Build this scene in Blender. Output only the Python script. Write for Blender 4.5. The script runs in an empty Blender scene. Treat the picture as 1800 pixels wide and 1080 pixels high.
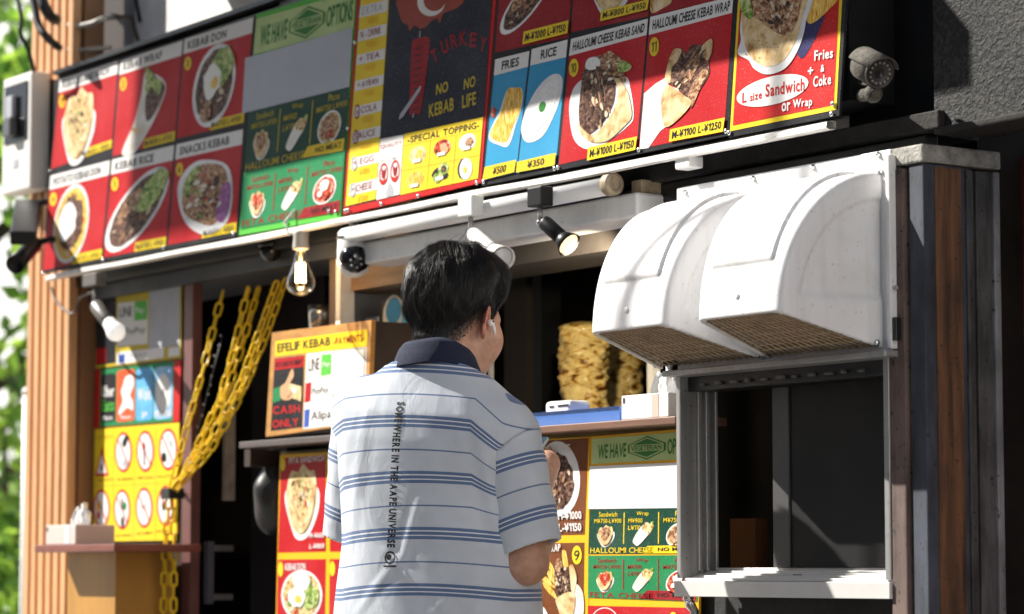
import bpy, bmesh, math, random
import numpy as np
from mathutils import Vector, Matrix
from mathutils.bvhtree import BVHTree
random.seed(7); rng = np.random.default_rng(7)
SC = bpy.context.scene
COL = SC.collection

# ------------------------------------------------------------------ camera
FPX, AL, PI_, CZ, CY = 5000.0, math.radians(34.0), math.radians(5.3), 1.05, 3.51
Rv = Vector((math.sin(AL), math.cos(AL), 0))
Fh = Vector((-math.cos(AL), math.sin(AL), 0))
Fv = Vector((-math.cos(AL)*math.cos(PI_), math.sin(AL)*math.cos(PI_), math.sin(PI_)))
Uv = Rv.cross(Fv)
CAM = Vector((0, -CY, CZ))
cd = bpy.data.cameras.new('camera'); co = bpy.data.objects.new('camera', cd); COL.objects.link(co)
m = Matrix.Identity(4)
for i in range(3):
    m[i][0] = Rv[i]; m[i][1] = Uv[i]; m[i][2] = -Fv[i]; m[i][3] = CAM[i]
co.matrix_world = m
cd.sensor_width = 36; cd.lens = 36*FPX/1800; cd.clip_start = 0.1; cd.clip_end = 400
cd.dof.use_dof = True; cd.dof.focus_distance = 5.5; cd.dof.aperture_fstop = 4.0
SC.camera = co

# ------------------------------------------------------------------ light
SUN_EL, SH = math.radians(40.5), Vector((-0.82, -0.57, 0)).normalized()
VR, HRT = math.tan(SUN_EL)/-SH.y, SH.x/SH.y      # how far shadows drop and shift per metre of overhang
SUNV = Vector((SH.x*math.cos(SUN_EL), SH.y*math.cos(SUN_EL), math.sin(SUN_EL)))
w = bpy.data.worlds.new("World"); SC.world = w; w.use_nodes = True
nt = w.node_tree; bg = nt.nodes['Background']
sky = nt.nodes.new('ShaderNodeTexSky'); sky.sky_type = 'NISHITA'; sky.sun_disc = False
sky.sun_elevation = SUN_EL; sky.sun_rotation = math.atan2(SH.x, SH.y)
nt.links.new(sky.outputs[0], bg.inputs[0]); bg.inputs[1].default_value = 0.05
sd = bpy.data.lights.new('sun', 'SUN'); sd.energy = 5.0; sd.angle = math.radians(0.53); sd.color = (1, 0.95, 0.87)
so = bpy.data.objects.new('sun', sd); COL.objects.link(so)
so.rotation_euler = SUNV.to_track_quat('Z', 'Y').to_euler(); so.location = (-5, -6, 9)
SC.view_settings.view_transform = 'Standard'; SC.view_settings.look = 'None'
SC.view_settings.exposure = 1.1; SC.view_settings.gamma = 1
SC.render.engine = 'CYCLES'
SC.cycles.max_bounces = 6; SC.cycles.use_denoising = True

# ------------------------------------------------------------------ places
def ray(px, py):
    return Fv + Rv*((px-900)/FPX) + Uv*((540-py)/FPX)
def U(px, py, v=0.0):                     # point on the vertical plane v metres in front of the facade
    d = ray(px, py); s = (-v+CY)/d.y
    return CAM + d*s
def X(px, py, v=0.0): return U(px, py, v).x
def Z(px, py, v=0.0): return U(px, py, v).z
def UD(px, py, dep):
    return CAM + ray(px, py)*dep
TILT, SV, SZ = math.radians(1.9), 0.13, 1.90  # sign boards lean outwards at the bottom
def S(px, py, off=0.0):
    n = Vector((0, -math.cos(TILT), -math.sin(TILT)))*1.0
    p0 = Vector((0, -SV, SZ)) + n*off
    d = ray(px, py); s = (p0-CAM).dot(n)/d.dot(n)
    return CAM + d*s

# ------------------------------------------------------------------ materials
MATS = {}
def mat(name, col, rough=0.5, metal=0.0, var=0.0, vs=8.0, bump=0.0, bs=60.0, spec=0.5, coat=0.0, emit=None, es=0.0, trans=0.0, sss=0.0, stretch=None, detail=6, col2=None, ior=None, dust=0):
    if name in MATS: return MATS[name]
    M = bpy.data.materials.new(name); M.use_nodes = True
    t = M.node_tree; b = t.nodes['Principled BSDF']
    b.inputs['Base Color'].default_value = (*col, 1); b.inputs['Roughness'].default_value = rough
    b.inputs['Metallic'].default_value = metal; b.inputs['Specular IOR Level'].default_value = spec
    b.inputs['Coat Weight'].default_value = coat; b.inputs['Coat Roughness'].default_value = 0.15
    b.inputs['Transmission Weight'].default_value = trans
    if ior: b.inputs['IOR'].default_value = ior
    if sss: b.inputs['Subsurface Weight'].default_value = sss; b.inputs['Subsurface Radius'].default_value = (0.012, 0.005, 0.003); b.inputs['Subsurface Scale'].default_value = 1.0
    if emit: b.inputs['Emission Color'].default_value = (*emit, 1); b.inputs['Emission Strength'].default_value = es
    if var or bump or col2:
        tc = t.nodes.new('ShaderNodeTexCoord'); mp = t.nodes.new('ShaderNodeMapping')
        t.links.new(tc.outputs['Object'], mp.inputs[0])
        if stretch: mp.inputs['Scale'].default_value = stretch
    if var or col2:
        n = t.nodes.new('ShaderNodeTexNoise'); n.inputs['Scale'].default_value = vs; n.inputs['Detail'].default_value = detail
        n.inputs['Roughness'].default_value = 0.65
        t.links.new(mp.outputs[0], n.inputs[0])
        r = t.nodes.new('ShaderNodeValToRGB')
        c2 = col2 or tuple(c*(1-var) for c in col)
        c1 = tuple(min(1, c*(1+var*0.5)) for c in col)
        r.color_ramp.elements[0].position = 0.32 if not col2 or var else 0.25; r.color_ramp.elements[0].color = (*c2, 1)
        r.color_ramp.elements[1].position = 0.62 if not col2 or var else 0.47; r.color_ramp.elements[1].color = (*c1, 1)
        t.links.new(n.outputs[0], r.inputs[0]); t.links.new(r.outputs[0], b.inputs['Base Color'])
        rr = t.nodes.new('ShaderNodeMapRange'); rr.inputs[3].default_value = min(1, rough+0.12); rr.inputs[4].default_value = max(0.03, rough-0.1)
        t.links.new(n.outputs[0], rr.inputs[0]); t.links.new(rr.outputs[0], b.inputs['Roughness'])
    if bump:
        n2 = t.nodes.new('ShaderNodeTexNoise'); n2.inputs['Scale'].default_value = bs; n2.inputs['Detail'].default_value = 5
        t.links.new(mp.outputs[0], n2.inputs[0])
        bm_ = t.nodes.new('ShaderNodeBump'); bm_.inputs['Strength'].default_value = bump; bm_.inputs['Distance'].default_value = 0.004
        t.links.new(n2.outputs[0], bm_.inputs['Height']); t.links.new(bm_.outputs[0], b.inputs['Normal'])
    if dust:                                   # sun-faded patches and light specks of street dust
        tc2 = t.nodes.new('ShaderNodeTexCoord'); g1 = t.nodes.new('ShaderNodeTexNoise'); g1.inputs['Scale'].default_value = 330; g1.inputs['Detail'].default_value = 1
        g2 = t.nodes.new('ShaderNodeTexNoise'); g2.inputs['Scale'].default_value = 6; g2.inputs['Detail'].default_value = 5
        for g_ in (g1, g2): t.links.new(tc2.outputs['Object'], g_.inputs[0])
        m1 = t.nodes.new('ShaderNodeMapRange'); m1.inputs[1].default_value = .66; m1.inputs[2].default_value = .74; m1.inputs[4].default_value = dust
        m2 = t.nodes.new('ShaderNodeMapRange'); m2.inputs[1].default_value = .35; m2.inputs[2].default_value = .7; m2.inputs[3].default_value = .0; m2.inputs[4].default_value = .10
        t.links.new(g1.outputs[0], m1.inputs[0]); t.links.new(g2.outputs[0], m2.inputs[0])
        ad_ = t.nodes.new('ShaderNodeMath'); ad_.operation = 'ADD'; t.links.new(m1.outputs[0], ad_.inputs[0]); t.links.new(m2.outputs[0], ad_.inputs[1])
        mx_ = t.nodes.new('ShaderNodeMixRGB'); mx_.inputs[2].default_value = (.46, .45, .42, 1)
        if b.inputs['Base Color'].is_linked: t.links.new(b.inputs['Base Color'].links[0].from_socket, mx_.inputs[1])
        else: mx_.inputs[1].default_value = (*col, 1)
        sc_ = t.nodes.new('ShaderNodeMath'); sc_.operation = 'MULTIPLY'; sc_.inputs[1].default_value = .5; t.links.new(ad_.outputs[0], sc_.inputs[0])
        t.links.new(sc_.outputs[0], mx_.inputs[0]); t.links.new(mx_.outputs[0], b.inputs['Base Color'])
    MATS[name] = M
    return M
def food(name, stops, scale=70, stretch=(1, 1, 1), dist=0.6, rough=0.45, detail=5, seed=0.0, spec=0.10, coat=0.0):
    """printed food picture: irregular blotches of several colours"""
    if name in MATS: return MATS[name]
    M = bpy.data.materials.new(name); M.use_nodes = True
    t = M.node_tree; b = t.nodes['Principled BSDF']; b.inputs['Roughness'].default_value = rough; b.inputs['Specular IOR Level'].default_value = spec
    b.inputs['Coat Weight'].default_value = coat; b.inputs['Coat Roughness'].default_value = 0.2
    tc = t.nodes.new('ShaderNodeTexCoord'); mp = t.nodes.new('ShaderNodeMapping')
    mp.inputs['Scale'].default_value = stretch; mp.inputs['Location'].default_value = (seed, seed*1.3, seed*0.7)
    mp.inputs['Rotation'].default_value = (0, 0.5, 0)
    t.links.new(tc.outputs['Object'], mp.inputs[0])
    n = t.nodes.new('ShaderNodeTexNoise'); n.inputs['Scale'].default_value = scale; n.inputs['Detail'].default_value = detail
    n.inputs['Distortion'].default_value = dist; n.inputs['Roughness'].default_value = 0.6
    t.links.new(mp.outputs[0], n.inputs[0])
    r = t.nodes.new('ShaderNodeValToRGB'); e = r.color_ramp.elements
    k = len(stops)
    for i, c in enumerate(stops):
        p = 0.33 + 0.34*i/(k-1)
        if i == 0: e[0].position = p; e[0].color = (*c, 1)
        elif i == 1: e[1].position = p; e[1].color = (*c, 1)
        else:
            q = e.new(p); q.color = (*c, 1)
    t.links.new(n.outputs[0], r.inputs[0]); t.links.new(r.outputs[0], b.inputs['Base Color'])
    MATS[name] = M
    return M

P = dict(rough=0.5, coat=0.0, spec=0.10, dust=0.55)
mRed = mat('printed red vinyl', (0.47, 0.006, 0.012), var=0.12, vs=3, **P)
mRedD = mat('printed deep red vinyl', (0.30, 0.004, 0.010), var=0.12, vs=3, **P)
mRedB = mat('printed scarlet vinyl', (0.52, 0.010, 0.010), var=0.08, vs=3, **P)
mYel = mat('printed yellow vinyl', (0.83, 0.60, 0.02), var=0.08, vs=4, **P)
mAmber = mat('printed amber vinyl', (0.86, 0.46, 0.01), **P)
mBlk = mat('printed black vinyl', (0.012, 0.012, 0.016), **P)
mNavy = mat('printed dark navy vinyl', (0.012, 0.014, 0.03), var=0.2, vs=4, **P)
mWht = mat('printed white vinyl', (0.78, 0.77, 0.75), var=0.05, vs=4, **P)
mGrn = mat('printed mid green vinyl', (0.012, 0.22, 0.075), var=0.15, vs=3, **P)
mGrnD = mat('printed dark green vinyl', (0.006, 0.055, 0.032), var=0.2, vs=3, **P)
mGrnL = mat('printed pale green vinyl', (0.48, 0.62, 0.27), var=0.18, vs=5, **P)
mGrnT = mat('printed leaf green vinyl', (0.03, 0.2, 0.03), **P)
mGrnB = mat('printed bright green vinyl', (0.10, 0.50, 0.06), **P)
mBlu = mat('printed sky blue vinyl', (0.03, 0.30, 0.55), var=0.12, vs=3, **P)
mBrn = mat('printed brown vinyl', (0.17, 0.05, 0.014), var=0.1, vs=3, **P)
mStick = mat('blank white sticker', (0.74, 0.75, 0.77), rough=0.45, var=0.04, vs=6)
mStickG = mat('blank shaded white sticker', (0.36, 0.38, 0.43), rough=0.45, var=0.04, vs=6)  # white sticker greyed to deepen the shade on the overhead board
mGold = mat('printed dull gold vinyl', (0.55, 0.42, 0.03), **P)
mMaroon = mat('printed maroon ink', (0.28, 0.02, 0.03), **P)
mGrey = mat('printed grey vinyl', (0.42, 0.43, 0.47), var=0.1, vs=9, **P)
mSh = [mat('browned meat shred', (.10, .045, .025), **P), mat('charred meat shred', (.03, .015, .01), **P), mat('tan meat shred', (.36, .20, .11), **P), mat('pale onion shred', (.62, .52, .36), **P), mat('fat meat shred', (.24, .13, .08), **P)]
mShV = [mat('green leaf shred', (.16, .30, .05), **P), mat('red tomato shred', (.50, .05, .03), **P), mat('cream sauce shred', (.74, .70, .6), **P), mSh[2], mSh[0]]
fMeat = food('kebab meat print', [(0.012, 0.006, 0.004), (0.06, 0.028, 0.02), (0.17, 0.09, 0.065), (0.36, 0.23, 0.17)], 85, (1, 1, 1.6))
fMeatL = food('light kebab meat print', [(0.07, 0.03, 0.018), (0.25, 0.11, 0.055), (0.5, 0.3, 0.17), (0.68, 0.52, 0.36)], 80, (1, 1, 1.5), seed=3)
fBread = food('pita bread print', [(0.35, 0.18, 0.06), (0.62, 0.42, 0.2), (0.75, 0.58, 0.33), (0.8, 0.67, 0.45)], 28, seed=5)
fFries = food('fries print', [(0.42, 0.16, 0.02), (0.7, 0.38, 0.05), (0.85, 0.58, 0.14), (0.88, 0.7, 0.32)], 60, (3.0, 1, 0.8), seed=9)
fSalad = food('lettuce print', [(0.05, 0.12, 0.015), (0.2, 0.32, 0.05), (0.48, 0.55, 0.2), (0.7, 0.7, 0.45)], 70, seed=11)
fMix = food('mixed filling print', [(0.1, 0.03, 0.015), (0.45, 0.2, 0.06), (0.6, 0.5, 0.2), (0.75, 0.65, 0.4), (0.5, 0.06, 0.03)], 90, seed=13)
fTom = food('tomato salad print', [(0.03, 0.03, 0.01), (0.45, 0.03, 0.015), (0.62, 0.12, 0.05), (0.8, 0.72, 0.6)], 75, seed=17)
fPaper = food('wrapping paper print', [(0.62, 0.56, 0.48), (0.76, 0.73, 0.68), (0.83, 0.82, 0.8)], 14, seed=19)
fPlate = food('white plate print', [(0.6, 0.6, 0.62), (0.76, 0.76, 0.76), (0.82, 0.82, 0.82)], 8, seed=21)
fRice = food('boiled rice print', [(0.66, 0.66, 0.64), (0.8, 0.8, 0.79), (0.84, 0.84, 0.83)], 160, seed=23)
fPurp = food('red cabbage print', [(0.16, 0.04, 0.16), (0.3, 0.1, 0.3), (0.45, 0.22, 0.42)], 90, seed=27)
fEgg = mat('fried egg white print', (0.82, 0.82, 0.79), **P)
fYolk = mat('egg yolk print', (0.8, 0.5, 0.08), **P)
fSkin = mat('printed hand ink', (0.62, 0.36, 0.2), var=0.1, **P)

mAlu = mat('weathered pale aluminium', (0.42, 0.415, 0.41), rough=0.38, metal=0.55, var=0.12, vs=9, bump=0.05, bs=40)
mAluW = mat('whitish painted steel', (0.76, 0.74, 0.70), rough=0.4, var=0.1, vs=10)
mBlackPaint = mat('black painted metal', (0.012, 0.012, 0.013), rough=0.35, var=0.5, vs=14)
mBlackWall = mat('mottled black wall', (0.010, 0.010, 0.011), rough=0.7, var=0.6, vs=6, bump=0.3, bs=90)  # near-black base with random mottling
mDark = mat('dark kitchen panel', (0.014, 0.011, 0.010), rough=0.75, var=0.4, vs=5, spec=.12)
mDarkBrown = mat('dark brown board', (0.035, 0.02, 0.014), rough=0.5, var=0.4, vs=6)
mScrew = mat('bright screw head', (0.7, 0.7, 0.7), rough=0.25, metal=0.9)
mChrome = mat('chrome', (0.75, 0.75, 0.76), rough=0.12, metal=1.0)
mWhitePl = mat('white plastic', (0.78, 0.78, 0.77), rough=0.35, var=0.05, vs=12)
mHood = mat('white moulded hood plastic', (0.80, 0.80, 0.81), rough=0.42, vs=13, stretch=(1, 1, .22), col2=(.73, .72, .70), bump=0.04, bs=50)
def grime(M, col, specks=.5, streaks=.3):            # scattered dirt specks and rain streaks
    t = M.node_tree; b = t.nodes['Principled BSDF']; tc = t.nodes.new('ShaderNodeTexCoord')
    n1 = t.nodes.new('ShaderNodeTexNoise'); n1.inputs['Scale'].default_value = 95; n1.inputs['Detail'].default_value = 3
    mp = t.nodes.new('ShaderNodeMapping'); mp.inputs['Scale'].default_value = (42, 42, 2.2); n2 = t.nodes.new('ShaderNodeTexNoise'); n2.inputs['Scale'].default_value = 1; n2.inputs['Detail'].default_value = 6
    n3 = t.nodes.new('ShaderNodeTexNoise'); n3.inputs['Scale'].default_value = 9; n3.inputs['Detail'].default_value = 6
    t.links.new(tc.outputs['Object'], n1.inputs[0]); t.links.new(tc.outputs['Object'], mp.inputs[0]); t.links.new(mp.outputs[0], n2.inputs[0]); t.links.new(tc.outputs['Object'], n3.inputs[0])
    a = t.nodes.new('ShaderNodeMapRange'); a.inputs[1].default_value = .64; a.inputs[2].default_value = .72; a.inputs[4].default_value = specks
    c = t.nodes.new('ShaderNodeMapRange'); c.inputs[1].default_value = .52; c.inputs[2].default_value = .78; c.inputs[4].default_value = streaks
    d = t.nodes.new('ShaderNodeMapRange'); d.inputs[1].default_value = .5; d.inputs[2].default_value = .75; d.inputs[4].default_value = streaks
    for n_, r_ in ((n1, a), (n2, c), (n3, d)): t.links.new(n_.outputs[0], r_.inputs[0])
    s1 = t.nodes.new('ShaderNodeMath'); s1.operation = 'ADD'; s2 = t.nodes.new('ShaderNodeMath'); s2.operation = 'ADD'; s2.use_clamp = True
    t.links.new(a.outputs[0], s1.inputs[0]); t.links.new(c.outputs[0], s1.inputs[1]); t.links.new(s1.outputs[0], s2.inputs[0]); t.links.new(d.outputs[0], s2.inputs[1])
    mx = t.nodes.new('ShaderNodeMixRGB'); mx.inputs[2].default_value = (*col, 1)
    if b.inputs['Base Color'].is_linked: t.links.new(b.inputs['Base Color'].links[0].from_socket, mx.inputs[1])
    else: mx.inputs[1].default_value = b.inputs['Base Color'].default_value
    t.links.new(s2.outputs[0], mx.inputs[0]); t.links.new(mx.outputs[0], b.inputs['Base Color'])
grime(mHood, (.34, .31, .27), .38, .26); grime(mAluW, (.25, .21, .16), .5, .35); grime(mAlu, (.12, .10, .085), .6, .35); grime(mWhitePl, (.35, .32, .28), .35, .2)
mGlass = bpy.data.materials.new('clear bulb glass'); mGlass.use_nodes = True
t = mGlass.node_tree; tr_ = t.nodes.new('ShaderNodeBsdfTransparent'); tr_.inputs[0].default_value = (1, .95, .86, 1); gl_ = t.nodes.new('ShaderNodeBsdfGlossy'); gl_.inputs['Roughness'].default_value = .06
lw = t.nodes.new('ShaderNodeLayerWeight'); lw.inputs[0].default_value = .32; mx = t.nodes.new('ShaderNodeMixShader')
t.links.new(lw.outputs['Facing'], mx.inputs[0]); t.links.new(tr_.outputs[0], mx.inputs[1]); t.links.new(gl_.outputs[0], mx.inputs[2]); t.links.new(mx.outputs[0], t.nodes['Material Output'].inputs[0])
mSill = mat('sunlit sill aluminium', (0.66, 0.655, 0.64), rough=.4, metal=.2, var=.08, vs=9)  # frame aluminium made paler where sun falls on the sill

# ------------------------------------------------------------------ mesh helpers
class MB:
    def __init__(s): s.v = []; s.f = []; s.m = []; s.mats = []; s.sm = []
    def mi(s, M):
        if M not in s.mats: s.mats.append(M)
        return s.mats.index(M)
    def add(s, vs, fs, M, smooth=False):
        o = len(s.v); k = s.mi(M)
        s.v += [tuple(v) for v in vs]
        for f in fs:
            s.f.append(tuple(i+o for i in f)); s.m.append(k); s.sm.append(smooth)
        return s
    def box(s, a, b, M, T=None):
        x0, y0, z0 = [min(p, q) for p, q in zip(a, b)]; x1, y1, z1 = [max(p, q) for p, q in zip(a, b)]
        vs = [Vector(c) for c in ((x0,y0,z0),(x1,y0,z0),(x1,y1,z0),(x0,y1,z0),(x0,y0,z1),(x1,y0,z1),(x1,y1,z1),(x0,y1,z1))]
        if T: vs = [T @ v for v in vs]
        return s.add(vs, [(0,3,2,1),(4,5,6,7),(0,1,5,4),(1,2,6,5),(2,3,7,6),(3,0,4,7)], M)
    def tube(s, path, r, M, n=8, closed=False, caps=True, smooth=True):
        path = [Vector(p) for p in path]; N = len(path)
        rs = r if isinstance(r, (list, tuple)) else [r]*N
        vs = []; nrm = None
        for i, p in enumerate(path):
            a = path[(i-1) % N] if (i > 0 or closed) else p
            b = path[(i+1) % N] if (i < N-1 or closed) else p
            t = (b-a).normalized()
            if nrm is None:
                nrm = t.orthogonal().normalized()
            nrm = (nrm - t*nrm.dot(t))
            nrm = nrm.normalized() if nrm.length > 1e-6 else t.orthogonal().normalized()
            bn = t.cross(nrm)
            for k in range(n):
                q = 2*math.pi*k/n
                vs.append(p + (nrm*math.cos(q)+bn*math.sin(q))*rs[i])
        fs = []
        for i in range(N if closed else N-1):
            for k in range(n):
                a = i*n+k; b = i*n+(k+1) % n; j = (i+1) % N
                fs.append((a, b, j*n+(k+1) % n, j*n+k))
        if caps and not closed:
            fs.append(tuple(range(n-1, -1, -1))); fs.append(tuple((N-1)*n+k for k in range(n)))
        return s.add(vs, fs, M, smooth)
    def lathe(s, prof, M, T=None, n=24, smooth=True):     # prof: (radius, height)
        vs = []; fs = []
        for r, h in prof:
            for k in range(n):
                q = 2*math.pi*k/n; vs.append(Vector((r*math.cos(q), r*math.sin(q), h)))
        for i in range(len(prof)-1):
            for k in range(n):
                a = i*n+k; b = i*n+(k+1) % n
                fs.append((a, b, b+n, a+n))
        fs.append(tuple(range(n-1, -1, -1))); fs.append(tuple((len(prof)-1)*n+k for k in range(n)))
        if T: vs = [T @ v for v in vs]
        return s.add(vs, fs, M, smooth)
    def ball(s, c, r, M, n=16, T=None, sc=(1,1,1)):
        prof = [(r*math.sin(math.pi*i/n)+1e-5, -r*math.cos(math.pi*i/n)) for i in range(n+1)]
        TT = Matrix.Translation(c) @ (T or Matrix.Identity(4)) @ Matrix.Diagonal((*sc, 1))
        return s.lathe(prof, M, TT, n=n+4)
    def build(s, name, parent=None, bevel=0.0, loc=None):
        me = bpy.data.meshes.new(name)
        me.from_pydata([tuple(v) for v in s.v], [], s.f)
        for M in s.mats: me.materials.append(M)
        me.polygons.foreach_set('material_index', s.m); me.polygons.foreach_set('use_smooth', s.sm)
        me.update()
        o = bpy.data.objects.new(name, me); COL.objects.link(o)
        if parent: o.parent = parent
        if loc: o.location = loc
        if bevel:
            bv = o.modifiers.new('edge', 'BEVEL'); bv.width = bevel; bv.segments = 2; bv.limit_method = 'ANGLE'
        return o
def thing(name, label, cat, loc=(0,0,0), group=None, rot=None):
    o = bpy.data.objects.new(name, None); COL.objects.link(o)
    o.location = loc; o.empty_display_size = 0.05
    if rot: o.rotation_euler = rot
    o['label'] = label; o['category'] = cat
    if group: o['group'] = group
    return o
def tag(o, label, cat, group=None):
    o['label'] = label; o['category'] = cat
    if group: o['group'] = group
    return o
def structure(o): o['kind'] = 'structure'; return o
def rel(o, loc):                      # shift a world-space mesh so that its origin lies at loc
    loc = Vector(loc); o.data.transform(Matrix.Translation(-loc)); o.location = loc; return o
def under(root, o):                   # world-space mesh -> child of an unrotated root
    o.data.transform(Matrix.Translation(-root.location)); o.parent = root; return o

# ------------------------------------------------------------------ lettering
CHARS = "ABCDEFGHIJKLMNOPQRSTUVWXYZabcdefghijklmnopqrstuvwxyz0123456789\u00a5&+-.!"
def glyphs(offset):
    obs = []
    for c in CHARS:
        cu = bpy.data.curves.new('glyph', 'FONT'); cu.body = c; cu.size = 1; cu.offset = offset; cu.resolution_u = 3
        o = bpy.data.objects.new('glyph', cu); COL.objects.link(o); obs.append((c, o, cu))
    dg = bpy.context.evaluated_depsgraph_get(); dg.update()
    G = {}
    for c, o, cu in obs:
        me = bpy.data.meshes.new_from_object(o.evaluated_get(dg))
        v = np.array([p.co[:2] for p in me.vertices]) if len(me.vertices) else np.zeros((0, 2))
        f = [tuple(p.vertices) for p in me.polygons]
        bpy.data.meshes.remove(me); bpy.data.objects.remove(o); bpy.data.curves.remove(cu)
        if len(v):
            x0 = v[:, 0].min(); wd = v[:, 0].max()-x0; v[:, 0] -= x0
        else: wd = 0.3
        G[c] = (v, f, wd)
    return G
GX = glyphs(0.045); GB = glyphs(0.022); GR = glyphs(0.004)
for G_, t_ in ((GX, .2), (GB, .15), (GR, .09)):                       # a figure one with a flag
    G_['1'] = (np.array([(.17, 0), (.17+t_, 0), (.17+t_, .72), (.17, .72), (.0, .60), (.0, .60-t_*.8), (.17, .72-t_*1.3)], float), [(0, 1, 2, 3, 6), (3, 4, 5, 6)], .17+t_)
def string(s, bold=True, gap=0.09):
    """vertices in a unit box (0..1, 0..1) and faces"""
    G = GX if bold == 2 else GB if bold else GR
    x = 0; V = []; Fs = []; n = 0
    for c in s:
        if c == ' ': x += 0.32; continue
        v, f, wd = G.get(c, G['-'])
        V.append(v+np.array([x, 0])); Fs += [tuple(i+n for i in q) for q in f]; n += len(v); x += wd+gap
    V = np.concatenate(V); mn = V.min(0); mx = V.max(0)
    return (V-mn)/np.maximum(mx-mn, 1e-6), Fs

# ------------------------------------------------------------------ boards
LAY = 0.0005
class Board:
    """a flat printed thing; P maps picture points of the photograph onto its plane, content is kept in the board's own frame"""
    def __init__(s, name, label, cat, plane, origin_px, tilt=0.0, group=None):
        s.plane = plane
        s.root = thing(name, label, cat, plane(*origin_px), group, rot=(-tilt, 0, 0))
        s.inv = (Matrix.Translation(s.root.location) @ Matrix.Rotation(-tilt, 4, 'X')).inverted()
    def P(s, px, py):
        q = s.inv @ s.plane(px, py); return q.x, q.z
    def slab(s, name, quad, M, th=0.006, parent=None, lay=0):
        pts = [s.P(*p) for p in quad]
        b = MB(); n = len(pts); y0 = -lay*LAY; y1 = y0+th
        vs = [(x, y0, z) for x, z in pts]+[(x, y1, z) for x, z in pts]
        fs = [tuple(range(n))[::-1], tuple(range(n, 2*n))]+[(i, (i+1) % n, (i+1) % n+n, i+n) for i in range(n)]
        b.add(vs, fs, M)
        return b.build(name, parent or s.root)
    def sheet(s): return Sheet(s)
    def box_px(s, quad, u, w):          # bilinear point in a pixel quad TL TR BR BL (u right, w down)
        tl, tr, br, bl = quad
        f = lambda i: (tl[i]*(1-u)+tr[i]*u)*(1-w)+(bl[i]*(1-u)+br[i]*u)*w
        return f(0), f(1)
class Sheet(MB):
    def __init__(s, B): super().__init__(); s.B = B
    def poly(s, pts, M, lay):
        q = [s.B.P(*p) for p in pts]
        a = sum(q[i][0]*q[(i+1) % len(q)][1]-q[(i+1) % len(q)][0]*q[i][1] for i in range(len(q)))
        if a < 0: q = q[::-1]
        s.add([(x, -lay*LAY, z) for x, z in q], [tuple(range(len(q)))], M); return s
    def blob(s, pts, M, lay, sub=5):    # closed smooth outline
        n = len(pts); out = []
        for i in range(n):
            p0, p1, p2, p3 = [np.array(pts[(i+k-1) % n], float) for k in range(4)]
            for j in range(sub):
                t = j/sub
                out.append(tuple(0.5*((2*p1)+(-p0+p2)*t+(2*p0-5*p1+4*p2-p3)*t*t+(-p0+3*p1-3*p2+p3)*t**3)))
        return s.poly(out, M, lay)
    def ell(s, c, a, b, M, lay, n=28, jit=0.0):
        if not isinstance(a, tuple): a = (a, 0)
        if not isinstance(b, tuple): b = (0, b)
        pts = []
        for i in range(n):
            q = 2*math.pi*i/n; k = 1+random.uniform(-jit, jit)
            pts.append((c[0]+k*(a[0]*math.cos(q)+b[0]*math.sin(q)), c[1]+k*(a[1]*math.cos(q)+b[1]*math.sin(q))))
        return s.poly(pts, M, lay)
    def shreds(s, c, a, b, lay, n=16, mats=None, ln=.34, wd=.07, flow=None):
        mats = mats or mSh
        if not isinstance(a, tuple): a = (a, 0)
        if not isinstance(b, tuple): b = (0, b)
        q0 = flow if flow is not None else random.uniform(0, 3)
        for i in range(n):
            r_ = random.uniform(0, .8)**.6; q = random.uniform(0, 6.283); th = q0+random.gauss(0, .55)
            u0, v0 = r_*math.cos(q), r_*math.sin(q); L = ln*random.uniform(.5, 1.2); W = wd*random.uniform(.5, 1.5); k = random.uniform(-.25, .25)
            f = lambda t, w: (lambda u, v: (c[0]+a[0]*u+b[0]*v, c[1]+a[1]*u+b[1]*v))(u0+math.cos(th)*t*L-math.sin(th)*(w*W+k*L*t*t), v0+math.sin(th)*t*L+math.cos(th)*(w*W+k*L*t*t))
            s.poly([f(-.5, -.3), f(-.2, -1), f(.25, -1), f(.5, -.2), f(.45, .4), f(.1, 1), f(-.3, .9)], random.choice(mats), lay+i*.06)
        return s
    def ring(s, c, a, b, wd, M, lay, n=28):
        if not isinstance(a, tuple): a = (a, 0)
        if not isinstance(b, tuple): b = (0, b)
        o = len(s.v); vs = []
        for k in (1.0, 1-wd):
            for i in range(n):
                q = 2*math.pi*i/n
                x, z = s.B.P(c[0]+k*(a[0]*math.cos(q)+b[0]*math.sin(q)), c[1]+k*(a[1]*math.cos(q)+b[1]*math.sin(q)))
                vs.append((x, -lay*LAY, z))
        s.add(vs, [(i, i+n, (i+1) % n+n, (i+1) % n) for i in range(n)], M); return s
    def line(s, p, q, wd, M, lay):
        d = np.array(q, float)-np.array(p, float); L = np.hypot(*d); nx, ny = -d[1]/L*wd/2, d[0]/L*wd/2
        return s.poly([(p[0]+nx, p[1]+ny), (q[0]+nx, q[1]+ny), (q[0]-nx, q[1]-ny), (p[0]-nx, p[1]-ny)], M, lay)
    def text(s, t, tl, tr, bl, M, lay, bold=True, gap=0.09):
        v, f = string(t, bold, gap)
        tl, tr, bl = [np.array(q, float) for q in (tl, tr, bl)]
        px = bl[None]+(tr-tl)[None]*v[:, :1]+(tl-bl)[None]*v[:, 1:2]
        s.add([(lambda q: (q[0], -lay*LAY, q[1]))(s.B.P(*p)) for p in px], f, M); return s
    def done(s, name, parent=None): return s.build(name, parent or s.B.root)

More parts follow.
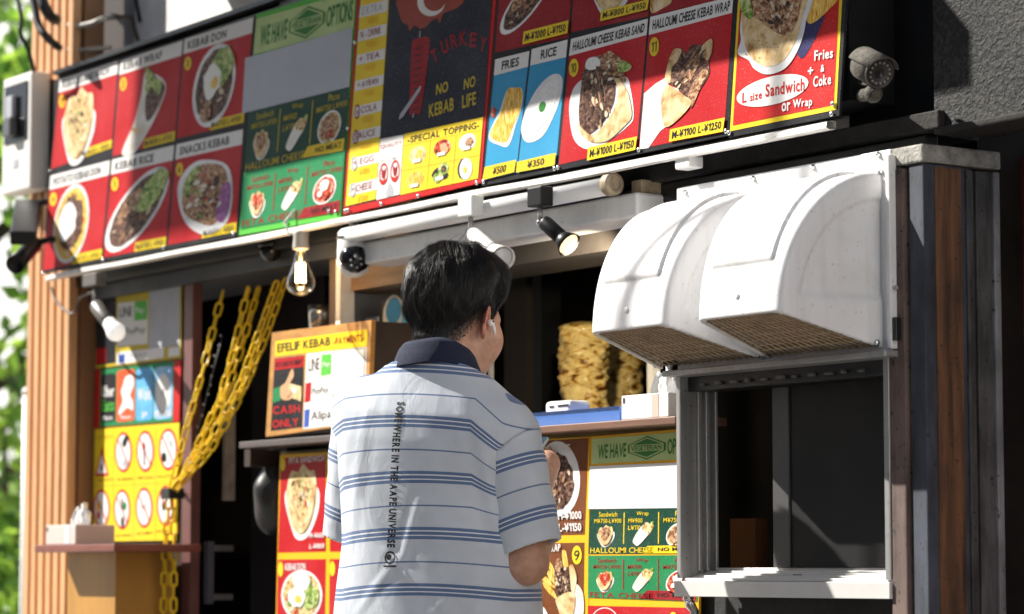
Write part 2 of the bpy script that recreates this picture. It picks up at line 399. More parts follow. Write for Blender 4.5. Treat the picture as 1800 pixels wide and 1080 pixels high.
# ------------------------------------------------------------------ smooth solids from distance fields
def surface_net(fn, lo, hi, h):
    lo = np.array(lo, float); n = np.ceil((np.array(hi)-lo)/h).astype(int)+1
    ax = [(lo[i]+h*np.arange(n[i])).astype(np.float32) for i in range(3)]
    Xg, Yg, Zg = np.meshgrid(*ax, indexing='ij', sparse=True)
    D = np.asarray(fn(Xg, Yg, Zg), np.float32); D = np.broadcast_to(D, tuple(n)).copy()
    ins = D < 0
    c = [ins[i:n[0]-1+i, j:n[1]-1+j, k:n[2]-1+k] for i in (0,1) for j in (0,1) for k in (0,1)]
    cnt = np.sum(np.stack(c), 0, dtype=np.int8); act = (cnt > 0) & (cnt < 8)
    I, J, K = np.nonzero(act); idx = -np.ones(act.shape, np.int64); idx[I, J, K] = np.arange(len(I))
    acc = np.zeros((len(I), 3)); wt = np.zeros(len(I))
    cor = [(i, j, k) for i in (0,1) for j in (0,1) for k in (0,1)]
    for a in range(8):
        for b in range(a+1, 8):
            if sum(abs(cor[a][t]-cor[b][t]) for t in range(3)) != 1: continue
            da = D[I+cor[a][0], J+cor[a][1], K+cor[a][2]]; db = D[I+cor[b][0], J+cor[b][1], K+cor[b][2]]
            x = (da < 0) != (db < 0)
            t = np.where(x, da/np.where(x, da-db, 1), 0)
            for q in range(3):
                acc[:, q] += np.where(x, cor[a][q]+t*(cor[b][q]-cor[a][q]), 0)
            wt += x
    V = lo[None]+h*(np.stack([I, J, K], 1)+acc/np.maximum(wt, 1)[:, None])
    F = []
    for axis in range(3):
        A = [slice(None)]*3; B = [slice(None)]*3
        A[axis] = slice(0, n[axis]-1); B[axis] = slice(1, n[axis])
        a = ins[tuple(A)]; b = ins[tuple(B)]
        i, j, k = np.nonzero(a != b); fl = a[i, j, k]
        e = [i, j, k]; u, vv = [(1, 2), (2, 0), (0, 1)][axis]
        ok = (e[u] > 0) & (e[vv] > 0) & (e[u] < n[u]-1) & (e[vv] < n[vv]-1)
        e = [q[ok] for q in e]; fl = fl[ok]
        quad = []
        for du, dv in ((-1, -1), (0, -1), (0, 0), (-1, 0)):
            p = [q.copy() for q in e]; p[u] = p[u]+du; p[vv] = p[vv]+dv
            quad.append(idx[p[0], p[1], p[2]])
        q = np.stack(quad, 1); q[~fl] = q[~fl][:, ::-1]; F.append(q)
    return V, np.concatenate(F)
def np_mesh(name, V, F, mats, parent=None, smooth=True, midx=None):
    me = bpy.data.meshes.new(name)
    me.from_pydata(V.tolist() if hasattr(V, 'tolist') else V, [], F.tolist() if hasattr(F, 'tolist') else F)
    for M in mats: me.materials.append(M)
    me.polygons.foreach_set('use_smooth', [smooth]*len(me.polygons))
    if midx is not None: me.polygons.foreach_set('material_index', midx)
    me.update()
    o = bpy.data.objects.new(name, me); COL.objects.link(o)
    if parent: o.parent = parent
    return o
def smin(a, b, k):
    h = np.clip(0.5+0.5*(b-a)/k, 0, 1); return b+(a-b)*h-k*h*(1-h)
def smax(a, b, k): return -smin(-a, -b, k)
def cone(X_, Y_, Z_, a, b, ra, rb):
    a = np.array(a, float); b = np.array(b, float); d = b-a; L = d@d
    t = np.clip(((X_-a[0])*d[0]+(Y_-a[1])*d[1]+(Z_-a[2])*d[2])/L, 0, 1)
    return np.sqrt((X_-a[0]-t*d[0])**2+(Y_-a[1]-t*d[1])**2+(Z_-a[2]-t*d[2])**2)-(ra+(rb-ra)*t)
def elli(X_, Y_, Z_, c, r):
    q = np.sqrt(((X_-c[0])/r[0])**2+((Y_-c[1])/r[1])**2+((Z_-c[2])/r[2])**2)
    return (q-1)*min(r)
# ================================================================== the setting
g = MB(); g.add([(-80, -60, 0), (60, -60, 0), (60, 80, 0), (-80, 80, 0)], [(0, 1, 2, 3)], mat('pale concrete paving', (0.15, 0.148, 0.143), rough=0.85, var=0.2, vs=2, bump=0.4, bs=80))
structure(g.build('road'))
mConc = mat('pale concrete', (0.42, 0.41, 0.39), rough=0.8, var=0.2, vs=0.6)
pv = MB(); pv.box((-80, -1.6, 0), (-7.4, 3, 0.12), mConc); structure(pv.build('pavement', bevel=0.01))

# far building closes the view; unseen lane and corner ones added for bounce and shade
def building(name, label, a, b, M, wins):
    r = thing(name, label, 'building', ((a[0]+b[0])/2, (a[1]+b[1])/2, 0))
    wl = MB(); wl.box(a, b, M); o = under(r, wl.build('wall'))
    rf = MB(); rf.box((a[0]-.15, a[1]-.15, b[2]), (b[0]+.15, b[1]+.15, b[2]+.3), mConc); under(r, rf.build('roof'))
    gl = mat('dark window glass', (0.03, 0.035, 0.04), rough=0.08)
    for (p, q) in wins:
        k = MB(); k.box(p, q, gl); under(r, k.build('window'))
    return r
mRend = mat('grey rendered wall', (0.28, 0.28, 0.29), rough=0.8, var=0.15, vs=1)
mRendL = mat('light rendered wall', (0.80, 0.80, 0.80), rough=0.8, var=0.1, vs=0.7)
building('lane_building', 'unseen grey rendered building added across the lane to cut sky light', (-17, -12, 0), (9, -8.5, 7.4), mRend,
         [((x, -8.51, z), (x+1.2, -8.47, z+1.3)) for x in (-14, -10, -6, -2, 2) for z in (1.2, 4.2)])
building('bounce_building', 'unseen pale rendered building added to bounce sun onto the shop', (4.5, -7.5, 0), (12, 2.5, 9), mRendL,
         [((4.47, y, z), (4.52, y+1.1, z+1.3)) for y in (-6, -1) for z in (5.0,)])
building('far_building', 'pale grey building far behind the trees', (-62, 8, 0), (-10, 15, 9.5), mRendL,
         [((x, 7.97, z), (x+1.6, 8.03, z+1.5)) for x in (-46, -40, -34, -20, -15) for z in (2, 5.5)])

# ------------------------------------------------------------------ the shop itself
shop = thing('kebab_shop', 'small dark kebab shop front with an open serving hatch and doorway', 'shop', (X(900, 1000), 0, 0))
XL, XR = X(60, 700), X(1640, 250)
mWallW = mat('stained white painted wall', (0.74, 0.73, 0.70), rough=0.7, var=0.3, vs=3.0, bump=0.15, bs=40)
zS = S(700, 360).z
def part(mb, name, bevel=0.0): return under(shop, mb.build(name, bevel=bevel))
xWl, xBk = X(181, 60), X(1462, 120)
b = MB(); b.box((xWl, 0.10, 1.93), (xBk, 0.35, 4.2), mWallW); part(b, 'upper_wall')
# dark door-side column and grey block left of the white wall
b = MB(); b.box((X(100, 60), 0.14, 1.93), (X(150, 60), 0.3, 4.2), mDarkBrown)
b.box((X(150, 60)+.002, 0.125, 1.93), (xWl-.002, 0.3, 4.2), mat('grey blue panel', (0.16, 0.17, 0.2), rough=0.6, var=0.2)); part(b, 'upper_column')
# black wall right of the signs
b = MB(); b.box((xBk+.003, 0.04, Z(1300, 292, .05)), (X(1640, 120), 0.11, 4.2), mBlackWall); part(b, 'black_wall')
# stucco
mStuc = bpy.data.materials.new('black pitted stucco'); mStuc.use_nodes = True
t = mStuc.node_tree; bs_ = t.nodes['Principled BSDF']; bs_.inputs['Roughness'].default_value = 0.75
tc = t.nodes.new('ShaderNodeTexCoord')
n1 = t.nodes.new('ShaderNodeTexNoise'); n1.inputs['Scale'].default_value = 105; n1.inputs['Detail'].default_value = 4; n1.inputs['Distortion'].default_value = 0.8
n3 = t.nodes.new('ShaderNodeTexNoise'); n3.inputs['Scale'].default_value = 7; n3.inputs['Detail'].default_value = 4
t.links.new(tc.outputs['Object'], n1.inputs[0]); t.links.new(tc.outputs['Object'], n3.inputs[0])
ad = t.nodes.new('ShaderNodeMath'); ad.operation = 'MULTIPLY_ADD'; ad.inputs[1].default_value = 0.35; t.links.new(n3.outputs[0], ad.inputs[0]); t.links.new(n1.outputs[0], ad.inputs[2])
r = t.nodes.new('ShaderNodeValToRGB'); r.color_ramp.elements[0].position = 0.655; r.color_ramp.elements[0].color = (0.002, 0.002, 0.002, 1); r.color_ramp.elements[1].position = 0.725; r.color_ramp.elements[1].color = (0.022, 0.0216, 0.0208, 1)
t.links.new(ad.outputs[0], r.inputs[0]); t.links.new(r.outputs[0], bs_.inputs['Base Color'])
bp = t.nodes.new('ShaderNodeBump'); bp.inputs['Strength'].default_value = 0.9; bp.inputs['Distance'].default_value = 0.006
t.links.new(ad.outputs[0], bp.inputs['Height']); t.links.new(bp.outputs[0], bs_.inputs['Normal'])
zLedT = Z(1640, 213, 0.07)
b = MB(); b.box((X(1640, 120, .04)+.002, -0.04, zLedT-.01), (X(1640, 120)+3.0, 0.11, 4.2), mStuc); part(b, 'stucco_wall')
# ledge under the black wall, running right
mLedge = mat('mottled dark ledge', (0.014, 0.013, 0.011), rough=0.85, var=0.85, vs=12, bump=0.5, bs=120, col2=(0.006, 0.005, 0.005))  # near-black tone, mottled at random
b = MB(); b.box((X(1640, 225, .07), -0.07, Z(1640, 238, .07)), (X(1640, 225)+3.0, 0.02, zLedT-.012), mLedge); part(b, 'stone_ledge', bevel=0.004)
b = MB(); b.box((X(1020, 290, .05), -0.055, Z(1300, 292, .05)), (X(1640, 225, .07)-.002, 0.0, Z(1300, 262, .05)), mLedge)
b.box((X(1020, 290, .05), -0.03, Z(1300, 330, .05)), (X(1600, 225, .07)-.002, 0.0, Z(1300, 292, .05)-.001), mBlackPaint); part(b, 'hatch_lintel', bevel=0.003)
# beam below the signs over the left half
b = MB(); b.box((X(85, 500, .05), -0.05, Z(320, 470, .05)), (X(602, 395, .05), 0.25, Z(320, 446, .05)), mBlackPaint)
b.box((X(150, 500, .02), -0.02, Z(320, 500, .02)), (X(602, 395, .02), 0.25, Z(320, 470, .05)-.001), mat('dark grey beam', (0.045, 0.045, 0.05), rough=0.5, var=0.3)); part(b, 'door_lintel')
b = MB(); b.box((X(602, 395, .02)+.002, 0.02, Z(700, 408, 0)), (X(1020, 300, .05)-.002, 0.22, Z(700, 345, 0)), mBlackPaint); part(b, 'fixture_backing')
# head board coloured lighter at the left for sun, darker for shade; panel below
mWoodBand = mat('lit wood band', (0.20, 0.12, 0.07), rough=0.6, var=0.25, vs=14, stretch=(0.2, 1, 3))
b = MB(); b.box((X(600, 470, -.03), 0.03, Z(660, 505, -.03)), (X(722, 470, -.03), 0.2, Z(660, 420, -.03)), mWoodBand); b.box((X(722, 470, -.03)+.001, 0.031, Z(660, 505, -.03)), (X(1135, 395, -.03), 0.2, Z(660, 420, -.03)), mat('shaded head board', (.05, .042, .037), rough=.6, var=.3, vs=7)); part(b, 'hatch_head_board')
b = MB(); b.box((X(602, 540, -.12), 0.12, Z(660, 640, -.12)), (X(735, 540, -.12), 0.14, Z(660, 500, -.12)), mat('brown inner panel', (0.055, 0.036, 0.026), rough=0.5, var=0.3, vs=5))
b.box((X(640, 560, -.11), 0.112, Z(640, 575, -.11)), (X(662, 560, -.11), 0.118, Z(640, 560, -.11)), mGrey); part(b, 'inner_panel')
# steel jambs of the hatch
b = MB(); b.box((X(590, 520, .0), 0.0, 1.0), (X(598, 520, .0), 0.04, Z(594, 420)), mAluW)
b.box((X(576, 520, .0), 0.005, 1.0), (X(586, 520, .0), 0.03, Z(580, 400)), mat('brown conduit', (0.16, 0.1, 0.055), rough=0.5)); part(b, 'hatch_jamb')
# kitchen shell
x0, x1 = X(60, 700)+.55, X(1640, 600)-.004
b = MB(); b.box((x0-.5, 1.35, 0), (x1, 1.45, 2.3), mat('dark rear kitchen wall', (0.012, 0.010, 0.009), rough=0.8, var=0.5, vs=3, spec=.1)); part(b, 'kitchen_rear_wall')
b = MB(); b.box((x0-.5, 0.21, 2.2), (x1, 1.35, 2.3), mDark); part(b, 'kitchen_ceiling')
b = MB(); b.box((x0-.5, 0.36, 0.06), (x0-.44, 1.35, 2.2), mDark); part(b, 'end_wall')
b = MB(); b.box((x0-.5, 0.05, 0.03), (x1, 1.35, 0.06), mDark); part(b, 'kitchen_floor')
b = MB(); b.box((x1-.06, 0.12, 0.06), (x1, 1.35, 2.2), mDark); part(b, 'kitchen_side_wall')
b = MB(); b.box((X(935, 600, -.6), 0.6, 0.1), (X(952, 600, -.6), 0.66, 2.2), mBlackPaint)
b.box((X(886, 600, -.5), 0.5, 0.1), (X(925, 600, -.5), 0.52, 2.2), mat('brown steel locker', (0.03, 0.024, 0.019), rough=0.6, var=0.2, vs=3, spec=.15)); part(b, 'kitchen_locker')
b = MB(); b.box((X(844, 640, -.1), 0.10, 0.9), (X(848, 640, -.1), 0.108, Z(850, 500, -.1)), mAluW)
b.box((X(858, 640, -.12), 0.12, 0.9), (X(863, 640, -.12), 0.128, Z(850, 500, -.1)), mAlu); part(b, 'sliding_frame')
b = MB(); b.box((X(1137, 640, -.45), 0.45, 0.9), (X(1148, 640, -.45), 0.47, Z(1142, 520, -.45)), mAluW); part(b, 'grill_stand')
# counter front wall and lower right wall
b = MB(); b.box((X(486, 900, 0), 0.012, 0), (X(1196, 900, 0), 0.06, Z(1100, 752, .0)), mat('ochre counter front', (0.36, 0.24, 0.06), rough=0.55, var=0.3, vs=6)); part(b, 'counter_front')
b = MB(); b.box((X(1190, 1060), 0.015, 0), (X(1640, 1060), 0.12, Z(1400, 1052)), mBlackWall); part(b, 'lower_wall')
# red wall set back at the right
mRedWall = mat('red painted rough wall', (0.16, 0.02, 0.018), rough=0.75, var=0.55, vs=16, bump=0.5, bs=120)
b = MB(); b.box((X(1742, 600, -.16), 0.23, 0), (X(1742, 600)+3, 0.4, zLedT-.03), mRedWall); part(b, 'red_wall')

# left: posters' wall and door
xP0, xP1 = X(160, 700, 0), X(322, 700, 0)
b = MB(); b.box((xP0-.03, 0.005, 0), (xP1, 0.03, Z(240, 478, 0)), mDarkBrown); part(b, 'poster_wall')
b = MB(); b.box((xP1+.001, 0.0, 0), (X(337, 700, 0), 0.028, Z(240, 478, 0)), mat('dull maroon jamb', (0.15, 0.06, 0.055), rough=0.45, var=0.2)); part(b, 'door_jamb')
dr = MB(); dr.box((X(337, 700, 0)+.003, 0.18, 0.02), (X(486, 700, -.18)+.25, 0.22, 2.1), mat('near black door', (0.009, 0.006, 0.008), rough=0.65, var=0.3, vs=3, spec=.12)); dr = part(dr, 'door')
hd = MB(); hx = X(362, 1000, -.10); hd.box((hx-.012, 0.10, Z(362, 1062, -.1)), (hx+.012, 0.118, Z(362, 952, -.1)), mat('pale steel handle', (0.20, 0.20, 0.25), rough=0.45, metal=0.3))
for z in (1050, 964): hd.box((hx-.008, 0.1185, Z(362, z, -.1)-.008), (hx+.008, 0.179, Z(362, z, -.1)+.008), mAlu)
hd = under(shop, hd.build('handle')); hd.parent = dr
ed = MB(); ex = X(394, 760, -.12); ed.box((ex-.008, 0.12, Z(394, 880, -.12)), (ex+.008, 0.15, Z(394, 672, -.12)), mat('worn pale door edge', (0.45, 0.38, 0.33), rough=0.5, var=0.3, vs=20)); part(ed, 'door_edge')
b = MB(); b.box((X(486, 900, .0)-.04, 0.03, 0), (X(486, 900, 0)-.004, 0.12, Z(486, 786, 0)), mDarkBrown); part(b, 'counter_side')

# canopy over the lane: its edge throws the shade line across the signs
zc = S(1250, 106).z; pc = 0.62; hc = zc+VR*(pc-SV)
b = MB(); b.box((S(425, 200).x-HRT*(pc-SV), -pc, hc), (XR+2.5, 0.1, hc+0.10), mRend)
b = MB(); xq_ = S(1476, 100).x-HRT*(pc-SV)+.12; b.box((S(425, 200).x-HRT*(pc-SV), -pc, hc), (xq_, 0.1, hc+0.10), mRend); b.box((xq_+.001, -pc+.30, hc), (XR+2.5, 0.1, hc+0.10), mRend)
cn = b.build('canopy'); tag(rel(cn, (XL+2, 0, hc)), 'flat grey canopy slab projecting above the signs of the shop', 'canopy')
b = MB(); pb = 1.9; off = HRT*(pb-SV)  # banner added out of view to shade the left sign boards
zbt_ = S(330, 70).z+VR*(pb-SV)
b.box((S(236, 200).x-off, -pb, S(360, 402).z+VR*(pb-SV)), (S(424, 200).x-off, -pb+.05, zbt_), mat('dark cloth', (0.1, 0.1, 0.11), rough=0.9))
b.tube([(S(236, 200).x-off-.02, -pb+.025, zbt_+.01), (S(425, 200).x-HRT*(pc-SV)+.3, -pb+.025, zbt_+.01)], .012, mBlackPaint)
b.tube([(S(425, 200).x-HRT*(pc-SV)+.28, -pb+.025, zbt_+.01), (S(425, 200).x-HRT*(pc-SV)+.28, -pb+.025, hc)], .012, mBlackPaint)
bn = b.build('shade_banner'); tag(rel(bn, (S(300, 200).x-off, -pb+.03, hc)), 'unseen dark cloth banner on a rod, added to shade the left sign boards', 'banner')

# ------------------------------------------------------------------ slatted post at the left end
vP = 0.06
pl = thing('slatted_post', 'tall tan post of vertical wooden slats at the left end of the shop', 'post', (X(90, 700, vP), -vP, 0))
mSlat = mat('varnished tan slat', (0.66, 0.36, 0.17), rough=0.5, var=0.25, vs=9, stretch=(4, 4, 0.4))
mSlatD = mat('brown post core', (0.20, 0.095, 0.04), rough=0.5, var=0.2, vs=5, stretch=(3, 3, 0.4))
xa, xb = X(52, 700, vP), X(130, 700, vP)
b = MB(); b.box((xa, -vP+.018, 0.01), (xb, -vP+.078, 3.4), mSlatD); under(pl, b.build('post_core'))
ns = 6; pit = (xb-xa)/ns
for i in range(ns):
    b = MB(); b.box((xa+pit*i+.001, -vP-.012, 0.01), (xa+pit*i+pit*0.66, -vP+.017, 3.39), mSlat); under(pl, b.build('slat', bevel=0.003))

# ------------------------------------------------------------------ weathered corner post at the right
mP = {'pink': mat('faded pink board', (0.147, 0.098, 0.084), rough=0.7, var=0.55, vs=14, stretch=(1, 1, .25), bump=0.2),
      'grn': mat('greenish grey strip', (0.084, 0.084, 0.073), rough=0.7, var=0.55, vs=14, stretch=(1, 1, .25)),
      'blue': mat('blue grey board', (0.042, 0.049, 0.068), rough=0.7, var=0.80, vs=11, stretch=(1, 1, .3), bump=0.3),
      'tau': mat('taupe strip', (0.059, 0.051, 0.049), rough=0.75, var=0.70, vs=14, stretch=(1, 1, .3), bump=0.3),
      'wood': mat('bare reddish plank', (0.127, 0.057, 0.024), rough=0.65, var=0.75, vs=9, stretch=(5, 5, .35), bump=0.3, bs=90),
      'gry': mat('grey flaking board', (0.063, 0.063, 0.063), rough=0.7, var=0.85, vs=15, stretch=(1.5, 1.5, .35), bump=0.4, bs=90),
      'drk': mat('dark grey board', (0.037, 0.037, 0.039), rough=0.7, var=0.75, vs=12, stretch=(1, 1, .35), bump=0.3),
      'wht': mat('weathered white strip', (0.205, 0.205, 0.220), rough=0.6, var=0.55, vs=12, stretch=(1, 1, .3))}
for k_, M_ in mP.items(): grime(M_, (.012, .011, .010), .85, .55)
vC = 0.092
cp = thing('corner_post', 'weathered corner post of pink, blue, bare and grey boards beside the hatch window', 'post', (X(1628, 700, vC), -vC, 0))
zT = Z(1628, 290, vC)
xc = X(1628, 700, vC)
def strip(nm, a, b_, M, bev=.002):
    q = MB(); q.box(a, b_, M); under(cp, q.build(nm, bevel=bev))
xk1, xk2, xk3 = X(1573, 700, vC), X(1596, 700, vC), X(1602, 700, vC)
strip('board', (xk1-.006, -vC-.007, 0.01), (xk2, .10, zT), mP['pink']); strip('board', (xk2+.001, -vC+.004, 0.01), (xk3, .099, zT-.002), mP['grn']); strip('board', (xk3+.001, -vC, .01), (xc, .02, zT+.004), mP['blue'])
def yat(px):                                   # where the side face is met, on the plane x = xc
    d = ray(px, 700); s = (xc-CAM.x)/d.x; return (CAM+d*s).y
ys = [yat(p) for p in (1646, 1693, 1700, 1712, 1719, 1746, 1758)]
for (ya, yb, dx, M) in ((.021, ys[0], -.002, 'tau'), (ys[0]+.001, ys[1], .004, 'wood'), (ys[1]+.001, ys[2], -.003, 'drk'), (ys[2]+.001, ys[3], .006, 'gry'), (ys[3]+.001, ys[4], -.002, 'drk'), (ys[4]+.001, ys[5], .002, 'gry'), (ys[5]+.001, ys[6], .008, 'wht')):
    if ya < ys[0]: ya = -vC+.0215
    strip('board', (xc-.035, ya, .01), (xc+dx, yb, zT), mP[M])
zc2 = Z(1628, 252, vC)
q = MB(); q.box((xk1-.002, -vC-.006, zT+.006), (xc+.006, ys[6]+.006, zc2), mat('crumbling cement cap', (0.30, 0.29, 0.265), rough=0.9, var=0.6, vs=22, bump=0.9, bs=150)); under(cp, q.build('cap', bevel=.004))

# ------------------------------------------------------------------ sign rail and white trim
sr = thing('sign_rail', 'long white metal trim strip running under the row of sign boards', 'trim', (S(770, 350).x, -SV, SZ))
vt = SV-.005
zb = [(85, 484, 497), (600, 385, 395), (1000, 302, 317), (1458, 213, 227)]
b = MB(); vs = []; fs = []
prof = [(0.000, 0.0), (.010, -.003), (.012, -.014), (.004, -.017), (-.012, -.015), (-.012, -.001)]
xs = np.linspace(S(84, 486).x, S(1458, 216).x, 40)
for x in xs:
    f = (x-xs[0])/(xs[-1]-xs[0]); zt = S(84, 484).z*(1-f)+S(1458, 212).z*f
    wob = 0.0025*math.sin(f*13)+.0015*math.sin(f*31)
    vs += [(x, -vt-o, zt+h+wob*(1 if i in (1, 2, 3) else 0)) for i, (o, h) in enumerate(prof)]
n = len(prof)
for i in range(len(xs)-1):
    for k in range(n): fs.append((i*n+k, i*n+(k+1) % n, (i+1)*n+(k+1) % n, (i+1)*n+k))
b.add(vs, [f[::-1] for f in fs], mAluW, False); under(sr, b.build('trim_strip'))
# black rail above the left boards
b = MB(); xq = [S(82, 126, -.02), S(470, -12, -.02)]
b.box((S(82, 128).x, -SV+.0, S(82, 131).z), (S(470, 0).x, .09, S(82, 124).z), mBlackPaint); under(sr, b.build('top_rail'))
b = MB(); b.box((S(76, 300).x, 0.02-SV, SZ+.01), (S(470, 100).x, 0.09, S(82, 132).z-.01), mBlackPaint); b.box((S(470, 100).x+.001, 0.02-SV, SZ+.01), (S(1476, 100).x, 0.0, SZ+.75), mBlackPaint); under(sr, b.build('backing_frame'))
# ================================================================== sign boards (printed, flat)
def screws(B, pts, r=.005):
    for p in pts:
        x, z = B.P(*p); b = MB()
        b.lathe([(r, 0), (r, .0015), (r*.6, .0035)], mScrew, Matrix.Translation((x, -.003, z)) @ Matrix.Rotation(math.pi/2, 4, 'X'), n=10)
        b.build('screw', B.root)
def sandwich(sh, c, w, h, lay, fill=fMix, sk=0.0, bread=fBread):
    """paper cup, folded pita and filling; c is the middle in picture points"""
    x, y = c
    f = lambda u, v: (x+u*w, y+v*h+sk*u*w)
    sh.blob([f(-.9, -.15), f(-.6, .55), f(-.25, .98), f(.3, .98), f(.75, .6), f(1.0, .1), f(.8, -.35), f(-.6, -.4)], fPlate, lay)
    sh.blob([f(-.8, -.1), f(-.72, -.55), f(-.5, -.85), f(-.15, -.8), f(.1, -1.0), f(.45, -.8), f(.75, -.75), f(.85, -.3), f(.8, .15), f(.45, .7), f(0, .88), f(-.5, .6)], bread, lay+1)
    sh.blob([f(-.55, -.45), f(-.3, -.72), f(.05, -.8), f(.4, -.65), f(.62, -.25), f(.5, .1), f(.25, .4), f(0, .45), f(-.3, .1)], fill, lay+2)
    sh.shreds(f(.02, -.25), w*.62, h*.55, lay+2.2, 22 if h > 40 else 8, (mSh+mShV) if fill in (fMix, fTom) else mSh)
    sh.blob([f(-.62, -.15), f(-.3, .2), f(0, .5), f(.35, .3), f(.72, -.15), f(.7, .2), f(.4, .68), f(0, .84), f(-.42, .6)], fBread, lay+4)
    sh.shreds(f(.1, .45), w*.5, h*.25, lay+4.3, 6 if h > 40 else 2, [mat('toasted bread spot', (.42, .24, .09), **P), mat('pale bread spot', (.76, .62, .38), **P)], .3, .12)
def wrap(sh, tip, base, wd, lay, fill=fMix):
    """paper-wrapped roll lying aslant: tip is the open end"""
    t = np.array(tip, float); b = np.array(base, float); d = b-t; nn = np.array([-d[1], d[0]])/np.hypot(*d)*wd
    f = lambda u, v: tuple(t+d*u+nn*v)
    sh.blob([f(-.02, -.6), f(.05, .1), f(.1, .9), f(.45, 1.0), f(.5, -1.0), f(.15, -.95)], fill, lay)
    sh.blob([f(.28, 1.0), f(.42, .35), f(.36, -.9), f(.6, -1.0), f(.98, -.75), f(1.02, 0), f(.95, .7), f(.6, 1.05)], fPaper, lay+1)
    sh.blob([f(-.08, -.5), f(-.1, -.1), f(.02, .1), f(.08, -.5)], fSalad, lay+1, 3)
def bowl(sh, c, a, b, lay, fills, rim=0.14):
    sh.ell(c, a, b, fPlate, lay)
    k = 1-rim
    sc = lambda q, s: (q[0]*s, q[1]*s) if isinstance(q, tuple) else q*s
    sh.ell(c, sc(a, k), sc(b, k), fills[0], lay+1, jit=.03)
    A = a if isinstance(a, tuple) else (a, 0); Bq = b if isinstance(b, tuple) else (0, b)
    big = math.hypot(*(b if isinstance(b, tuple) else (0, b))) > 38
    sh.shreds(c, sc(a, k*.95), sc(b, k*.95), lay+1.2, 46 if big else 10, mSh if fills[0] in (fMeat, fMeatL) else mShV, .3, .06)
    lay += 2
    for i, (u, v, s, M) in enumerate(fills[1:]):
        sh.ell((c[0]+A[0]*u+Bq[0]*v, c[1]+A[1]*u+Bq[1]*v), sc(a, s), sc(b, s), M, lay+2+i, n=16, jit=.12)
        if M in (fSalad, fMeatL): sh.shreds((c[0]+A[0]*u+Bq[0]*v, c[1]+A[1]*u+Bq[1]*v), sc(a, s*.9), sc(b, s*.9), lay+2.3+i, 14 if big else 4, mShV[:1]+[mat('pale leaf shred', (.5, .55, .25), **P), mat('dark leaf shred', (.06, .14, .03), **P)] if M is fSalad else mSh, .4, .09)

# ---- A: six red dish panels
A = Board('menu_board', 'red menu board of six kebab dishes at the left end of the sign row', 'menu board', S, (72, 482), TILT, 'sign boards over the shop front')
A.slab('panel', [(82, 130), (426, 26), (418, 415), (72, 482)], mBlk)
AP = [([(85, 137), (187, 104), (184, 259), (79, 296)], 'KEBAB SANDWICH', 1), ([(191, 104), (300, 68), (296, 246), (187, 274)], 'KEBAB WRAP', 2), ([(303, 66), (424, 27), (417, 214), (299, 243)], 'KEBAB DON', 3),
      ([(79, 308), (183, 281), (178, 454), (75, 476)], 'POTATO KEBAB DON', 4), ([(187, 280), (296, 254), (291, 433), (182, 453)], 'KEBAB RICE', 5), ([(300, 253), (417, 226), (415, 408), (295, 431)], 'SNACKS KEBAB', 6)]
PR = ['M-\u00a5600 L-\u00a5800', 'M-\u00a5600 L-\u00a5750', 'M-\u00a5700 L-\u00a5900', 'M-\u00a5750 L-\u00a5950', 'M-\u00a5700 L-\u00a5900', 'M-\u00a5600 L-\u00a5800']
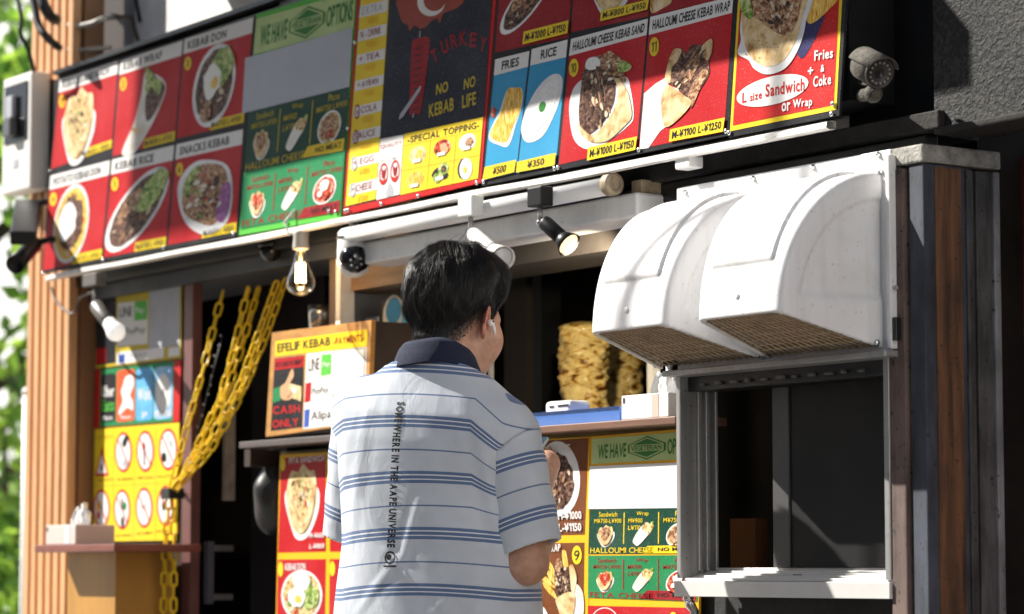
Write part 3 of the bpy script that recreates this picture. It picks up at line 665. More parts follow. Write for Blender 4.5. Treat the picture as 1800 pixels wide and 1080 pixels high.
for q, name, k in AP:
    sh = A.sheet(); sh.poly(q, mRed if k != 3 else mRed, 1); p = sh.done('dish_panel')
    bx = lambda u, w_: A.box_px(q, u, w_)
    sh = A.sheet(); sh.poly([bx(0, 0), bx(1, 0), bx(1, .15), bx(0, .15)], mWht, 2); sh.done('title_strip', p)
    sh = A.sheet(); sh.text(name, bx(.06, .035), bx(.06+min(.8, .062*len(name)), .035), bx(.06, .12), mBlk, 3); sh.done('lettering', p)
    sh = A.sheet(); sh.ell(bx(.08, .26), 6, 12, mAmber if k in (1, 2) else mYel, 2)
    sh.text(str(k), (bx(.08, .26)[0]-2, bx(.08, .26)[1]-6), (bx(.08, .26)[0]+2, bx(.08, .26)[1]-7), (bx(.08, .26)[0]-2, bx(.08, .26)[1]+7), mBlk, 3); sh.done('number_badge', p)
    sh = A.sheet(); sh.poly([bx(.5, .905), bx(1, .905), bx(1, 1), bx(.5, 1)], mYel, 2)
    sh.text(PR[k-1], bx(.53, .925), bx(.97, .925), bx(.53, .985), mBlk, 8, bold=False); sh.done('price_tag', p)
    sh = A.sheet(); c = bx(.52, .56)
    if k == 1: sandwich(sh, (122, 220), 31, 68, 3, fMix, -.3)
    elif k == 2:
        sh.blob([(237, 125), (232, 165), (222, 215), (204, 268), (224, 270), (243, 240), (262, 200), (275, 160), (272, 140), (255, 128)], fPaper, 3)
        sh.blob([(238, 122), (243, 140), (240, 180), (246, 212), (262, 190), (274, 155), (268, 142), (258, 135), (247, 120)], fMeat, 4)
        sh.blob([(238, 118), (241, 165), (250, 150), (263, 165), (268, 142), (256, 136), (246, 121)], fSalad, 5)
        sh.blob([(218, 222), (235, 226), (250, 215), (228, 234)], fBread, 5)
    elif k == 3: bowl(sh, (361, 148), (37, -10), (-4, 74), 3, [fMeat, (.35, -.4, .5, fSalad), (-.1, -.1, .42, fEgg), (.05, -.05, .15, fYolk), (-.2, .62, .25, fMeatL)])
    elif k == 4: bowl(sh, (121, 393), (31, -8), (-2, 70), 3, [fFries, (0, 0, .7, fMeat), (-.18, -.05, .48, fRice), (-.25, .15, .3, fEgg)], .1)
    elif k == 5: bowl(sh, (237, 368), (40, -4), (-36, 76), 3, [fMeat, (.25, -.45, .5, fSalad), (-.4, -.15, .34, fMeatL)])
    else:
        sh.blob([(308, 345), (312, 310), (340, 282), (385, 285), (402, 310), (405, 360), (395, 395), (360, 413), (325, 392)], fPlate, 3)
        sh.blob([(316, 345), (322, 312), (344, 290), (382, 290), (395, 315), (396, 360), (375, 395), (345, 390), (322, 375)], fMeatL, 4); sh.shreds((356, 342), 34, 48, 4.1, 60, mSh+mShV, .34, .07)
        sh.blob([(378, 380), (385, 330), (400, 322), (402, 360), (392, 390)], fPurp, 5); sh.blob([(318, 330), (330, 300), (345, 290), (340, 310), (325, 350)], fSalad, 5)
    sh.done('dish_picture', p)
screws(A, [(77, 480), (183, 457), (289, 436), (412, 411), (79, 300)])

# ---- B / G: green vegetarian boards (one overhead, one below the counter)
def veggie(B, hq, stick, dq, gq, cols_d, tagd, tagg, M0, red=True):
    sh = B.sheet(); sh.poly(hq, mGrnL, 2); p = sh.done('header_panel')
    bx = lambda u, w_: B.box_px(hq, u, w_)
    sh = B.sheet(); sh.text('WE HAVE', bx(.06, .25), bx(.33, .25), bx(.06, .82), mGrnT, 3, gap=.03); sh.text('OPTIONS', bx(.72, .22), bx(.985, .22), bx(.72, .8), mGrnT, 3, gap=.03); sh.done('lettering', p)
    sh = B.sheet(); c = bx(.525, .5); e1 = np.array(bx(.705, .5))-c; e2 = np.array(bx(.525, .95))-c
    f = lambda u, v: tuple(np.array(c)+e1*u+e2*v)
    sh.poly([f(-1, -.32), f(0, -1), f(1, -.32), f(1, .32), f(0, 1), f(-1, .32)], mGrnT, 3)
    sh.poly([f(-.9, -.3), f(0, -.88), f(.9, -.3), f(.9, .3), f(0, .88), f(-.9, .3)], mGrnL, 4)
    sh.poly([f(-.8, -.25), f(0, -.78), f(.8, -.25), f(.8, .25), f(0, .78), f(-.8, .25)], mGrnT, 5)
    sh.poly([f(-.86, -.28), f(.86, -.28), f(.86, .28), f(-.86, .28)], mGrnL, 6)
    sh.text('VEGETERIAN', f(-.8, -.22), f(.8, -.22), f(-.8, .22), mGrnT, 7, gap=.05); sh.done('emblem', p)
    o = B.slab('blank_sticker', stick, mStickG if M0 else mStick, th=.001, lay=4)
    for q, cheese, ink, tagq, tM, tI, base, fl in ((dq, 'HALLOUMI CHEESE', mGold if M0 else mYel, tagd, mYel, mBlk, mGrnD, 0), (gq, 'FETA CHEESE', mRedD, tagg, mRedD, mBlk, mGrn, 1)):
        sh = B.sheet(); sh.poly(q, base, 2); pp = sh.done('dish_panel')
        by = lambda u, w_: B.box_px(q, u, w_)
        sh = B.sheet(); sh.poly(tagq, tM, 3)
        t0, t1, t2, t3 = tagq                        # BL, TL, TR, BR
        L = lambda a, b_, t: (a[0]*(1-t)+b_[0]*t, a[1]*(1-t)+b_[1]*t)
        a, b_ = L(t1, t2, .22), L(t1, t2, .93); c_ = L(t0, t3, .28)
        up = (c_[1]-a[1])
        sh.text('NO MEAT', (a[0], a[1]+up*.25), (b_[0], b_[1]+up*.25), (a[0], a[1]+up*.72), tI, 4); sh.done('price_tag', pp)
        sh = B.sheet()
        h1 = .86
        sh.text(cheese, by(.02, h1), by(.6, h1), by(.02, .985), ink, 3, bold=False)
        for k, (nm, pr) in enumerate((('Sandwich', 'M\u00a5750-L\u00a5900'), ('Wrap', 'M\u00a5900'), ('Plate', 'M\u00a5750 L\u00a5900'))):
            u0 = (0.05, .365, .69)[k]; uw = (.25, .13, .30)[k]
            un = (.09, .44, .80)[k]; unw = (.17, .11, .11)[k]
            sh.text(nm, by(un, .06), by(un+unw, .06), by(un, .17), ink, 3, bold=False)
            sh.text(pr, by(u0, .21), by(u0+uw, .21), by(u0, .31), ink, 3, bold=False)
            if k == 1: sh.text('L\u00a51100', by(u0, .37), by(u0+.14, .37), by(u0, .47), ink, 3, bold=False)
        for u in (.325, .645):
            a, b_ = by(u, .08), by(u, .78); sh.line(a, b_, 1.6, ink, 3)
        sh.done('lettering', pp)
        sh = B.sheet()
        w_ = by(1, .5)[0]-by(0, .5)[0]; hh = by(.5, 1)[1]-by(.5, 0)[1]
        c = by(.155, .6); sandwich(sh, c, w_*.085, hh*.24, 3, fTom if fl else fMeatL, -.15, fMix); sh.done('dish_picture', pp); sh = B.sheet()
        t_, b_ = by(.575, .32), by(.43, .78); wrap(sh, t_, b_, w_*.045, 3, fMix); sh.done('dish_picture', pp); sh = B.sheet()
        c = by(.83, .58)
        bowl(sh, c, (w_*.115, -hh*.05), (-w_*.01, hh*.27), 3, [fTom, (0, -.3, .4, fRice), (-.3, .25, .22, fEgg), (.2, .35, .3, fTom)] if fl else [fMix, (0, 0, .7, fMeatL), (.2, .4, .25, fTom)], .12)
        sh.done('dish_picture', pp)
Bd = Board('menu_board', 'green vegetarian menu board with a blank sticker over its middle', 'menu board', S, (421, 413), TILT, 'sign boards over the shop front')
Bd.slab('panel', [(428, 22), (604, -32), (598, 383), (420, 414)], mGrnB)
sh = Bd.sheet(); sh.poly([(427, 210), (602, 160), (599, 372), (423, 404)], mGrn, 1); sh.done('border_panel')
veggie(Bd, [(429, 30), (604, -20), (603, 46), (427, 94)], [(414, 100), (602, 46), (602, 151), (414, 198)],
       [(424, 196), (602, 149), (600, 264), (422, 303)], [(422, 308), (600, 269), (597, 370), (422, 402)], None,
       [(524, 278), (534, 257), (599, 242), (598, 264)], [(523, 386), (533, 366), (597, 352), (597, 373)], True)
screws(Bd, [(505, 391), (580, 372), (592, 373)])

# ---- C: Turkey board
C_ = Board('menu_board', 'black and yellow Turkey menu board with a red border and a topping chart', 'menu board', S, (603, 378), TILT, 'sign boards over the shop front')
C_.slab('panel', [(606, -30), (856, -106), (845, 321), (603, 378)], mRedB)
sh = C_.sheet(); sh.poly([(611, -30), (849, -100), (841, 313), (606, 365)], mBlk, 1); sh.done('border_panel')
sh = C_.sheet(); sh.poly([(613, -20), (664, -38), (660, 350), (607, 363)], mYel, 2); pc_ = sh.done('extras_panel')
sh = C_.sheet()
rows = [(5, 26), (48, 68), (92, 110), (138, 156), (184, 203), (229, 248), (276, 294), (322, 342)]
for i, (a, b_) in enumerate(rows):
    sh.poly([(613, a+3), (662, a-9), (662, b_-9), (612, b_+3)], mWht if i else mWht, 3)
sh.done('white_strip', pc_)
sh = C_.sheet()
for i, (a, b_) in enumerate(rows):
    s_ = ['EXTRA', 'N - DRINK', '+ TEA', '+ AYRAN', 'x COLA', 'SAUCE', '+ EGG', '+ CHEESE'][i]
    sh.text(s_, (617, a+5), (653, a-4), (617, b_-2), mMaroon if i else mGrey, 4, bold=False)
    sh.text('\u00a5'+['50', '100', '150', '200', '150', '50', '80', '100'][i], (628, b_+3), (646, b_-1), (628, b_+14), mAmber, 4, bold=False)
    if i in (4, 5, 6, 7): sh.ring((619, (a+b_)/2+2), 5, 13, .25, mMaroon if i < 6 else mGrey, 5, n=16)
sh.done('lettering', pc_)
sh = C_.sheet(); sh.poly([(666, -30), (848, -95), (845, 203), (662, 241)], mNavy, 2); pn = sh.done('night_panel')
sh = C_.sheet()
sh.blob([(680, -40), (677, -2), (684, 22), (690, 36), (700, 42), (704, 52), (712, 42), (722, 48), (733, 44), (742, 34), (752, 30), (757, 38), (762, 22), (775, 16), (790, 8), (800, -10), (800, -60)], mat('dull brick red ink', (0.33, 0.05, 0.03), var=0.2, vs=9, **P), 3)
sh.ell((740, 0), 25, 26, mWht, 4); sh.ell((746, -4), 20, 21, mat('dull brick red ink', (0.33, 0.05, 0.03)), 5); sh.done('flag_emblem', pn)
sh = C_.sheet()
sh.blob([(710, 70), (722, 65), (738, 63), (741, 80), (739, 110), (736, 150), (731, 197), (722, 198), (712, 199), (710, 150), (709, 100)], mRedD, 3)
for i in range(10): sh.blob([(713, 84+i*12), (722, 82+i*12), (731, 78+i*12), (722, 84.5+i*12)], mBlk, 4, 2)
sh.line((723, 52), (722, 64), 1.6, mGrey, 3); sh.line((720, 198), (718, 206), 1.6, mGrey, 3)
sh.poly([(731, 149), (727, 152), (696, 200), (694, 210), (701, 205), (729, 159)], mGrey, 5); sh.done('spit_picture', pn)
sh = C_.sheet()
for ch, x, y, a in (('T', 751, 97, -.55), ('U', 768, 80, -.4), ('R', 784, 70, -.3), ('K', 800, 65, -.15), ('E', 818, 68, .05), ('Y', 836, 76, .25)):
    ux, uy = 6.2*math.cos(a), 6.2*math.sin(a); vx, vy = -13*math.sin(a)*.6, 13*math.cos(a)
    sh.text(ch, (x-ux-vx, y-uy-vy), (x+ux-vx, y+uy-vy), (x-ux+vx, y-uy+vy), mRedD, 3)
for s_, tl, tr, bl in (('NO', (757, 147), (778, 141), (757, 166)), ('NO', (806, 137), (826, 131), (806, 157)), ('KEBAB', (746, 183), (789, 170), (747, 206)), ('LIFE', (804, 167), (828, 160), (805, 190))):
    sh.text(s_, tl, tr, bl, mGold, 3)
sh.done('lettering', pn)
sh = C_.sheet(); sh.poly([(662, 244), (703, 236), (702, 342), (661, 352)], mWht, 2); pw = sh.done('seal_panel')
sh = C_.sheet()
for c, a, b_ in (((672, 306), 8, 20), ((692, 301), 8.5, 20)):
    sh.ring(c, a, b_, .22, mRedB, 3, n=20)
    sh.blob([(c[0]-4, c[1]-10), (c[0], c[1]-6), (c[0]+4, c[1]-11), (c[0]+3, c[1]+6), (c[0], c[1]+9), (c[0]-3, c[1]+5)], mRedD, 3, 3)
    sh.blob([(c[0]-7, c[1]+8), (c[0], c[1]+11), (c[0]+7, c[1]+7), (c[0]+5, c[1]+15), (c[0], c[1]+18), (c[0]-5, c[1]+16)], mRedB, 4, 3)
sh.text('QUALITY', (664, 255), (701, 247), (664, 263), mMaroon, 3, bold=False); sh.text('HALAL MEAT', (664, 281), (701, 273), (664, 286), mGrey, 3, bold=False)
sh.blob([(677, 345), (681, 326), (684, 322), (688, 326), (691, 342)], mGrey, 3, 3); sh.done('seal_emblem', pw)
sh = C_.sheet(); sh.poly([(704, 235), (843, 205), (840, 314), (703, 343)], mYel, 2); pt = sh.done('topping_panel')
sh = C_.sheet(); sh.text('-SPECIAL TOPPING-', (711, 240), (837, 213), (711, 252), mBlk, 3)
for a, b_ in (((705, 256), (841, 228)), ((704, 300), (840, 273)), ((752, 247), (750, 333)), ((797, 238), (795, 324))): sh.line(a, b_, .9, mGold, 3)
sh.done('lettering', pt)
for c, Ms, nm in (((730, 272), [fBread, fFries], ''), ((773, 260), [fTom, fSkin], ''), ((817, 250), [fPlate, fMeatL], ''), ((728, 316), [fFries, fFries], ''), ((772, 303), [mBlk, fSalad], ''), ((818, 297), [fEgg, fYolk], '')):
    sh = C_.sheet(); x, y = c
    if Ms[0] is fEgg:
        sh.ell((x-4, y), 11, 19, mBlk, 3, jit=.04); sh.ell(c, 11, 19, fEgg, 4); sh.ell((x-1, y+2), 3.6, 6, fYolk, 5)
    elif Ms[0] is mBlk:
        sh.blob([(x-15, y+6), (x-6, y-8), (x+4, y-4), (x-4, y+12)], mBlk, 3, 3); sh.ell((x+6, y-6), (9, -2), (0, 11), fSalad, 4); sh.ell((x+7, y-6), 4.5, 6, fMeat, 5); sh.ell((x-4, y+10), 7, 9, fSalad, 5); sh.blob([(x+8, y+4), (x+15, y+2), (x+13, y+10), (x+6, y+12)], mBlk, 4, 3)
    else:
        sh.blob([(x-14, y+6), (x-12, y-6), (x-3, y-14), (x+9, y-15), (x+15, y-6), (x+13, y+6), (x+2, y+13), (x-8, y+13)], Ms[0], 3, 4)
        sh.ell((x+4, y), 7, 10, Ms[1], 4, jit=.2, n=12)
    if Ms[0] is not fEgg: sh.poly([(x-7, y+9), (x+7, y+6), (x+7, y+12), (x-7, y+15)], mWht, 6)
    sh.done('topping_picture', pt)
screws(C_, [(609, 371), (614, 370), (672, 359), (737, 345), (840, 322), (609, 72), (605, 225)])

# ---- D: fries, rice and halloumi
D = Board('menu_board', 'menu board with FRIES, RICE and two halloumi cheese kebab dishes', 'menu board', S, (847, 326), TILT, 'sign boards over the shop front')
D.slab('panel', [(858, -106), (1288, -236), (1281, 238), (847, 327)], mBlk)
def title(B, p, s_, q, u0=.08, u1=.9):
    sh = B.sheet(); sh.poly(q, mWht, 2); sh.done('title_strip', p)
    bx = lambda u, w_: B.box_px(q, u, w_)
    sh = B.sheet(); sh.text(s_, bx(u0, .22), bx(u1, .22), bx(u0, .78), mBlk, 3, gap=.06); sh.done('lettering', p)
def price(B, p, s_, q, u0=.05, u1=.95):
    sh = B.sheet(); sh.poly(q, mYel, 8); bx = lambda u, w_: B.box_px(q, u, w_)
    sh.text(s_, bx(u0, .18), bx(u1, .18), bx(u0, .82), mBlk, 9, gap=.07); sh.done('price_tag', p)
def badge(B, p, s_, c, a, b_):
    sh = B.sheet(); sh.ell(c, a, b_, mYel, 3); w_ = a*.55
    sh.text(s_, (c[0]-w_, c[1]-b_*.55+2), (c[0]+w_, c[1]-b_*.55-1), (c[0]-w_, c[1]+b_*.6+1), mBlk, 4, bold=False); sh.done('number_badge', p)
sh = D.sheet(); sh.poly([(861, -100), (989, -140), (987, 64), (858, 91)], mRedD, 1); p = sh.done('dish_panel')
sh = D.sheet(); bowl(sh, (908, 0), (40, -28), (-18, 52), 2, [fMeat, (-.3, -.3, .4, fMeatL)]); sh.done('dish_picture', p); price(D, p, 'M-\u00a51000 L-\u00a51150', [(909, 54), (988, 34), (987, 57), (908, 77)])
sh = D.sheet(); sh.poly([(993, -140), (1129, -180), (1127, 27), (991, 55)], mRedD, 1); p = sh.done('dish_panel')
sh = D.sheet(); sandwich(sh, (1060, -32), 44, 56, 2, fMeatL, -.3); sh.done('dish_picture', p); price(D, p, 'M-\u00a5800 L-\u00a5950', [(1045, 17), (1129, -3), (1127, 15), (1044, 36)])
sh = D.sheet(); sh.poly([(1132, -180), (1280, -225), (1279, -9), (1131, 26)], mRedD, 1); p = sh.done('dish_panel')
sh = D.sheet(); sh.blob([(1131, -30), (1150, -30), (1168, -2), (1150, 14), (1131, 18)], fBread, 2); sh.done('dish_picture', p)
sh = D.sheet(); sh.poly([(859, 103), (919, 88), (907, 304), (850, 317)], mBlu, 1); p = sh.done('dish_panel')
title(D, p, 'FRIES', [(859, 103), (919, 88), (918, 116), (858, 132)], .22, .72)
price(D, p, '\u00a5500', [(853, 294), (908, 281), (906, 303), (850, 317)], .3, .72)
sh = D.sheet(); sh.blob([(856, 245), (858, 226), (872, 195), (882, 160), (895, 154), (910, 156), (911, 185), (902, 220), (891, 256), (872, 254)], fPlate, 2)
sh.blob([(857, 238), (862, 222), (875, 195), (884, 158), (895, 153), (910, 158), (909, 190), (898, 220), (888, 248), (870, 248)], fFries, 3); sh.ell((861, 197), 5, 9, fTom, 3, jit=.2); sh.done('dish_picture', p)
sh = D.sheet(); sh.poly([(923, 85), (986, 68), (977, 291), (909, 304)], mBlu, 1); p = sh.done('dish_panel')
title(D, p, 'RICE', [(923, 85), (986, 68), (985, 99), (922, 114)], .28, .72)
price(D, p, '\u00a5350', [(910, 285), (978, 269), (977, 291), (909, 304)], .28, .72)
sh = D.sheet(); sh.blob([(924, 250), (912, 228), (920, 188), (940, 150), (962, 130), (979, 134), (980, 165), (968, 205), (950, 240)], fPlate, 2)
sh.blob([(924, 232), (920, 215), (930, 185), (948, 152), (965, 138), (974, 145), (972, 170), (960, 205), (942, 228)], fRice, 3); sh.blob([(942, 186), (948, 178), (954, 182), (951, 194), (944, 196)], mGrnT, 4, 3); sh.done('dish_picture', p)
sh = D.sheet(); sh.poly([(992, 67), (1127, 31), (1119, 258), (982, 290)], mRed, 1); p = sh.done('dish_panel')
title(D, p, 'HALLOUMI CHEESE KEBAB SAND', [(992, 67), (1127, 31), (1126, 60), (990, 97)], .04, .97)
badge(D, p, '10', (1000, 118), 8.5, 16)
price(D, p, 'M-\u00a51000 L-\u00a51150', [(1035, 260), (1121, 240), (1119, 264), (1034, 283)])
z5 = lambda pts: [(840+x/3.6, y/3.6) for x, y in pts]
sh = D.sheet()
sh.blob(z5([(560, 700), (575, 570), (635, 500), (700, 520), (900, 480), (945, 560), (975, 730), (940, 800), (800, 910), (690, 945), (600, 880)]), fPlate, 2)
sh.blob(z5([(640, 440), (665, 370), (720, 350), (760, 340), (805, 318), (850, 350), (940, 405), (940, 440), (900, 455), (915, 510), (850, 540), (760, 560), (640, 560)]), fMeatL, 3)
sh.blob(z5([(625, 720), (630, 560), (640, 440), (690, 440), (760, 430), (830, 480), (850, 560), (840, 660), (780, 780), (700, 850), (650, 830)]), fMeat, 4)
sh.shreds(z5([(735, 640)])[0], (29, 0), (8, 58), 4.1, 44, mSh, .34, .07, 1.4); sh.shreds(z5([(820, 430)])[0], (30, 6), (0, 22), 4.2, 20, mSh+mShV[2:3], .4, .09)
sh.blob(z5([(655, 385), (680, 360), (725, 360), (745, 390), (735, 425), (690, 440), (655, 430)]), fRice, 4)
sh.blob(z5([(830, 470), (860, 480), (920, 560), (945, 620), (965, 730), (930, 790), (820, 890), (720, 900), (650, 850), (612, 760), (640, 800), (720, 855), (790, 790), (850, 690), (870, 570)]), fBread, 5)
sh.blob(z5([(860, 400), (900, 385), (945, 410), (935, 440), (890, 455), (860, 440)]), fSalad, 5)
sh.done('dish_picture', p)
sh = D.sheet(); sh.poly([(1131, 28), (1277, -9), (1273, 232), (1123, 262)], mRed, 1); p = sh.done('dish_panel')
title(D, p, 'HALLOUMI CHEESE KEBAB WRAP', [(1131, 28), (1277, -9), (1276, 21), (1130, 60)], .04, .97)
badge(D, p, '11', (1141, 81), 8.5, 17)
price(D, p, 'M-\u00a51100 L-\u00a51250', [(1179, 228), (1275, 207), (1273, 232), (1178, 250)])
sh = D.sheet()
sh.poly(z5([(1034, 590), (1100, 530), (1165, 490), (1190, 540), (1250, 560), (1290, 640), (1200, 790), (1150, 830), (1080, 938), (1024, 945)]), fPaper, 2)
sh.blob(z5([(1165, 500), (1180, 390), (1200, 330), (1225, 300), (1270, 310), (1285, 335), (1330, 280), (1385, 280), (1450, 240), (1457, 330), (1440, 390), (1445, 470), (1380, 590), (1345, 682), (1320, 640), (1250, 560)]), fMeat, 3)
sh.blob(z5([(1165, 500), (1182, 385), (1205, 320), (1230, 303), (1262, 315), (1240, 380), (1205, 430), (1200, 520)]), fBread, 4)
sh.blob(z5([(1390, 290), (1450, 242), (1456, 320), (1430, 380), (1400, 340)]), fBread, 4)
sh.blob(z5([(1330, 560), (1400, 440), (1440, 460), (1400, 540), (1375, 610), (1345, 680), (1320, 630)]), fMeatL, 4)
sh.blob(z5([(1150, 650), (1165, 560), (1200, 540), (1290, 600), (1345, 650), (1260, 760), (1180, 800)]), fBread, 5)
sh.shreds(z5([(1320, 430)])[0], (28, -18), (-12, 34), 4.1, 40, mSh, .36, .07, 1.9)
sh.blob(z5([(1290, 430), (1380, 330), (1370, 430), (1300, 540)]), fMeatL, 4)
sh.done('dish_picture', p)
screws(D, [(852, 320), (977, 297), (983, 295), (1125, 264), (1278, 231)])

# ---- E: fries and coke set
E_ = Board('menu_board', 'red menu board with a yellow border offering a large sandwich with fries and coke', 'menu board', S, (1281, 240), TILT, 'sign boards over the shop front')
E_.slab('panel', [(1290, -240), (1480, -295), (1475, 203), (1281, 242)], mBlk)
sh = E_.sheet(); sh.poly([(1287, -200), (1471, -250), (1470, 193), (1283, 231)], mYel, 1); sh.done('border_panel')
sh = E_.sheet(); sh.poly([(1291, -195), (1466, -245), (1465, 185), (1288, 221)], mRedB, 2); p = sh.done('dish_panel')
z6 = lambda pts: [(1250+x/3.273, y/3.273) for x, y in pts]
sh = E_.sheet()
sh.blob(z6([(500, 100), (560, 120), (625, 80), (600, 170), (515, 330), (470, 290), (440, 200)]), mat('printed navy pouch', (0.03, 0.03, 0.11), **P), 3); sh.done('pouch_picture', p); sh = E_.sheet()
sh.blob(z6([(520, -60), (640, -100), (700, -20), (660, 40), (570, 125), (525, 110)]), fFries, 4); sh.done('fries_picture', p); sh = E_.sheet()
sh.blob(z6([(150, -60), (145, 60), (140, 160), (148, 230), (133, 295), (150, 320), (200, 345), (235, 395), (310, 428), (395, 405), (450, 350), (500, 240), (522, 120), (528, -60)]), fPlate, 5)
sh.blob(z6([(150, -60), (146, 60), (160, 200), (200, 310), (270, 370), (340, 380), (410, 340), (470, 230), (495, 120), (500, -60)]), fBread, 6)
sh.blob(z6([(205, -80), (215, 80), (250, 110), (300, 150), (370, 190), (430, 195), (470, 130), (490, 20), (480, -80)]), fMeatL, 7)
sh.shreds(z6([(350, 60)])[0], (34, 4), (4, 38), 7.1, 44, mSh, .34, .07); sh.shreds(z6([(300, 290)])[0], (46, 0), (10, 26), 6.1, 14, [mat('toasted bread spot', (.42, .24, .09), **P)], .08, .05)
sh.blob(z6([(140, -40), (140, 50), (200, 110), (215, 60), (190, -30)]), fSalad, 7)
sh.done('dish_picture', p)
sh = E_.sheet(); sh.ell((1356, 159), (63, -14.5), (3, 25), mWht, 4, n=40); sh.done('white_oval', p)
sh = E_.sheet(); z = lambda x, y: (1250+x/3.273, y/3.273)
sh.text('L', z(173, 535), z(198, 527), z(175, 596), mRedB, 5); sh.text('size', z(219, 540), z(286, 522), z(220, 585), mRedB, 5); sh.text('Sandwich', z(305, 485), z(531, 447), z(308, 560), mRedB, 5)
sh.text('or', z(405, 595), z(455, 587), z(407, 645), mWht, 5); sh.text('Wrap', z(470, 575), z(581, 560), z(472, 637), mWht, 5)
sh.text('Fries', z(580, 290), z(687, 272), z(582, 350), mWht, 5); sh.text('&', z(621, 373), z(643, 368), z(622, 416), mWht, 5); sh.text('+', z(547, 388), z(578, 382), z(548, 430), mWht, 5)
sh.text('Coke', z(581, 440), z(684, 422), z(583, 503), mWht, 5); sh.done('lettering', p)
screws(E_, [(1465, 183), (1464, 201), (1284, 234)])

# ================================================================== boards under the counter
G0 = lambda x, y: U(x, y, 0.004)
Fb = Board('menu_board', 'yellow framed menu board of numbered kebab plates under the counter, partly behind the man', 'menu board', G0, (484, 1130), 0, 'menu boards under the counter')
Fb.slab('panel', [(492, 800), (1036, 768), (1034, 1130), (484, 1130)], mAmber)
def dishp(q, M):
    sh = Fb.sheet(); sh.poly(q, M, 1); return sh.done('dish_panel')
zf = lambda x, y: (280+x/3.6, 780+y/3.6)
p = dishp([(494, 806), (573, 800), (573, 970), (489, 972)], mRed)
sh = Fb.sheet(); sandwich(sh, (530, 882), 32, 66, 2, fMix, -.15); sh.done('dish_picture', p)
sh = Fb.sheet(); sh.text('PITA SANDWICH', (509, 805), (571, 800), (509, 816), mWht, 3); sh.text('M-\u00a5600', (546, 937), (572, 936), (546, 946), mWht, 7); sh.text('L-\u00a5800', (546, 956), (572, 955), (546, 965), mWht, 7); sh.done('lettering', p)
sh = Fb.sheet(); sh.ell((498, 816), 4.5, 12, mYel, 3); sh.done('number_badge', p)
p = dishp([(489, 984), (573, 983), (571, 1125), (486, 1125)], mRed)
sh = Fb.sheet(); bowl(sh, (531, 1047), 36, 45, 2, [fMix, (.45, .1, .45, fSalad), (.0, -.6, .4, fRice), (-.2, .05, .42, fEgg), (-.12, .15, .16, fYolk)], .1); sh.done('dish_picture', p)
sh = Fb.sheet(); sh.text('KEBAB DON', (502, 991), (538, 990), (502, 1003), mWht, 3); sh.done('lettering', p)
sh = Fb.sheet(); sh.ell((494, 1001), 4.5, 13, mYel, 3); sh.done('number_badge', p)
p = dishp([(580, 799), (680, 793), (680, 970), (580, 970)], mRed)
sh = Fb.sheet(); wrap(sh, (655, 830), (610, 935), 17, 2, fMix); sh.done('dish_picture', p)
sh = Fb.sheet(); sh.text('KEBAB WRAP', (600, 803), (660, 799), (600, 815), mWht, 3); sh.done('lettering', p)
p = dishp([(580, 983), (680, 983), (678, 1125), (578, 1125)], mRed)
sh = Fb.sheet(); bowl(sh, (635, 1055), 34, 44, 2, [fMeat, (.3, -.3, .45, fSalad), (-.3, -.2, .34, fMeatL)]); sh.done('dish_picture', p)
sh = Fb.sheet(); sh.text('KEBAB RICE', (600, 991), (645, 991), (600, 1003), mWht, 3); sh.done('lettering', p)
sh = Fb.sheet(); sh.ell((585, 1000), 5, 13, mYel, 3); sh.done('number_badge', p)
for q, c, k in (([(690, 793), (790, 786), (790, 968), (690, 970)], (740, 880), 0), ([(690, 982), (790, 981), (790, 1125), (690, 1125)], (740, 1055), 1), ([(800, 785), (905, 779), (905, 964), (800, 967)], (852, 878), 1), ([(800, 980), (905, 976), (905, 1125), (800, 1125)], (852, 1052), 0)):
    p = dishp(q, mBrn); sh = Fb.sheet()
    if k: bowl(sh, c, 36, 50, 2, [fMeat, (.3, -.35, .45, fFries), (-.35, .2, .34, fMeatL)])
    else: sandwich(sh, c, 36, 60, 2, fMeatL, -.15)
    sh.done('dish_picture', p)
    sh = Fb.sheet(); sh.text('M-\u00a5900', (q[2][0]-45, q[2][1]-32), (q[2][0]-6, q[2][1]-33), (q[2][0]-45, q[2][1]-19), mWht, 9, gap=.05); sh.done('lettering', p)
zg = lambda x, y: (900+x/3.175, 740+y/3.175)
p = dishp([(912, 778), (1035, 770), (1028, 940), (912, 943)], mBrn)
sh = Fb.sheet(); sh.ell((982, 842), (38, -4), (4, 66), fPlate, 2, n=36)
sh.ell((978, 846), (31, -3), (3, 52), fMeat, 3, n=40, jit=.05); sh.shreds((978, 846), (29, -3), (3, 50), 3.2, 70, mSh, .26, .05)
sh.ell((966, 812), (20, -2), (2, 26), fMeatL, 8, n=24, jit=.14); sh.shreds((966, 812), (19, -2), (2, 25), 8.2, 16, [mSh[2], mSh[3], mSh[4]], .4, .1); sh.ell((962, 850), (16, -2), (2, 22), fMeatL, 4, n=24, jit=.14); sh.done('dish_picture', p)
sh = Fb.sheet(); sh.text('FAMILY PLATE', (927, 787), (1004, 781), (927, 800), mWht, 6, gap=.05); sh.text('M-\u00a51000', zg(262, 507), zg(392, 502), zg(264, 553), mWht, 6, gap=.05); sh.text('L-\u00a51150', zg(265, 573), zg(391, 568), zg(267, 620), mWht, 6, gap=.05); sh.done('lettering', p)
p = dishp([(912, 956), (1027.5, 954), (1025, 1125), (912, 1125)], mBrn)
zh = lambda pts: [(880+x/6.75, 920+y/6.75) for x, y in pts]
sh = Fb.sheet()
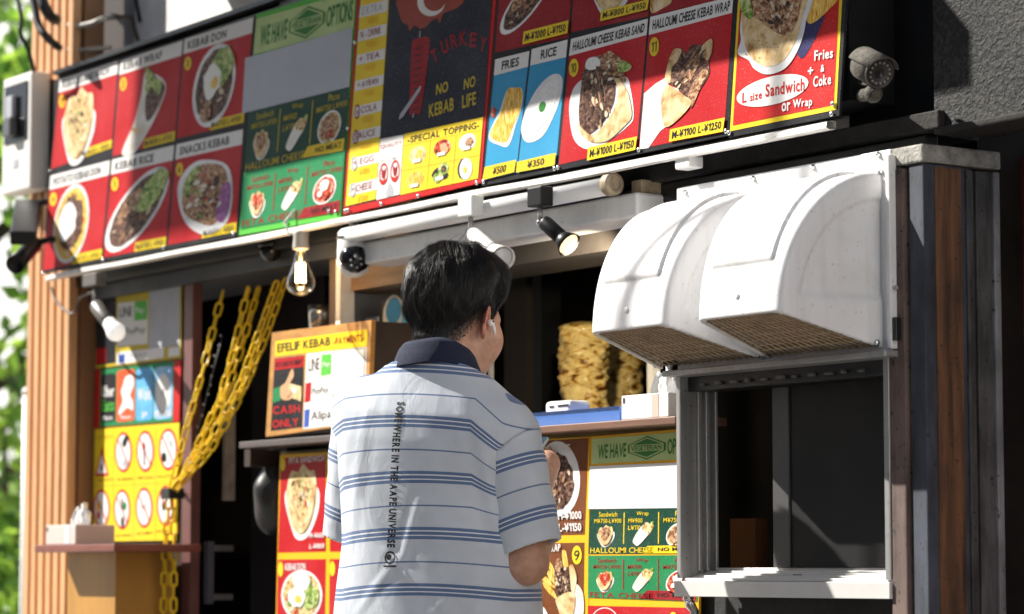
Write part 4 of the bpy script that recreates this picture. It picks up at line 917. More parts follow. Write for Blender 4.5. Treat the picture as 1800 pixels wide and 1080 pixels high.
for i, q in enumerate(([(735, 340), (755, 318), (780, 345), (805, 480), (800, 520), (745, 500)], [(555, 470), (570, 440), (600, 470), (640, 540), (695, 660), (680, 700), (620, 620)], [(505, 715), (530, 695), (600, 760), (650, 830), (665, 900), (560, 810)], [(470, 630), (520, 620), (600, 680), (650, 740), (640, 770), (520, 690)], [(330, 740), (375, 720), (430, 860), (440, 980), (400, 950)], [(550, 580), (590, 570), (660, 680), (670, 740), (620, 720)])):
    sh.blob(zh(q), fFries, 2+i % 2)
sh.blob(zh([(645, 560), (665, 440), (720, 420), (745, 500), (800, 540), (830, 640), (840, 790), (760, 850), (680, 890), (660, 780)]), fMeat, 4)
sh.shreds(zh([(745, 690)])[0], (13, 0), (-2, 30), 4.2, 40, mSh, .4, .1)
sh.blob(zh([(665, 560), (665, 440), (720, 420), (740, 500), (720, 570)]), fMeatL, 5)
sh.blob(zh([(825, 540), (835, 495), (870, 500), (905, 600), (910, 700), (880, 830), (850, 800), (835, 650)]), fBread, 5)
sh.blob(zh([(900, 720), (985, 830), (985, 1100), (870, 1120), (880, 860)]), fPaper, 4)
sh.blob(zh([(665, 905), (720, 860), (820, 815), (890, 850), (890, 1000), (850, 1120), (740, 1120), (690, 1000)]), fBread, 6)
sh.blob(zh([(400, 950), (430, 890), (480, 890), (500, 960), (470, 1050), (500, 1120), (400, 1120)]), fMeat, 4); sh.blob(zh([(490, 1000), (530, 1010), (570, 1090), (570, 1130), (480, 1130)]), fPaper, 4)
sh.done('dish_picture', p)
sh = Fb.sheet(); sh.text('KEBAB WRAP', (930, 960), (987, 956), (930, 973), mWht, 6, gap=.05); sh.text('M-\u00a5900', (925, 978), (961, 977), (925, 991), mWht, 6); sh.text('L-\u00a51200', (925, 1000), (961, 999), (925, 1013), mWht, 6); sh.done('lettering', p)
badge(Fb, p, '9', (1015, 976), 8.6, 16.5)
Gb = Board('menu_board', 'green vegetarian menu board under the counter beside the hatch window', 'menu board', G0, (1034, 1130), 0, 'menu boards under the counter')
Gb.slab('panel', [(1038, 768), (1228, 752), (1228, 1136), (1035, 1130)], mAmber)
veggie(Gb, [(1042, 772), (1226, 757), (1226, 806), (1040, 816)], [(1038, 820), (1222, 812), (1222, 893), (1035, 895)],
       [(1037, 896), (1226, 893), (1226, 973), (1034.5, 974)], [(1034.5, 977), (1226, 976), (1226, 1058), (1034, 1051)], None,
       [(1131, 973), (1139, 960), (1224, 958), (1224, 973)], [(1125, 1053), (1138, 1038), (1224, 1040), (1224, 1057)], False)
sh = Gb.sheet(); sh.poly([(1034, 1065), (1226, 1069), (1226, 1130), (1033, 1126)], mRed, 2); p = sh.done('drinks_panel')
sh = Gb.sheet(); sh.ring((1064, 1096), 25, 28, .06, mWht, 3); sh.text('Drinks', (1047, 1082), (1081, 1082), (1047, 1096), mWht, 3); sh.ell((1184, 1084), 6, 8, mYel, 3); sh.done('lettering', p)

# ================================================================== payments box on the counter
pbv = 0.03
Pb = Board('payment_box', 'wooden case with a payments notice standing on the counter by the man', 'sign box', lambda x, y: U(x, y, pbv), (468, 768))
mCase = mat('orange wood case', (0.50, 0.24, 0.06), rough=0.4, var=0.3, vs=14, stretch=(1, 1, 4))
Pb.slab('case_front', [(478, 585), (653, 563), (646, 744), (467, 768)], mCase, th=.012)
xa_, za_ = Pb.P(478, 590); xb_, zb_ = Pb.P(652, 748); zt_ = Pb.P(560, 577)[1]; zbt = Pb.P(560, 758)[1]
b = MB(); b.box((xa_, .0125, zbt-.004), (Pb.P(650, 650)[0], .135, zt_), mDarkBrown); b.build('case_body', Pb.root)
sh = Pb.sheet(); sh.poly([(484, 600), (647, 579), (645, 609), (483, 627)], mYel, 1); p = sh.done('header_panel')
sh = Pb.sheet(); sh.text('EFELIF KEBAB', (488, 605), (581, 592), (488, 620), mBlk, 2, gap=.06); sh.text('-PAYMENTS-', (587, 594), (641, 587), (587, 607), mRedD, 2, gap=.1); sh.done('lettering', p)
sh = Pb.sheet(); sh.poly([(483, 631), (535, 625), (531, 751), (476, 758)], mBlk, 1); p = sh.done('cash_panel')
sh = Pb.sheet(); sh.poly([(484, 632), (535, 626), (534, 645), (483, 651)], mRed, 2); sh.text('NO CARD PAYMENT', (486, 637), (532, 631), (486, 647), mBlk, 3)
sh.text('CASH', (480, 715), (528, 711), (480, 729), mRedB, 2); sh.text('ONLY', (479, 739), (526, 735), (479, 753), mRedB, 2); sh.done('lettering', p)
sh = Pb.sheet(); sh.poly([(481, 684), (495, 679), (494, 704), (480, 709)], mGrn, 2)
sh.blob([(494, 681), (503, 672), (512, 652), (516, 650), (517, 662), (510, 676), (512, 690), (514, 700), (505, 704), (495, 700)], fSkin, 3)
sh.poly([(510, 674), (532, 680), (530, 706), (507, 697)], fBread, 4); sh.ell((519, 687), 4, 5, mWht, 5); sh.blob([(503, 690), (512, 686), (514, 692), (506, 698)], fSkin, 6, 3); sh.done('hand_picture', p)
sh = Pb.sheet(); sh.poly([(539, 622), (645, 610), (641, 742), (533, 755)], mWht, 1); p = sh.done('payment_panel')
sh = Pb.sheet(); sh.text('LINE', (543, 632), (562, 629), (543, 653), mBlk, 2, bold=False); sh.poly([(566, 624), (583, 622), (582, 658), (564, 661)], mGrnB, 2); sh.text('Pay', (568, 637), (581, 635), (568, 648), mWht, 3)
sh.poly([(538, 674), (548, 672), (546, 706), (536, 708)], mRed, 2); sh.text('PayPay', (550, 683), (578, 679), (549, 697), mBlk, 2, bold=False)
sh.poly([(536, 721), (545, 719), (543, 750), (535, 752)], mat('printed royal blue', (0.03, 0.1, 0.45), **P), 2); sh.text('Alipay', (548, 724), (592, 718), (547, 744), mBlk, 2, bold=False)
for a, b_ in (((537, 667), (585, 661)), ((536, 713), (640, 700))): sh.line(a, b_, 1.2, mGrey, 2)
sh.done('lettering', p)
sh = Pb.sheet(); sh.poly([(586, 618), (643, 611), (640, 690), (584, 698)], mGrey, 2); sh.poly([(588, 621), (641, 614), (638, 687), (586, 694)], mWht, 3); sh.done('blank_panel', p)

# ================================================================== posters left of the door
L0 = lambda x, y: U(x, y, 0.002)
H = Board('poster', 'shaded payments poster at the top of the wall left of the door', 'poster', L0, (167, 648), 0, 'posters left of the door')
H.slab('panel', [(172, 505), (318, 490), (318, 630), (167, 648)], mat('shaded yellow print', (0.55, 0.42, 0.03), **P), th=.003)  # poster yellow darkened in colour for the shade on it
zi = lambda x, y: (x/3.857, 480+y/3.857)
sh = H.sheet(); sh.poly([zi(660, 160), zi(790, 140), zi(785, 610), zi(650, 628)], mBlk, 1); sh.poly([zi(654, 515), zi(720, 507), zi(720, 610), zi(652, 618)], mRed, 2); p = sh.done('cash_panel')
sh = H.sheet(); sh.text('EFELIF KEBAB', zi(700, 100), zi(990, 75), zi(700, 155), mBlk, 2); sh.done('lettering')
sh = H.sheet(); sh.poly([zi(800, 205), zi(1005, 185), zi(1000, 480), zi(795, 500)], mWht, 1); p = sh.done('payment_panel')
sh = H.sheet(); sh.poly([zi(915, 195), zi(1000, 187), zi(998, 315), zi(912, 325)], mGrnB, 2); sh.text('LINE', zi(812, 235), zi(898, 228), zi(812, 300), mBlk, 2, bold=False); sh.text('Pay', zi(925, 235), zi(985, 230), zi(925, 285), mWht, 3); sh.text('PayPay', zi(850, 375), zi(985, 362), zi(850, 430), mBlk, 2, bold=False); sh.done('lettering', p)
sh = H.sheet(); sh.poly([zi(1015, 60), zi(1222, 40), zi(1220, 495), zi(1010, 515)], mGrey, 1); sh.done('blank_panel')
sh = H.sheet(); sh.poly([zi(795, 540), zi(1115, 503), zi(1113, 575), zi(793, 622)], mWht, 2); sh.poly([zi(1145, 510), zi(1220, 500), zi(1220, 560), zi(1143, 570)], mWht, 2); sh.text('Alipay', zi(870, 545), zi(1000, 528), zi(870, 590), mGrey, 3, bold=False); sh.poly([zi(808, 555), zi(850, 548), zi(848, 605), zi(806, 612)], mat('printed royal blue', (0.03, 0.1, 0.45)), 3); sh.done('lettering')
I_ = Board('poster', 'delivery services poster with four rounded tiles on green in the middle of the wall', 'poster', L0, (166, 753), 0, 'posters left of the door')
I_.slab('panel', [(168, 651), (318, 633), (315, 741), (165, 753)], mRedB, th=.003)
sh = I_.sheet(); sh.poly([(177, 650), (306, 635), (304, 741), (175, 751)], mGrn, 1); sh.done('border_panel')
def rr(sh, q, M, lay):
    bx = lambda u, w_: I_.box_px(q, u, w_)
    pts = []
    for (cu, cw, a0) in ((.18, .07, 180), (.82, .07, 270), (.82, .93, 0), (.18, .93, 90)):
        for k in range(6):
            a = math.radians(a0+k*18); pts.append(bx(cu+.18*math.cos(a), cw+.07*math.sin(a)))
    sh.poly(pts, M, lay)
tl_ = [([zi(690, 690), zi(787, 680), zi(783, 1005), zi(686, 1015)], mBlk), ([zi(795, 662), zi(918, 650), zi(914, 1000), zi(790, 1015)], mat('printed orange red', (0.75, 0.1, 0.03), **P)), ([zi(926, 650), zi(1040, 638), zi(1036, 995), zi(922, 1006)], mat('printed azure', (0.12, 0.42, 0.78), var=0.3, vs=14, **P)), ([zi(1048, 640), zi(1174, 628), zi(1170, 985), zi(1044, 996)], mat('printed pale azure', (0.3, 0.55, 0.82), var=0.3, vs=14, **P))]
for k, (q, M) in enumerate(tl_):
    sh = I_.sheet(); rr(sh, q, M, 2); bx = lambda u, w_: I_.box_px(q, u, w_)
    if k == 0: sh.text('Uber', bx(.08, .24), bx(.92, .24), bx(.08, .48), mWht, 3); sh.text('Eats', bx(.08, .53), bx(.92, .53), bx(.08, .78), mGrnB, 3); sh.text('Menu', bx(.12, .86), bx(.8, .86), bx(.12, .96), mWht, 3)
    elif k == 1: sh.blob([bx(.35, .3), bx(.5, .14), bx(.85, .12), bx(.95, .3), bx(.75, .5), bx(.9, .62), bx(.9, .8), bx(.6, .74), bx(.2, .86), bx(.15, .78), bx(.35, .6), bx(.25, .42)], mWht, 3); sh.text('Menu', bx(.25, .88), bx(.8, .88), bx(.25, .95), mWht, 3)
    elif k == 2: sh.text('Wolt', bx(.1, .38), bx(.9, .38), bx(.1, .62), mWht, 3); sh.text('go', bx(.38, .84), bx(.7, .84), bx(.38, .95), mWht, 3)
    else: sh.ell(bx(.5, .5), (13, -1), (0, 33), mWht, 3); sh.text('menu', bx(.1, .84), bx(.95, .84), bx(.1, .95), mWht, 4); sh.text('w', bx(.4, .42), bx(.6, .42), bx(.4, .56), mGrey, 4)
    sh.done('service_tile')
J = Board('poster', 'yellow warning poster with rows of round prohibition signs above the side counter', 'poster', L0, (163, 952), 0, 'posters left of the door')
J.slab('panel', [(166, 755), (315, 743), (309, 950), (163, 952)], mYel, th=.003)
z8 = lambda x, y: (x/3.176, 740+y/3.176)
mRing = mat('printed ring red', (0.52, 0.015, 0.02), **P)
for k, (c, a, b_) in enumerate((((690, 175), 48, 113), ((812, 170), 49, 116), ((940, 160), 52, 118), ((568, 490), 46, 108), ((683, 495), 46, 113), ((806, 485), 47, 113), ((925, 475), 47, 114))):
    sh = J.sheet(); c = z8(*c); a /= 3.176; b_ /= 3.176
    sh.ell(c, a, b_, mRing, 1); sh.ell(c, a*.82, b_*.86, mWht, 2)
    if k == 0: sh.blob([(c[0]-2, c[1]-16), (c[0]+5, c[1]-30), (c[0]+9, c[1]-26), (c[0]+3, c[1]-8)], mBlk, 3, 3); sh.ell((c[0]+3, c[1]+20), 4, 7, mGrey, 3)
    elif k == 1: sh.line((c[0]-2, c[1]-16), (c[0]-1, c[1]+25), 2.4, mBlk, 3); sh.ell((c[0]-2, c[1]-8), 2.5, 7, mRing, 4)
    elif k == 2: sh.ell((c[0]-7, c[1]+14), 5, 9, mBlk, 3, jit=.2); sh.line((c[0]+3, c[1]-16), (c[0]+7, c[1]-4), 2, mBlk, 3)
    elif k == 3: sh.ell((c[0]-5, c[1]-4), 3.5, 9, mAmber, 3, jit=.2); sh.ell((c[0]-5, c[1]+12), 3, 7, mRing, 3)
    elif k == 4: sh.line((c[0], c[1]-20), (c[0]+1, c[1]+2), 2.5, mBlk, 3); sh.ell((c[0]+1, c[1]+22), 3, 10, mBlk, 3); sh.ell((c[0]+5, c[1]-6), 3, 8, mGrn, 3)
    elif k == 5: sh.line((c[0]-5, c[1]-4), (c[0]+5, c[1]+4), 1.2, mBlk, 3); sh.line((c[0]-5, c[1]+2), (c[0]+6, c[1]-6), 1.2, mBlk, 3)
    else: sh.ell((c[0]-3, c[1]), 3, 10, mBlk, 3, jit=.2)
    sh.line((c[0]-a*.6, c[1]-b_*.62), (c[0]+a*.6, c[1]+b_*.62), 1.6, mRing, 4); sh.done('warning_sign')
sh = J.sheet(); sh.poly([z8(570, 140), z8(608, 308), z8(532, 310)], mRing, 1); sh.poly([z8(570, 185), z8(597, 292), z8(543, 294)], mWht, 2); sh.ell(z8(570, 262), 2, 7, mBlk, 3); sh.done('warning_sign')
sh = J.sheet(); sh.text('WARNING', z8(530, 85), z8(628, 78), z8(530, 105), mGold, 1)
for u in (635, 752, 872): sh.line(z8(u, 30), z8(u-6, 665), .9, mGold, 1)
sh.line(z8(520, 366), z8(985, 345), 1.2, mGold, 1)
for i, (u, v, s_) in enumerate(((548, 335, 'NO PETS'), (655, 330, 'NO SMOKING'), (768, 322, 'KEEP CLEAN'), (880, 315, 'NO LITTER'), (648, 645, 'NO DRINKS'), (765, 632, 'NO CAMERA'), (872, 620, 'NO BIKES'))):
    sh.text(s_, z8(u, v-9), z8(u+88, v-14), z8(u, v+5), mBlk, 1, bold=False)
sh.done('lettering')
# ================================================================== hatch window
vW = 0.10
xl, xr = X(1189, 850, vW), X(1565, 850, vW); zb_, zt_ = Z(1380, 1051, vW), Z(1380, 640, vW)
wn = thing('hatch_window', 'pale aluminium sliding window frame below the white vent hoods', 'window', (xl, -vW, zb_))
def wp(mb, name, bevel=0.0015, parent=None):
    o = under(wn, mb.build(name, bevel=bevel))
    if parent: o.parent = parent; o.location = (0, 0, 0)
    return o
b = MB(); b.box((xl, -vW, zb_+.036), (xl+.012, -.025, zt_), mAlu)
b.box((xl+.0125, -.06, zb_+.05), (xl+.02, -.052, zt_), mAlu); b.box((xl+.0125, -.045, zb_+.05), (xl+.026, -.036, zt_), mAlu); b.box((xl+.0125, -.028, zb_+.05), (xl+.034, -.021, zt_), mAlu); wp(b, 'jamb')
b = MB(); b.box((xr-.014, -vW-.002, zb_+.034), (xr, -.02, zt_), mAlu); b.box((xr-.022, -.04, zb_+.05), (xr-.0145, -.03, zt_), mAlu); wp(b, 'jamb')
b = MB(); b.box((xl+.013, -vW+.02, zt_-.035), (xr-.015, -.02, zt_), mBlackPaint)
for i in range(11): b.box((xl+.06+i*.047, -vW+.012, zt_-.026), (xl+.070+i*.047+.006*(i % 3), -vW+.0195, zt_-.021+.002*(i % 2)), mat('dull slot metal', (.10, .10, .10), rough=.5))
wp(b, 'head_rail')
b = MB(); b.box((xl-.002, -vW-.006, zb_), (xr+.001, -.02, zb_+.030), mSill)
for i, (ya, h) in enumerate(((-.094, .036), (-.072, .041), (-.058, .045), (-.04, .050), (-.026, .056))): b.box((xl+.014, ya, zb_+.0305), (xr-.016, ya+.009 if i < 4 else ya+.02, zb_+h), mSill)
b.box((xl+.014, -.0845, zb_+.0302), (xr-.016, -.021, zb_+.034), mSill); b.box((xl+.32, -.0713, zb_+.0415), (xl+.345, -.0685, zb_+.0435), mBlackPaint)
wp(b, 'sill')
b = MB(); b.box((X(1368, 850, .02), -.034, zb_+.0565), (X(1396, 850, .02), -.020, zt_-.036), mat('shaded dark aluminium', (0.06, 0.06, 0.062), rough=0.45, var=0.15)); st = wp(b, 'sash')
b = MB(); b.box((X(1396, 850, .02)+.001, -.030, zb_+.057), (xr-.0225, -.026, zt_-.036), mat('smoky grey pane', (0.014, 0.014, 0.0145), rough=0.5, var=0.25, vs=4, spec=.2)); wp(b, 'pane', 0, st)
b = MB(); b.box((X(1284, 980, -.1), 0.10, 0.7), (X(1328, 980, -.1), .13, Z(1300, 912, -.1)), mat('dull reddish wood', (0.16, 0.065, 0.025), rough=0.5, var=0.3)); o = b.build('wooden_board'); tag(rel(o, ((X(1306, 980, -.1)), .115, .7)), 'dull reddish upright board standing inside the hatch window', 'board')

# ------------------------------------------------------------------ vent panel and hoods
vp = 0.10
px0, px1 = X(1190, 480, vp), X(1560, 480, vp)
vpn = thing('hood_mounting', 'white mounting panel with screws that carries the two vent hoods', 'panel', (px0, -vp, Z(1380, 645, vp)))
b = MB(); b.box((px0, -vp, Z(1380, 634, vp)), (px1+.012, -.02, Z(1380, 296, vp)), mHood); under(vpn, b.build('sheet', bevel=.002))
b = MB(); b.box((px1+.0125, -vp-.014, Z(1380, 632, vp)), (px1+.023, -vp+.004, Z(1560, 275, vp)), mWhitePl); under(vpn, b.build('side_flange', bevel=.002))
b = MB(); b.box((px0-.012, -vp-.03, Z(1380, 646, vp)), (px1+.024, -.03, Z(1380, 635, vp)), mAlu); under(vpn, b.build('bottom_rail', bevel=.002))
for p in ((1205, 338), (1325, 314), (1430, 294), (1545, 272), (1549, 302)):
    q = U(*p, vp); b = MB(); b.lathe([(0.0055, 0), (.0055, .002), (.003, .005), (.0025, .007)], mScrew, Matrix.Translation((q.x, -vp-.0005, q.z)) @ Matrix.Rotation(math.pi/2, 4, 'X'), n=10); under(vpn, b.build('screw'))
for p in ((1567, 505), (1567, 563)):
    q = U(*p, vp+.02); b = MB(); b.tube([(px1+.0235, -vp-.006, q.z), (px1+.033, -vp-.006, q.z)], .004, mAlu, n=8); under(vpn, b.build('bolt'))
b = MB(); hz = Z(1578, 580, vp); b.box((px1+.0235, -vp-.012, hz-.02), (px1+.034, -vp+.006, hz+.022), mBlackPaint); under(vpn, b.build('latch', bevel=.002))
HD, HW0, HW1, HH = 0.206, 0.167, 0.119, 0.262
hzt = Z(1545, 302, vp)
def hood_fn(x, d, z):                        # x across, d outwards, z from the top of the curve
    zz = np.maximum(z+HH, 0)
    prof = np.where(z+HH > 0, (np.sqrt((np.maximum(d, 0)/HD)**2+(zz/HH)**2)-1)*HD*0.9, d-HD+0.02*np.minimum(z+HH, 0))
    wd = HW0+(HW1-HW0)*np.clip(d/HD, 0, 1)
    st = 0.0055*np.clip((-prof-0.035)/0.004, 0, 1)*np.clip((z+0.235)/.01, 0, 1)       # recessed field on the sides
    side = np.abs(x)-wd+st
    top = prof-0.006*np.clip((HW0*0.55-np.abs(x))/0.004, 0, 1)*np.clip((z+.17)/.01, 0, 1)
    body = smax(top, side, 0.016)
    inner = smax(prof+0.007, np.abs(x)-wd+0.007+.0045, 0.02)
    cut = (-0.322+(0.322-0.262)*np.clip(d/HD, 0, 1.1))-z
    body = np.maximum(np.maximum(body, -d), cut)
    return np.maximum(body, -np.maximum(inner, -(z+0.6)))
hV, hF = surface_net(hood_fn, (-.19, -.008, -.345), (.19, .232, .014), 0.0042)
hV = hV*np.array([1, -1, 1]); hF = hF[:, ::-1]
mGrl = mat('dusty brown grille wire', (0.52, 0.40, 0.27), rough=0.7, var=0.3, vs=30)
mGrB = mat('brown filter mesh', (0.30, 0.20, 0.12), rough=0.8, var=0.3, vs=40)
def hood(loc, label):
    r = thing('vent_hood', label, 'vent hood', loc, 'white vent hoods')
    np_mesh('shell', hV, hF, [mHood], r)
    b = MB(); sl = lambda d: -0.3215+(0.06)*d/HD
    def Q(x, d, o=0): return Vector((x, -d, sl(d)+0.004+o))
    n = 16
    for i in range(n+1):
        u = -1+2*i/n
        b.tube([Q(u*(HW0-.012), .004), Q(u*(HW1-.011), HD-.01)], .0016, mGrl, n=5, smooth=False)
    for j in range(9):
        d = .006+j*(HD-.016)/8; wd = HW0+(HW1-HW0)*d/HD-.011
        b.tube([Q(-wd, d, .0025), Q(wd, d, .0025)], .0018, mGrl, n=5, smooth=False)
    b.build('grille', r)
    b = MB(); w0, w1 = HW0-.0145, HW1-.0145
    b.add([Q(-w0, .001, .012), Q(w0, .001, .012), Q(w1, HD-.012, .012), Q(-w1, HD-.012, .012)]+[Q(-w0, .001, .016), Q(w0, .001, .016), Q(w1, HD-.012, .016), Q(-w1, HD-.012, .016)], [(0, 1, 2, 3), (7, 6, 5, 4), (0, 4, 5, 1), (1, 5, 6, 2), (2, 6, 7, 3), (3, 7, 4, 0)], mGrB)
    b.build('filter', r)
    for sx in (-1, 1):
        b = MB(); b.lathe([(.007, 0), (.007, .003), (.004, .006)], mScrew, Matrix.Translation((sx*(HW0-.006), -.014, -.312)) @ Matrix.Rotation(sx*math.pi/2, 4, 'Y'), n=10); b.build('screw', r)
    b = MB(); b.ball((.06*0, -HD+.0005, -.225), .006, mHood, n=8, sc=(1, .35, 1)); b.build('plug', r)
    return r
xR_ = X(1556, 600, vp)-HW0-.001; xL_ = xR_-2*HW0-.004
hood((xR_, -vp-.0005, hzt), 'white moulded vent hood beside the corner post')
hood((xL_, -vp-.0005, hzt), 'white moulded vent hood hanging in front of the kebab spits')

# ------------------------------------------------------------------ bullet camera on the black wall
q = U(1545, 128, 0.16)
bc = thing('security_camera', 'dusty bullet security camera with a hood on the black wall beside the signs', 'camera', q)
mDust = mat('dusty beige casing', (0.085, 0.076, 0.062), rough=0.85, var=0.55, vs=60, bump=0.9, bs=220)
ax = (CAM-q).normalized(); ax = (ax*0.8+Rv*.42-Vector((0, 0, .22))).normalized(); sB = .80
T = ax.to_track_quat('Z', 'Y').to_matrix().to_4x4() @ Matrix.Scale(sB, 4)
b = MB(); b.lathe([(.001, -.085), (.027, -.085), (.034, -.075), (.036, 0), (.035, .0)], mDust, T, n=24); b.build('casing', bc)
b = MB(); b.lathe([(.0355, .0005), (.0355, .006), (.032, .007), (.031, .003), (.001, .003)], mat('dark lens face', (0.045, 0.042, 0.04), rough=0.5), T, n=24)
b.build('front_ring', bc)
b = MB(); b.lathe([(.011, .0035), (.011, .007), (.009, .0075), (.008, .004), (.001, .004)], mBlackPaint, T, n=16); b.build('lens', bc)
for k in range(14):
    a = k*2*math.pi/14; b = MB(); rr_ = .024
    b.ball(T @ Vector((rr_*math.cos(a), rr_*math.sin(a), .005)), .0028, mat('infrared diode', (0.25, 0.22, 0.2), rough=0.2) , n=6); b.build('diode', bc)
b = MB(); up = (T.to_3x3().inverted() @ Vector((0, 0, 1))); a0 = math.atan2(up.y, up.x)
vs = []; fs = []
for i in range(13):
    a = a0-1.25+2.5*i/12
    for (rr_, h) in ((.0385, -.08), (.0385, .028-.010*abs(i-6)/6), (.0410, .028-.010*abs(i-6)/6), (.0410, -.08)): vs.append(T @ Vector((rr_*math.cos(a), rr_*math.sin(a), h)))
for i in range(12):
    for k in range(4): fs.append((i*4+k, i*4+(k+1) % 4, (i+1)*4+(k+1) % 4, (i+1)*4+k))
fs += [(3, 2, 1, 0), (48, 49, 50, 51)]
b.add(vs, fs, mDust, True); b.build('sun_shield', bc)
jj = U(1535, 165, .15)-q; wl_ = U(1482, 172, -.04)-q
b = MB(); b.tube([Vector((0, 0, 0))-ax*.04, jj+Vector((0, 0, .012))], .009, mDust); b.ball(jj, .017, mDust, n=10); b.tube([jj, jj*.45+wl_*.55, wl_], [.013, .012, .011], mDust); b.tube([wl_+Vector((-.0, .0, 0)), wl_+Vector((0, .012, 0))], .03, mDust, n=14); b.build('bracket', bc)
b = MB(); pth = [U(1525, 150, .12)-q, U(1500, 143, .06)-q, U(1482, 132, -.03)-q]; b.tube(pth, .0035, mDust, n=6); b.build('cable', bc)

# ------------------------------------------------------------------ fluorescent batten
ff = thing('fluorescent_light', 'long white fluorescent batten under the sign rail above the hatch', 'light fitting', U(880, 390, .05))
A0, A1 = U(640, 416, .07), U(1128, 337, .07); o0 = ff.location
zt0 = (A0.z+A1.z)/2
b = MB(); b.box((A0.x+.02, -.098, zt0-.064), (A1.x+.02, -.005, zt0-.012), mWhitePl); under(ff, b.build('housing', bevel=.006))
b = MB(); b.tube([(A0.x, -.119, zt0+.006), (A0.x+.006, -.119, zt0+.006), (A1.x-.05, -.119, zt0+.006)], [.016, .0195, .0195], mat('milky tube glass', (0.86, 0.86, 0.85), rough=0.25, coat=.3), n=18); under(ff, b.build('tube'))
b = MB(); T = Matrix.Translation((A1.x-.03, -.119, zt0+.008)) @ Matrix.Rotation(math.pi/2, 4, 'Y')
mOld = mat('yellowed lamp holder', (0.38, 0.30, 0.2), rough=0.6, var=0.4, vs=30)
b.lathe([(.019, -.02), (.024, -.018), (.024, .004), (.018, .006), (.014, .006), (.013, .002), (.001, .002)], mOld, T, n=20); b.box((A1.x-.022, -.08, zt0-.05), (A1.x+.012, -.012, zt0+.016), mOld); under(ff, b.build('lamp_holder', bevel=.003))
b = MB(); b.box((A0.x-.012, -.09, zt0-.02), (A0.x+.001, -.012, zt0+.016), mWhitePl); under(ff, b.build('lamp_holder', bevel=.003))

# ------------------------------------------------------------------ spot lamps on the rail
mSpotK = mat('black lamp body', (0.008, 0.008, 0.009), rough=0.42, var=0.2, spec=.3); mSpotW = mat('white lamp body', (0.7, 0.7, 0.68), rough=0.35)
def spot(label, blk, stem, a, b_, v, M, lit, globe=None, k=1.0, dv=0.0, rad=.013):
    base = U(*blk[0], v); r = thing('spot_lamp', label, 'spot lamp', base, 'lamps hung under the sign rail')
    d = lambda p, vv=v: U(*p, vv)-base
    s = (U(0, 0, v)-CAM).length/5000
    z0, z1 = d(blk[0]).z, d(blk[1]).z; hw = abs(d(blk[2]).x-d(blk[0]).x)*.5
    x0 = (d(blk[0]).x+d(blk[2]).x)/2
    q = MB(); q.box((x0-hw, -.016, z1), (x0+hw, .016, z0), M); q.build('adapter', r, bevel=.003)
    j = d(stem[1]); q = MB(); q.tube([(x0, 0, z1), (x0, 0, j.z)], .0055, mAlu); q.ball((x0, 0, j.z), .0085, mChrome, n=10); q.build('stem', r)
    A_ = d(a); B_ = d(b_, v+dv); ax = (B_-A_).normalized(); L = (B_-A_).length
    T = Matrix.Translation(A_) @ ax.to_track_quat('Z', 'Y').to_matrix().to_4x4()
    q = MB(); q.lathe([(.002, -.004), (rad*.9, -.002), (rad, .004), (rad, L*.62), (rad*.85, L*.66), (rad*.5, L*.66)], M, T, n=20)
    q.build('body', r)
    if globe:
        q = MB(); q.lathe([(rad*.6, L*.64), (rad*.95, L*.72), (globe*.85, L*.95), (globe*.97, L*1.08)], mWhitePl, T, n=20); q.build('bulb_neck', r)
        q = MB(); q.ball(T @ Vector((0, 0, L*1.08)), globe, mat('sunlit globe glow', (0.9, 0.9, 0.9), rough=0.3, emit=(1, .97, .92), es=0.25), n=16); q.build('bulb', r)  # faint emission stands in for sun on the white glass
    else:
        q = MB(); q.lathe([(rad*.75, L*.64), (rad*1.05, L*.7), (rad*1.75, L*1.0), (rad*1.7, L*1.005), (rad*1.5, L*.97), (rad*.5, L*.75)], M if lit else mAluW, T, n=24); q.build('reflector', r)
        q = MB(); q.lathe([(rad*1.48, L*.965), (rad*1.2, L*.985), (.001, L*.995)], mat('lit lamp face', (0.9, .8, .6), emit=(1, .66, .30), es=.8) if lit else mat('unlit lamp face', (0.6, 0.6, 0.58), rough=.2), T, n=20); q.build('lamp_face', r)
    return r, base, ax, B_
sp, spb, spa, spB = spot('black spot lamp with a lit warm face below the rail', [(937, 332), (937, 366), (962, 332)], [(950, 366), (950, 392)], (957, 391), (1001, 431), .158, mSpotK, True, dv=-.02, rad=.016)
l = bpy.data.lights.new('spot_lamp_light', 'SPOT'); l.energy = 19.0; l.color = (1, .86, .62); l.spot_size = math.radians(75); l.spot_blend = .6; l.shadow_soft_size = .02
lo = bpy.data.objects.new('spot_lamp_light', l); COL.objects.link(lo); lo.location = spb+spB+spa*.02; lo.rotation_euler = (U(1040, 650, -.42)-lo.location).to_track_quat('-Z', 'Y').to_euler()
spot('white spot lamp just above the head of the man', [(815, 348), (815, 384), (840, 348)], [(828, 384), (828, 410)], (832, 412), (884, 455), .158, mSpotW, False, dv=.03, rad=.016)
spot('grey spot lamp with a round white globe bulb in front of the payments poster', [(154, 484), (154, 506), (178, 484)], [(166, 506), (166, 535)], (170, 538), (201, 580), .14, mat('grey lamp body', (0.12, .11, .1), rough=.4), False, globe=.026, rad=.02)
b = MB(); q = U(1213, 287, .11); b.box((q.x-.024, -.13, q.z-.012), (q.x+.024, -.095, q.z+.012), mWhitePl); o = b.build('rail_connector', bevel=.003); tag(rel(o, q), 'small white connector block under the sign rail near the vent hoods', 'connector')
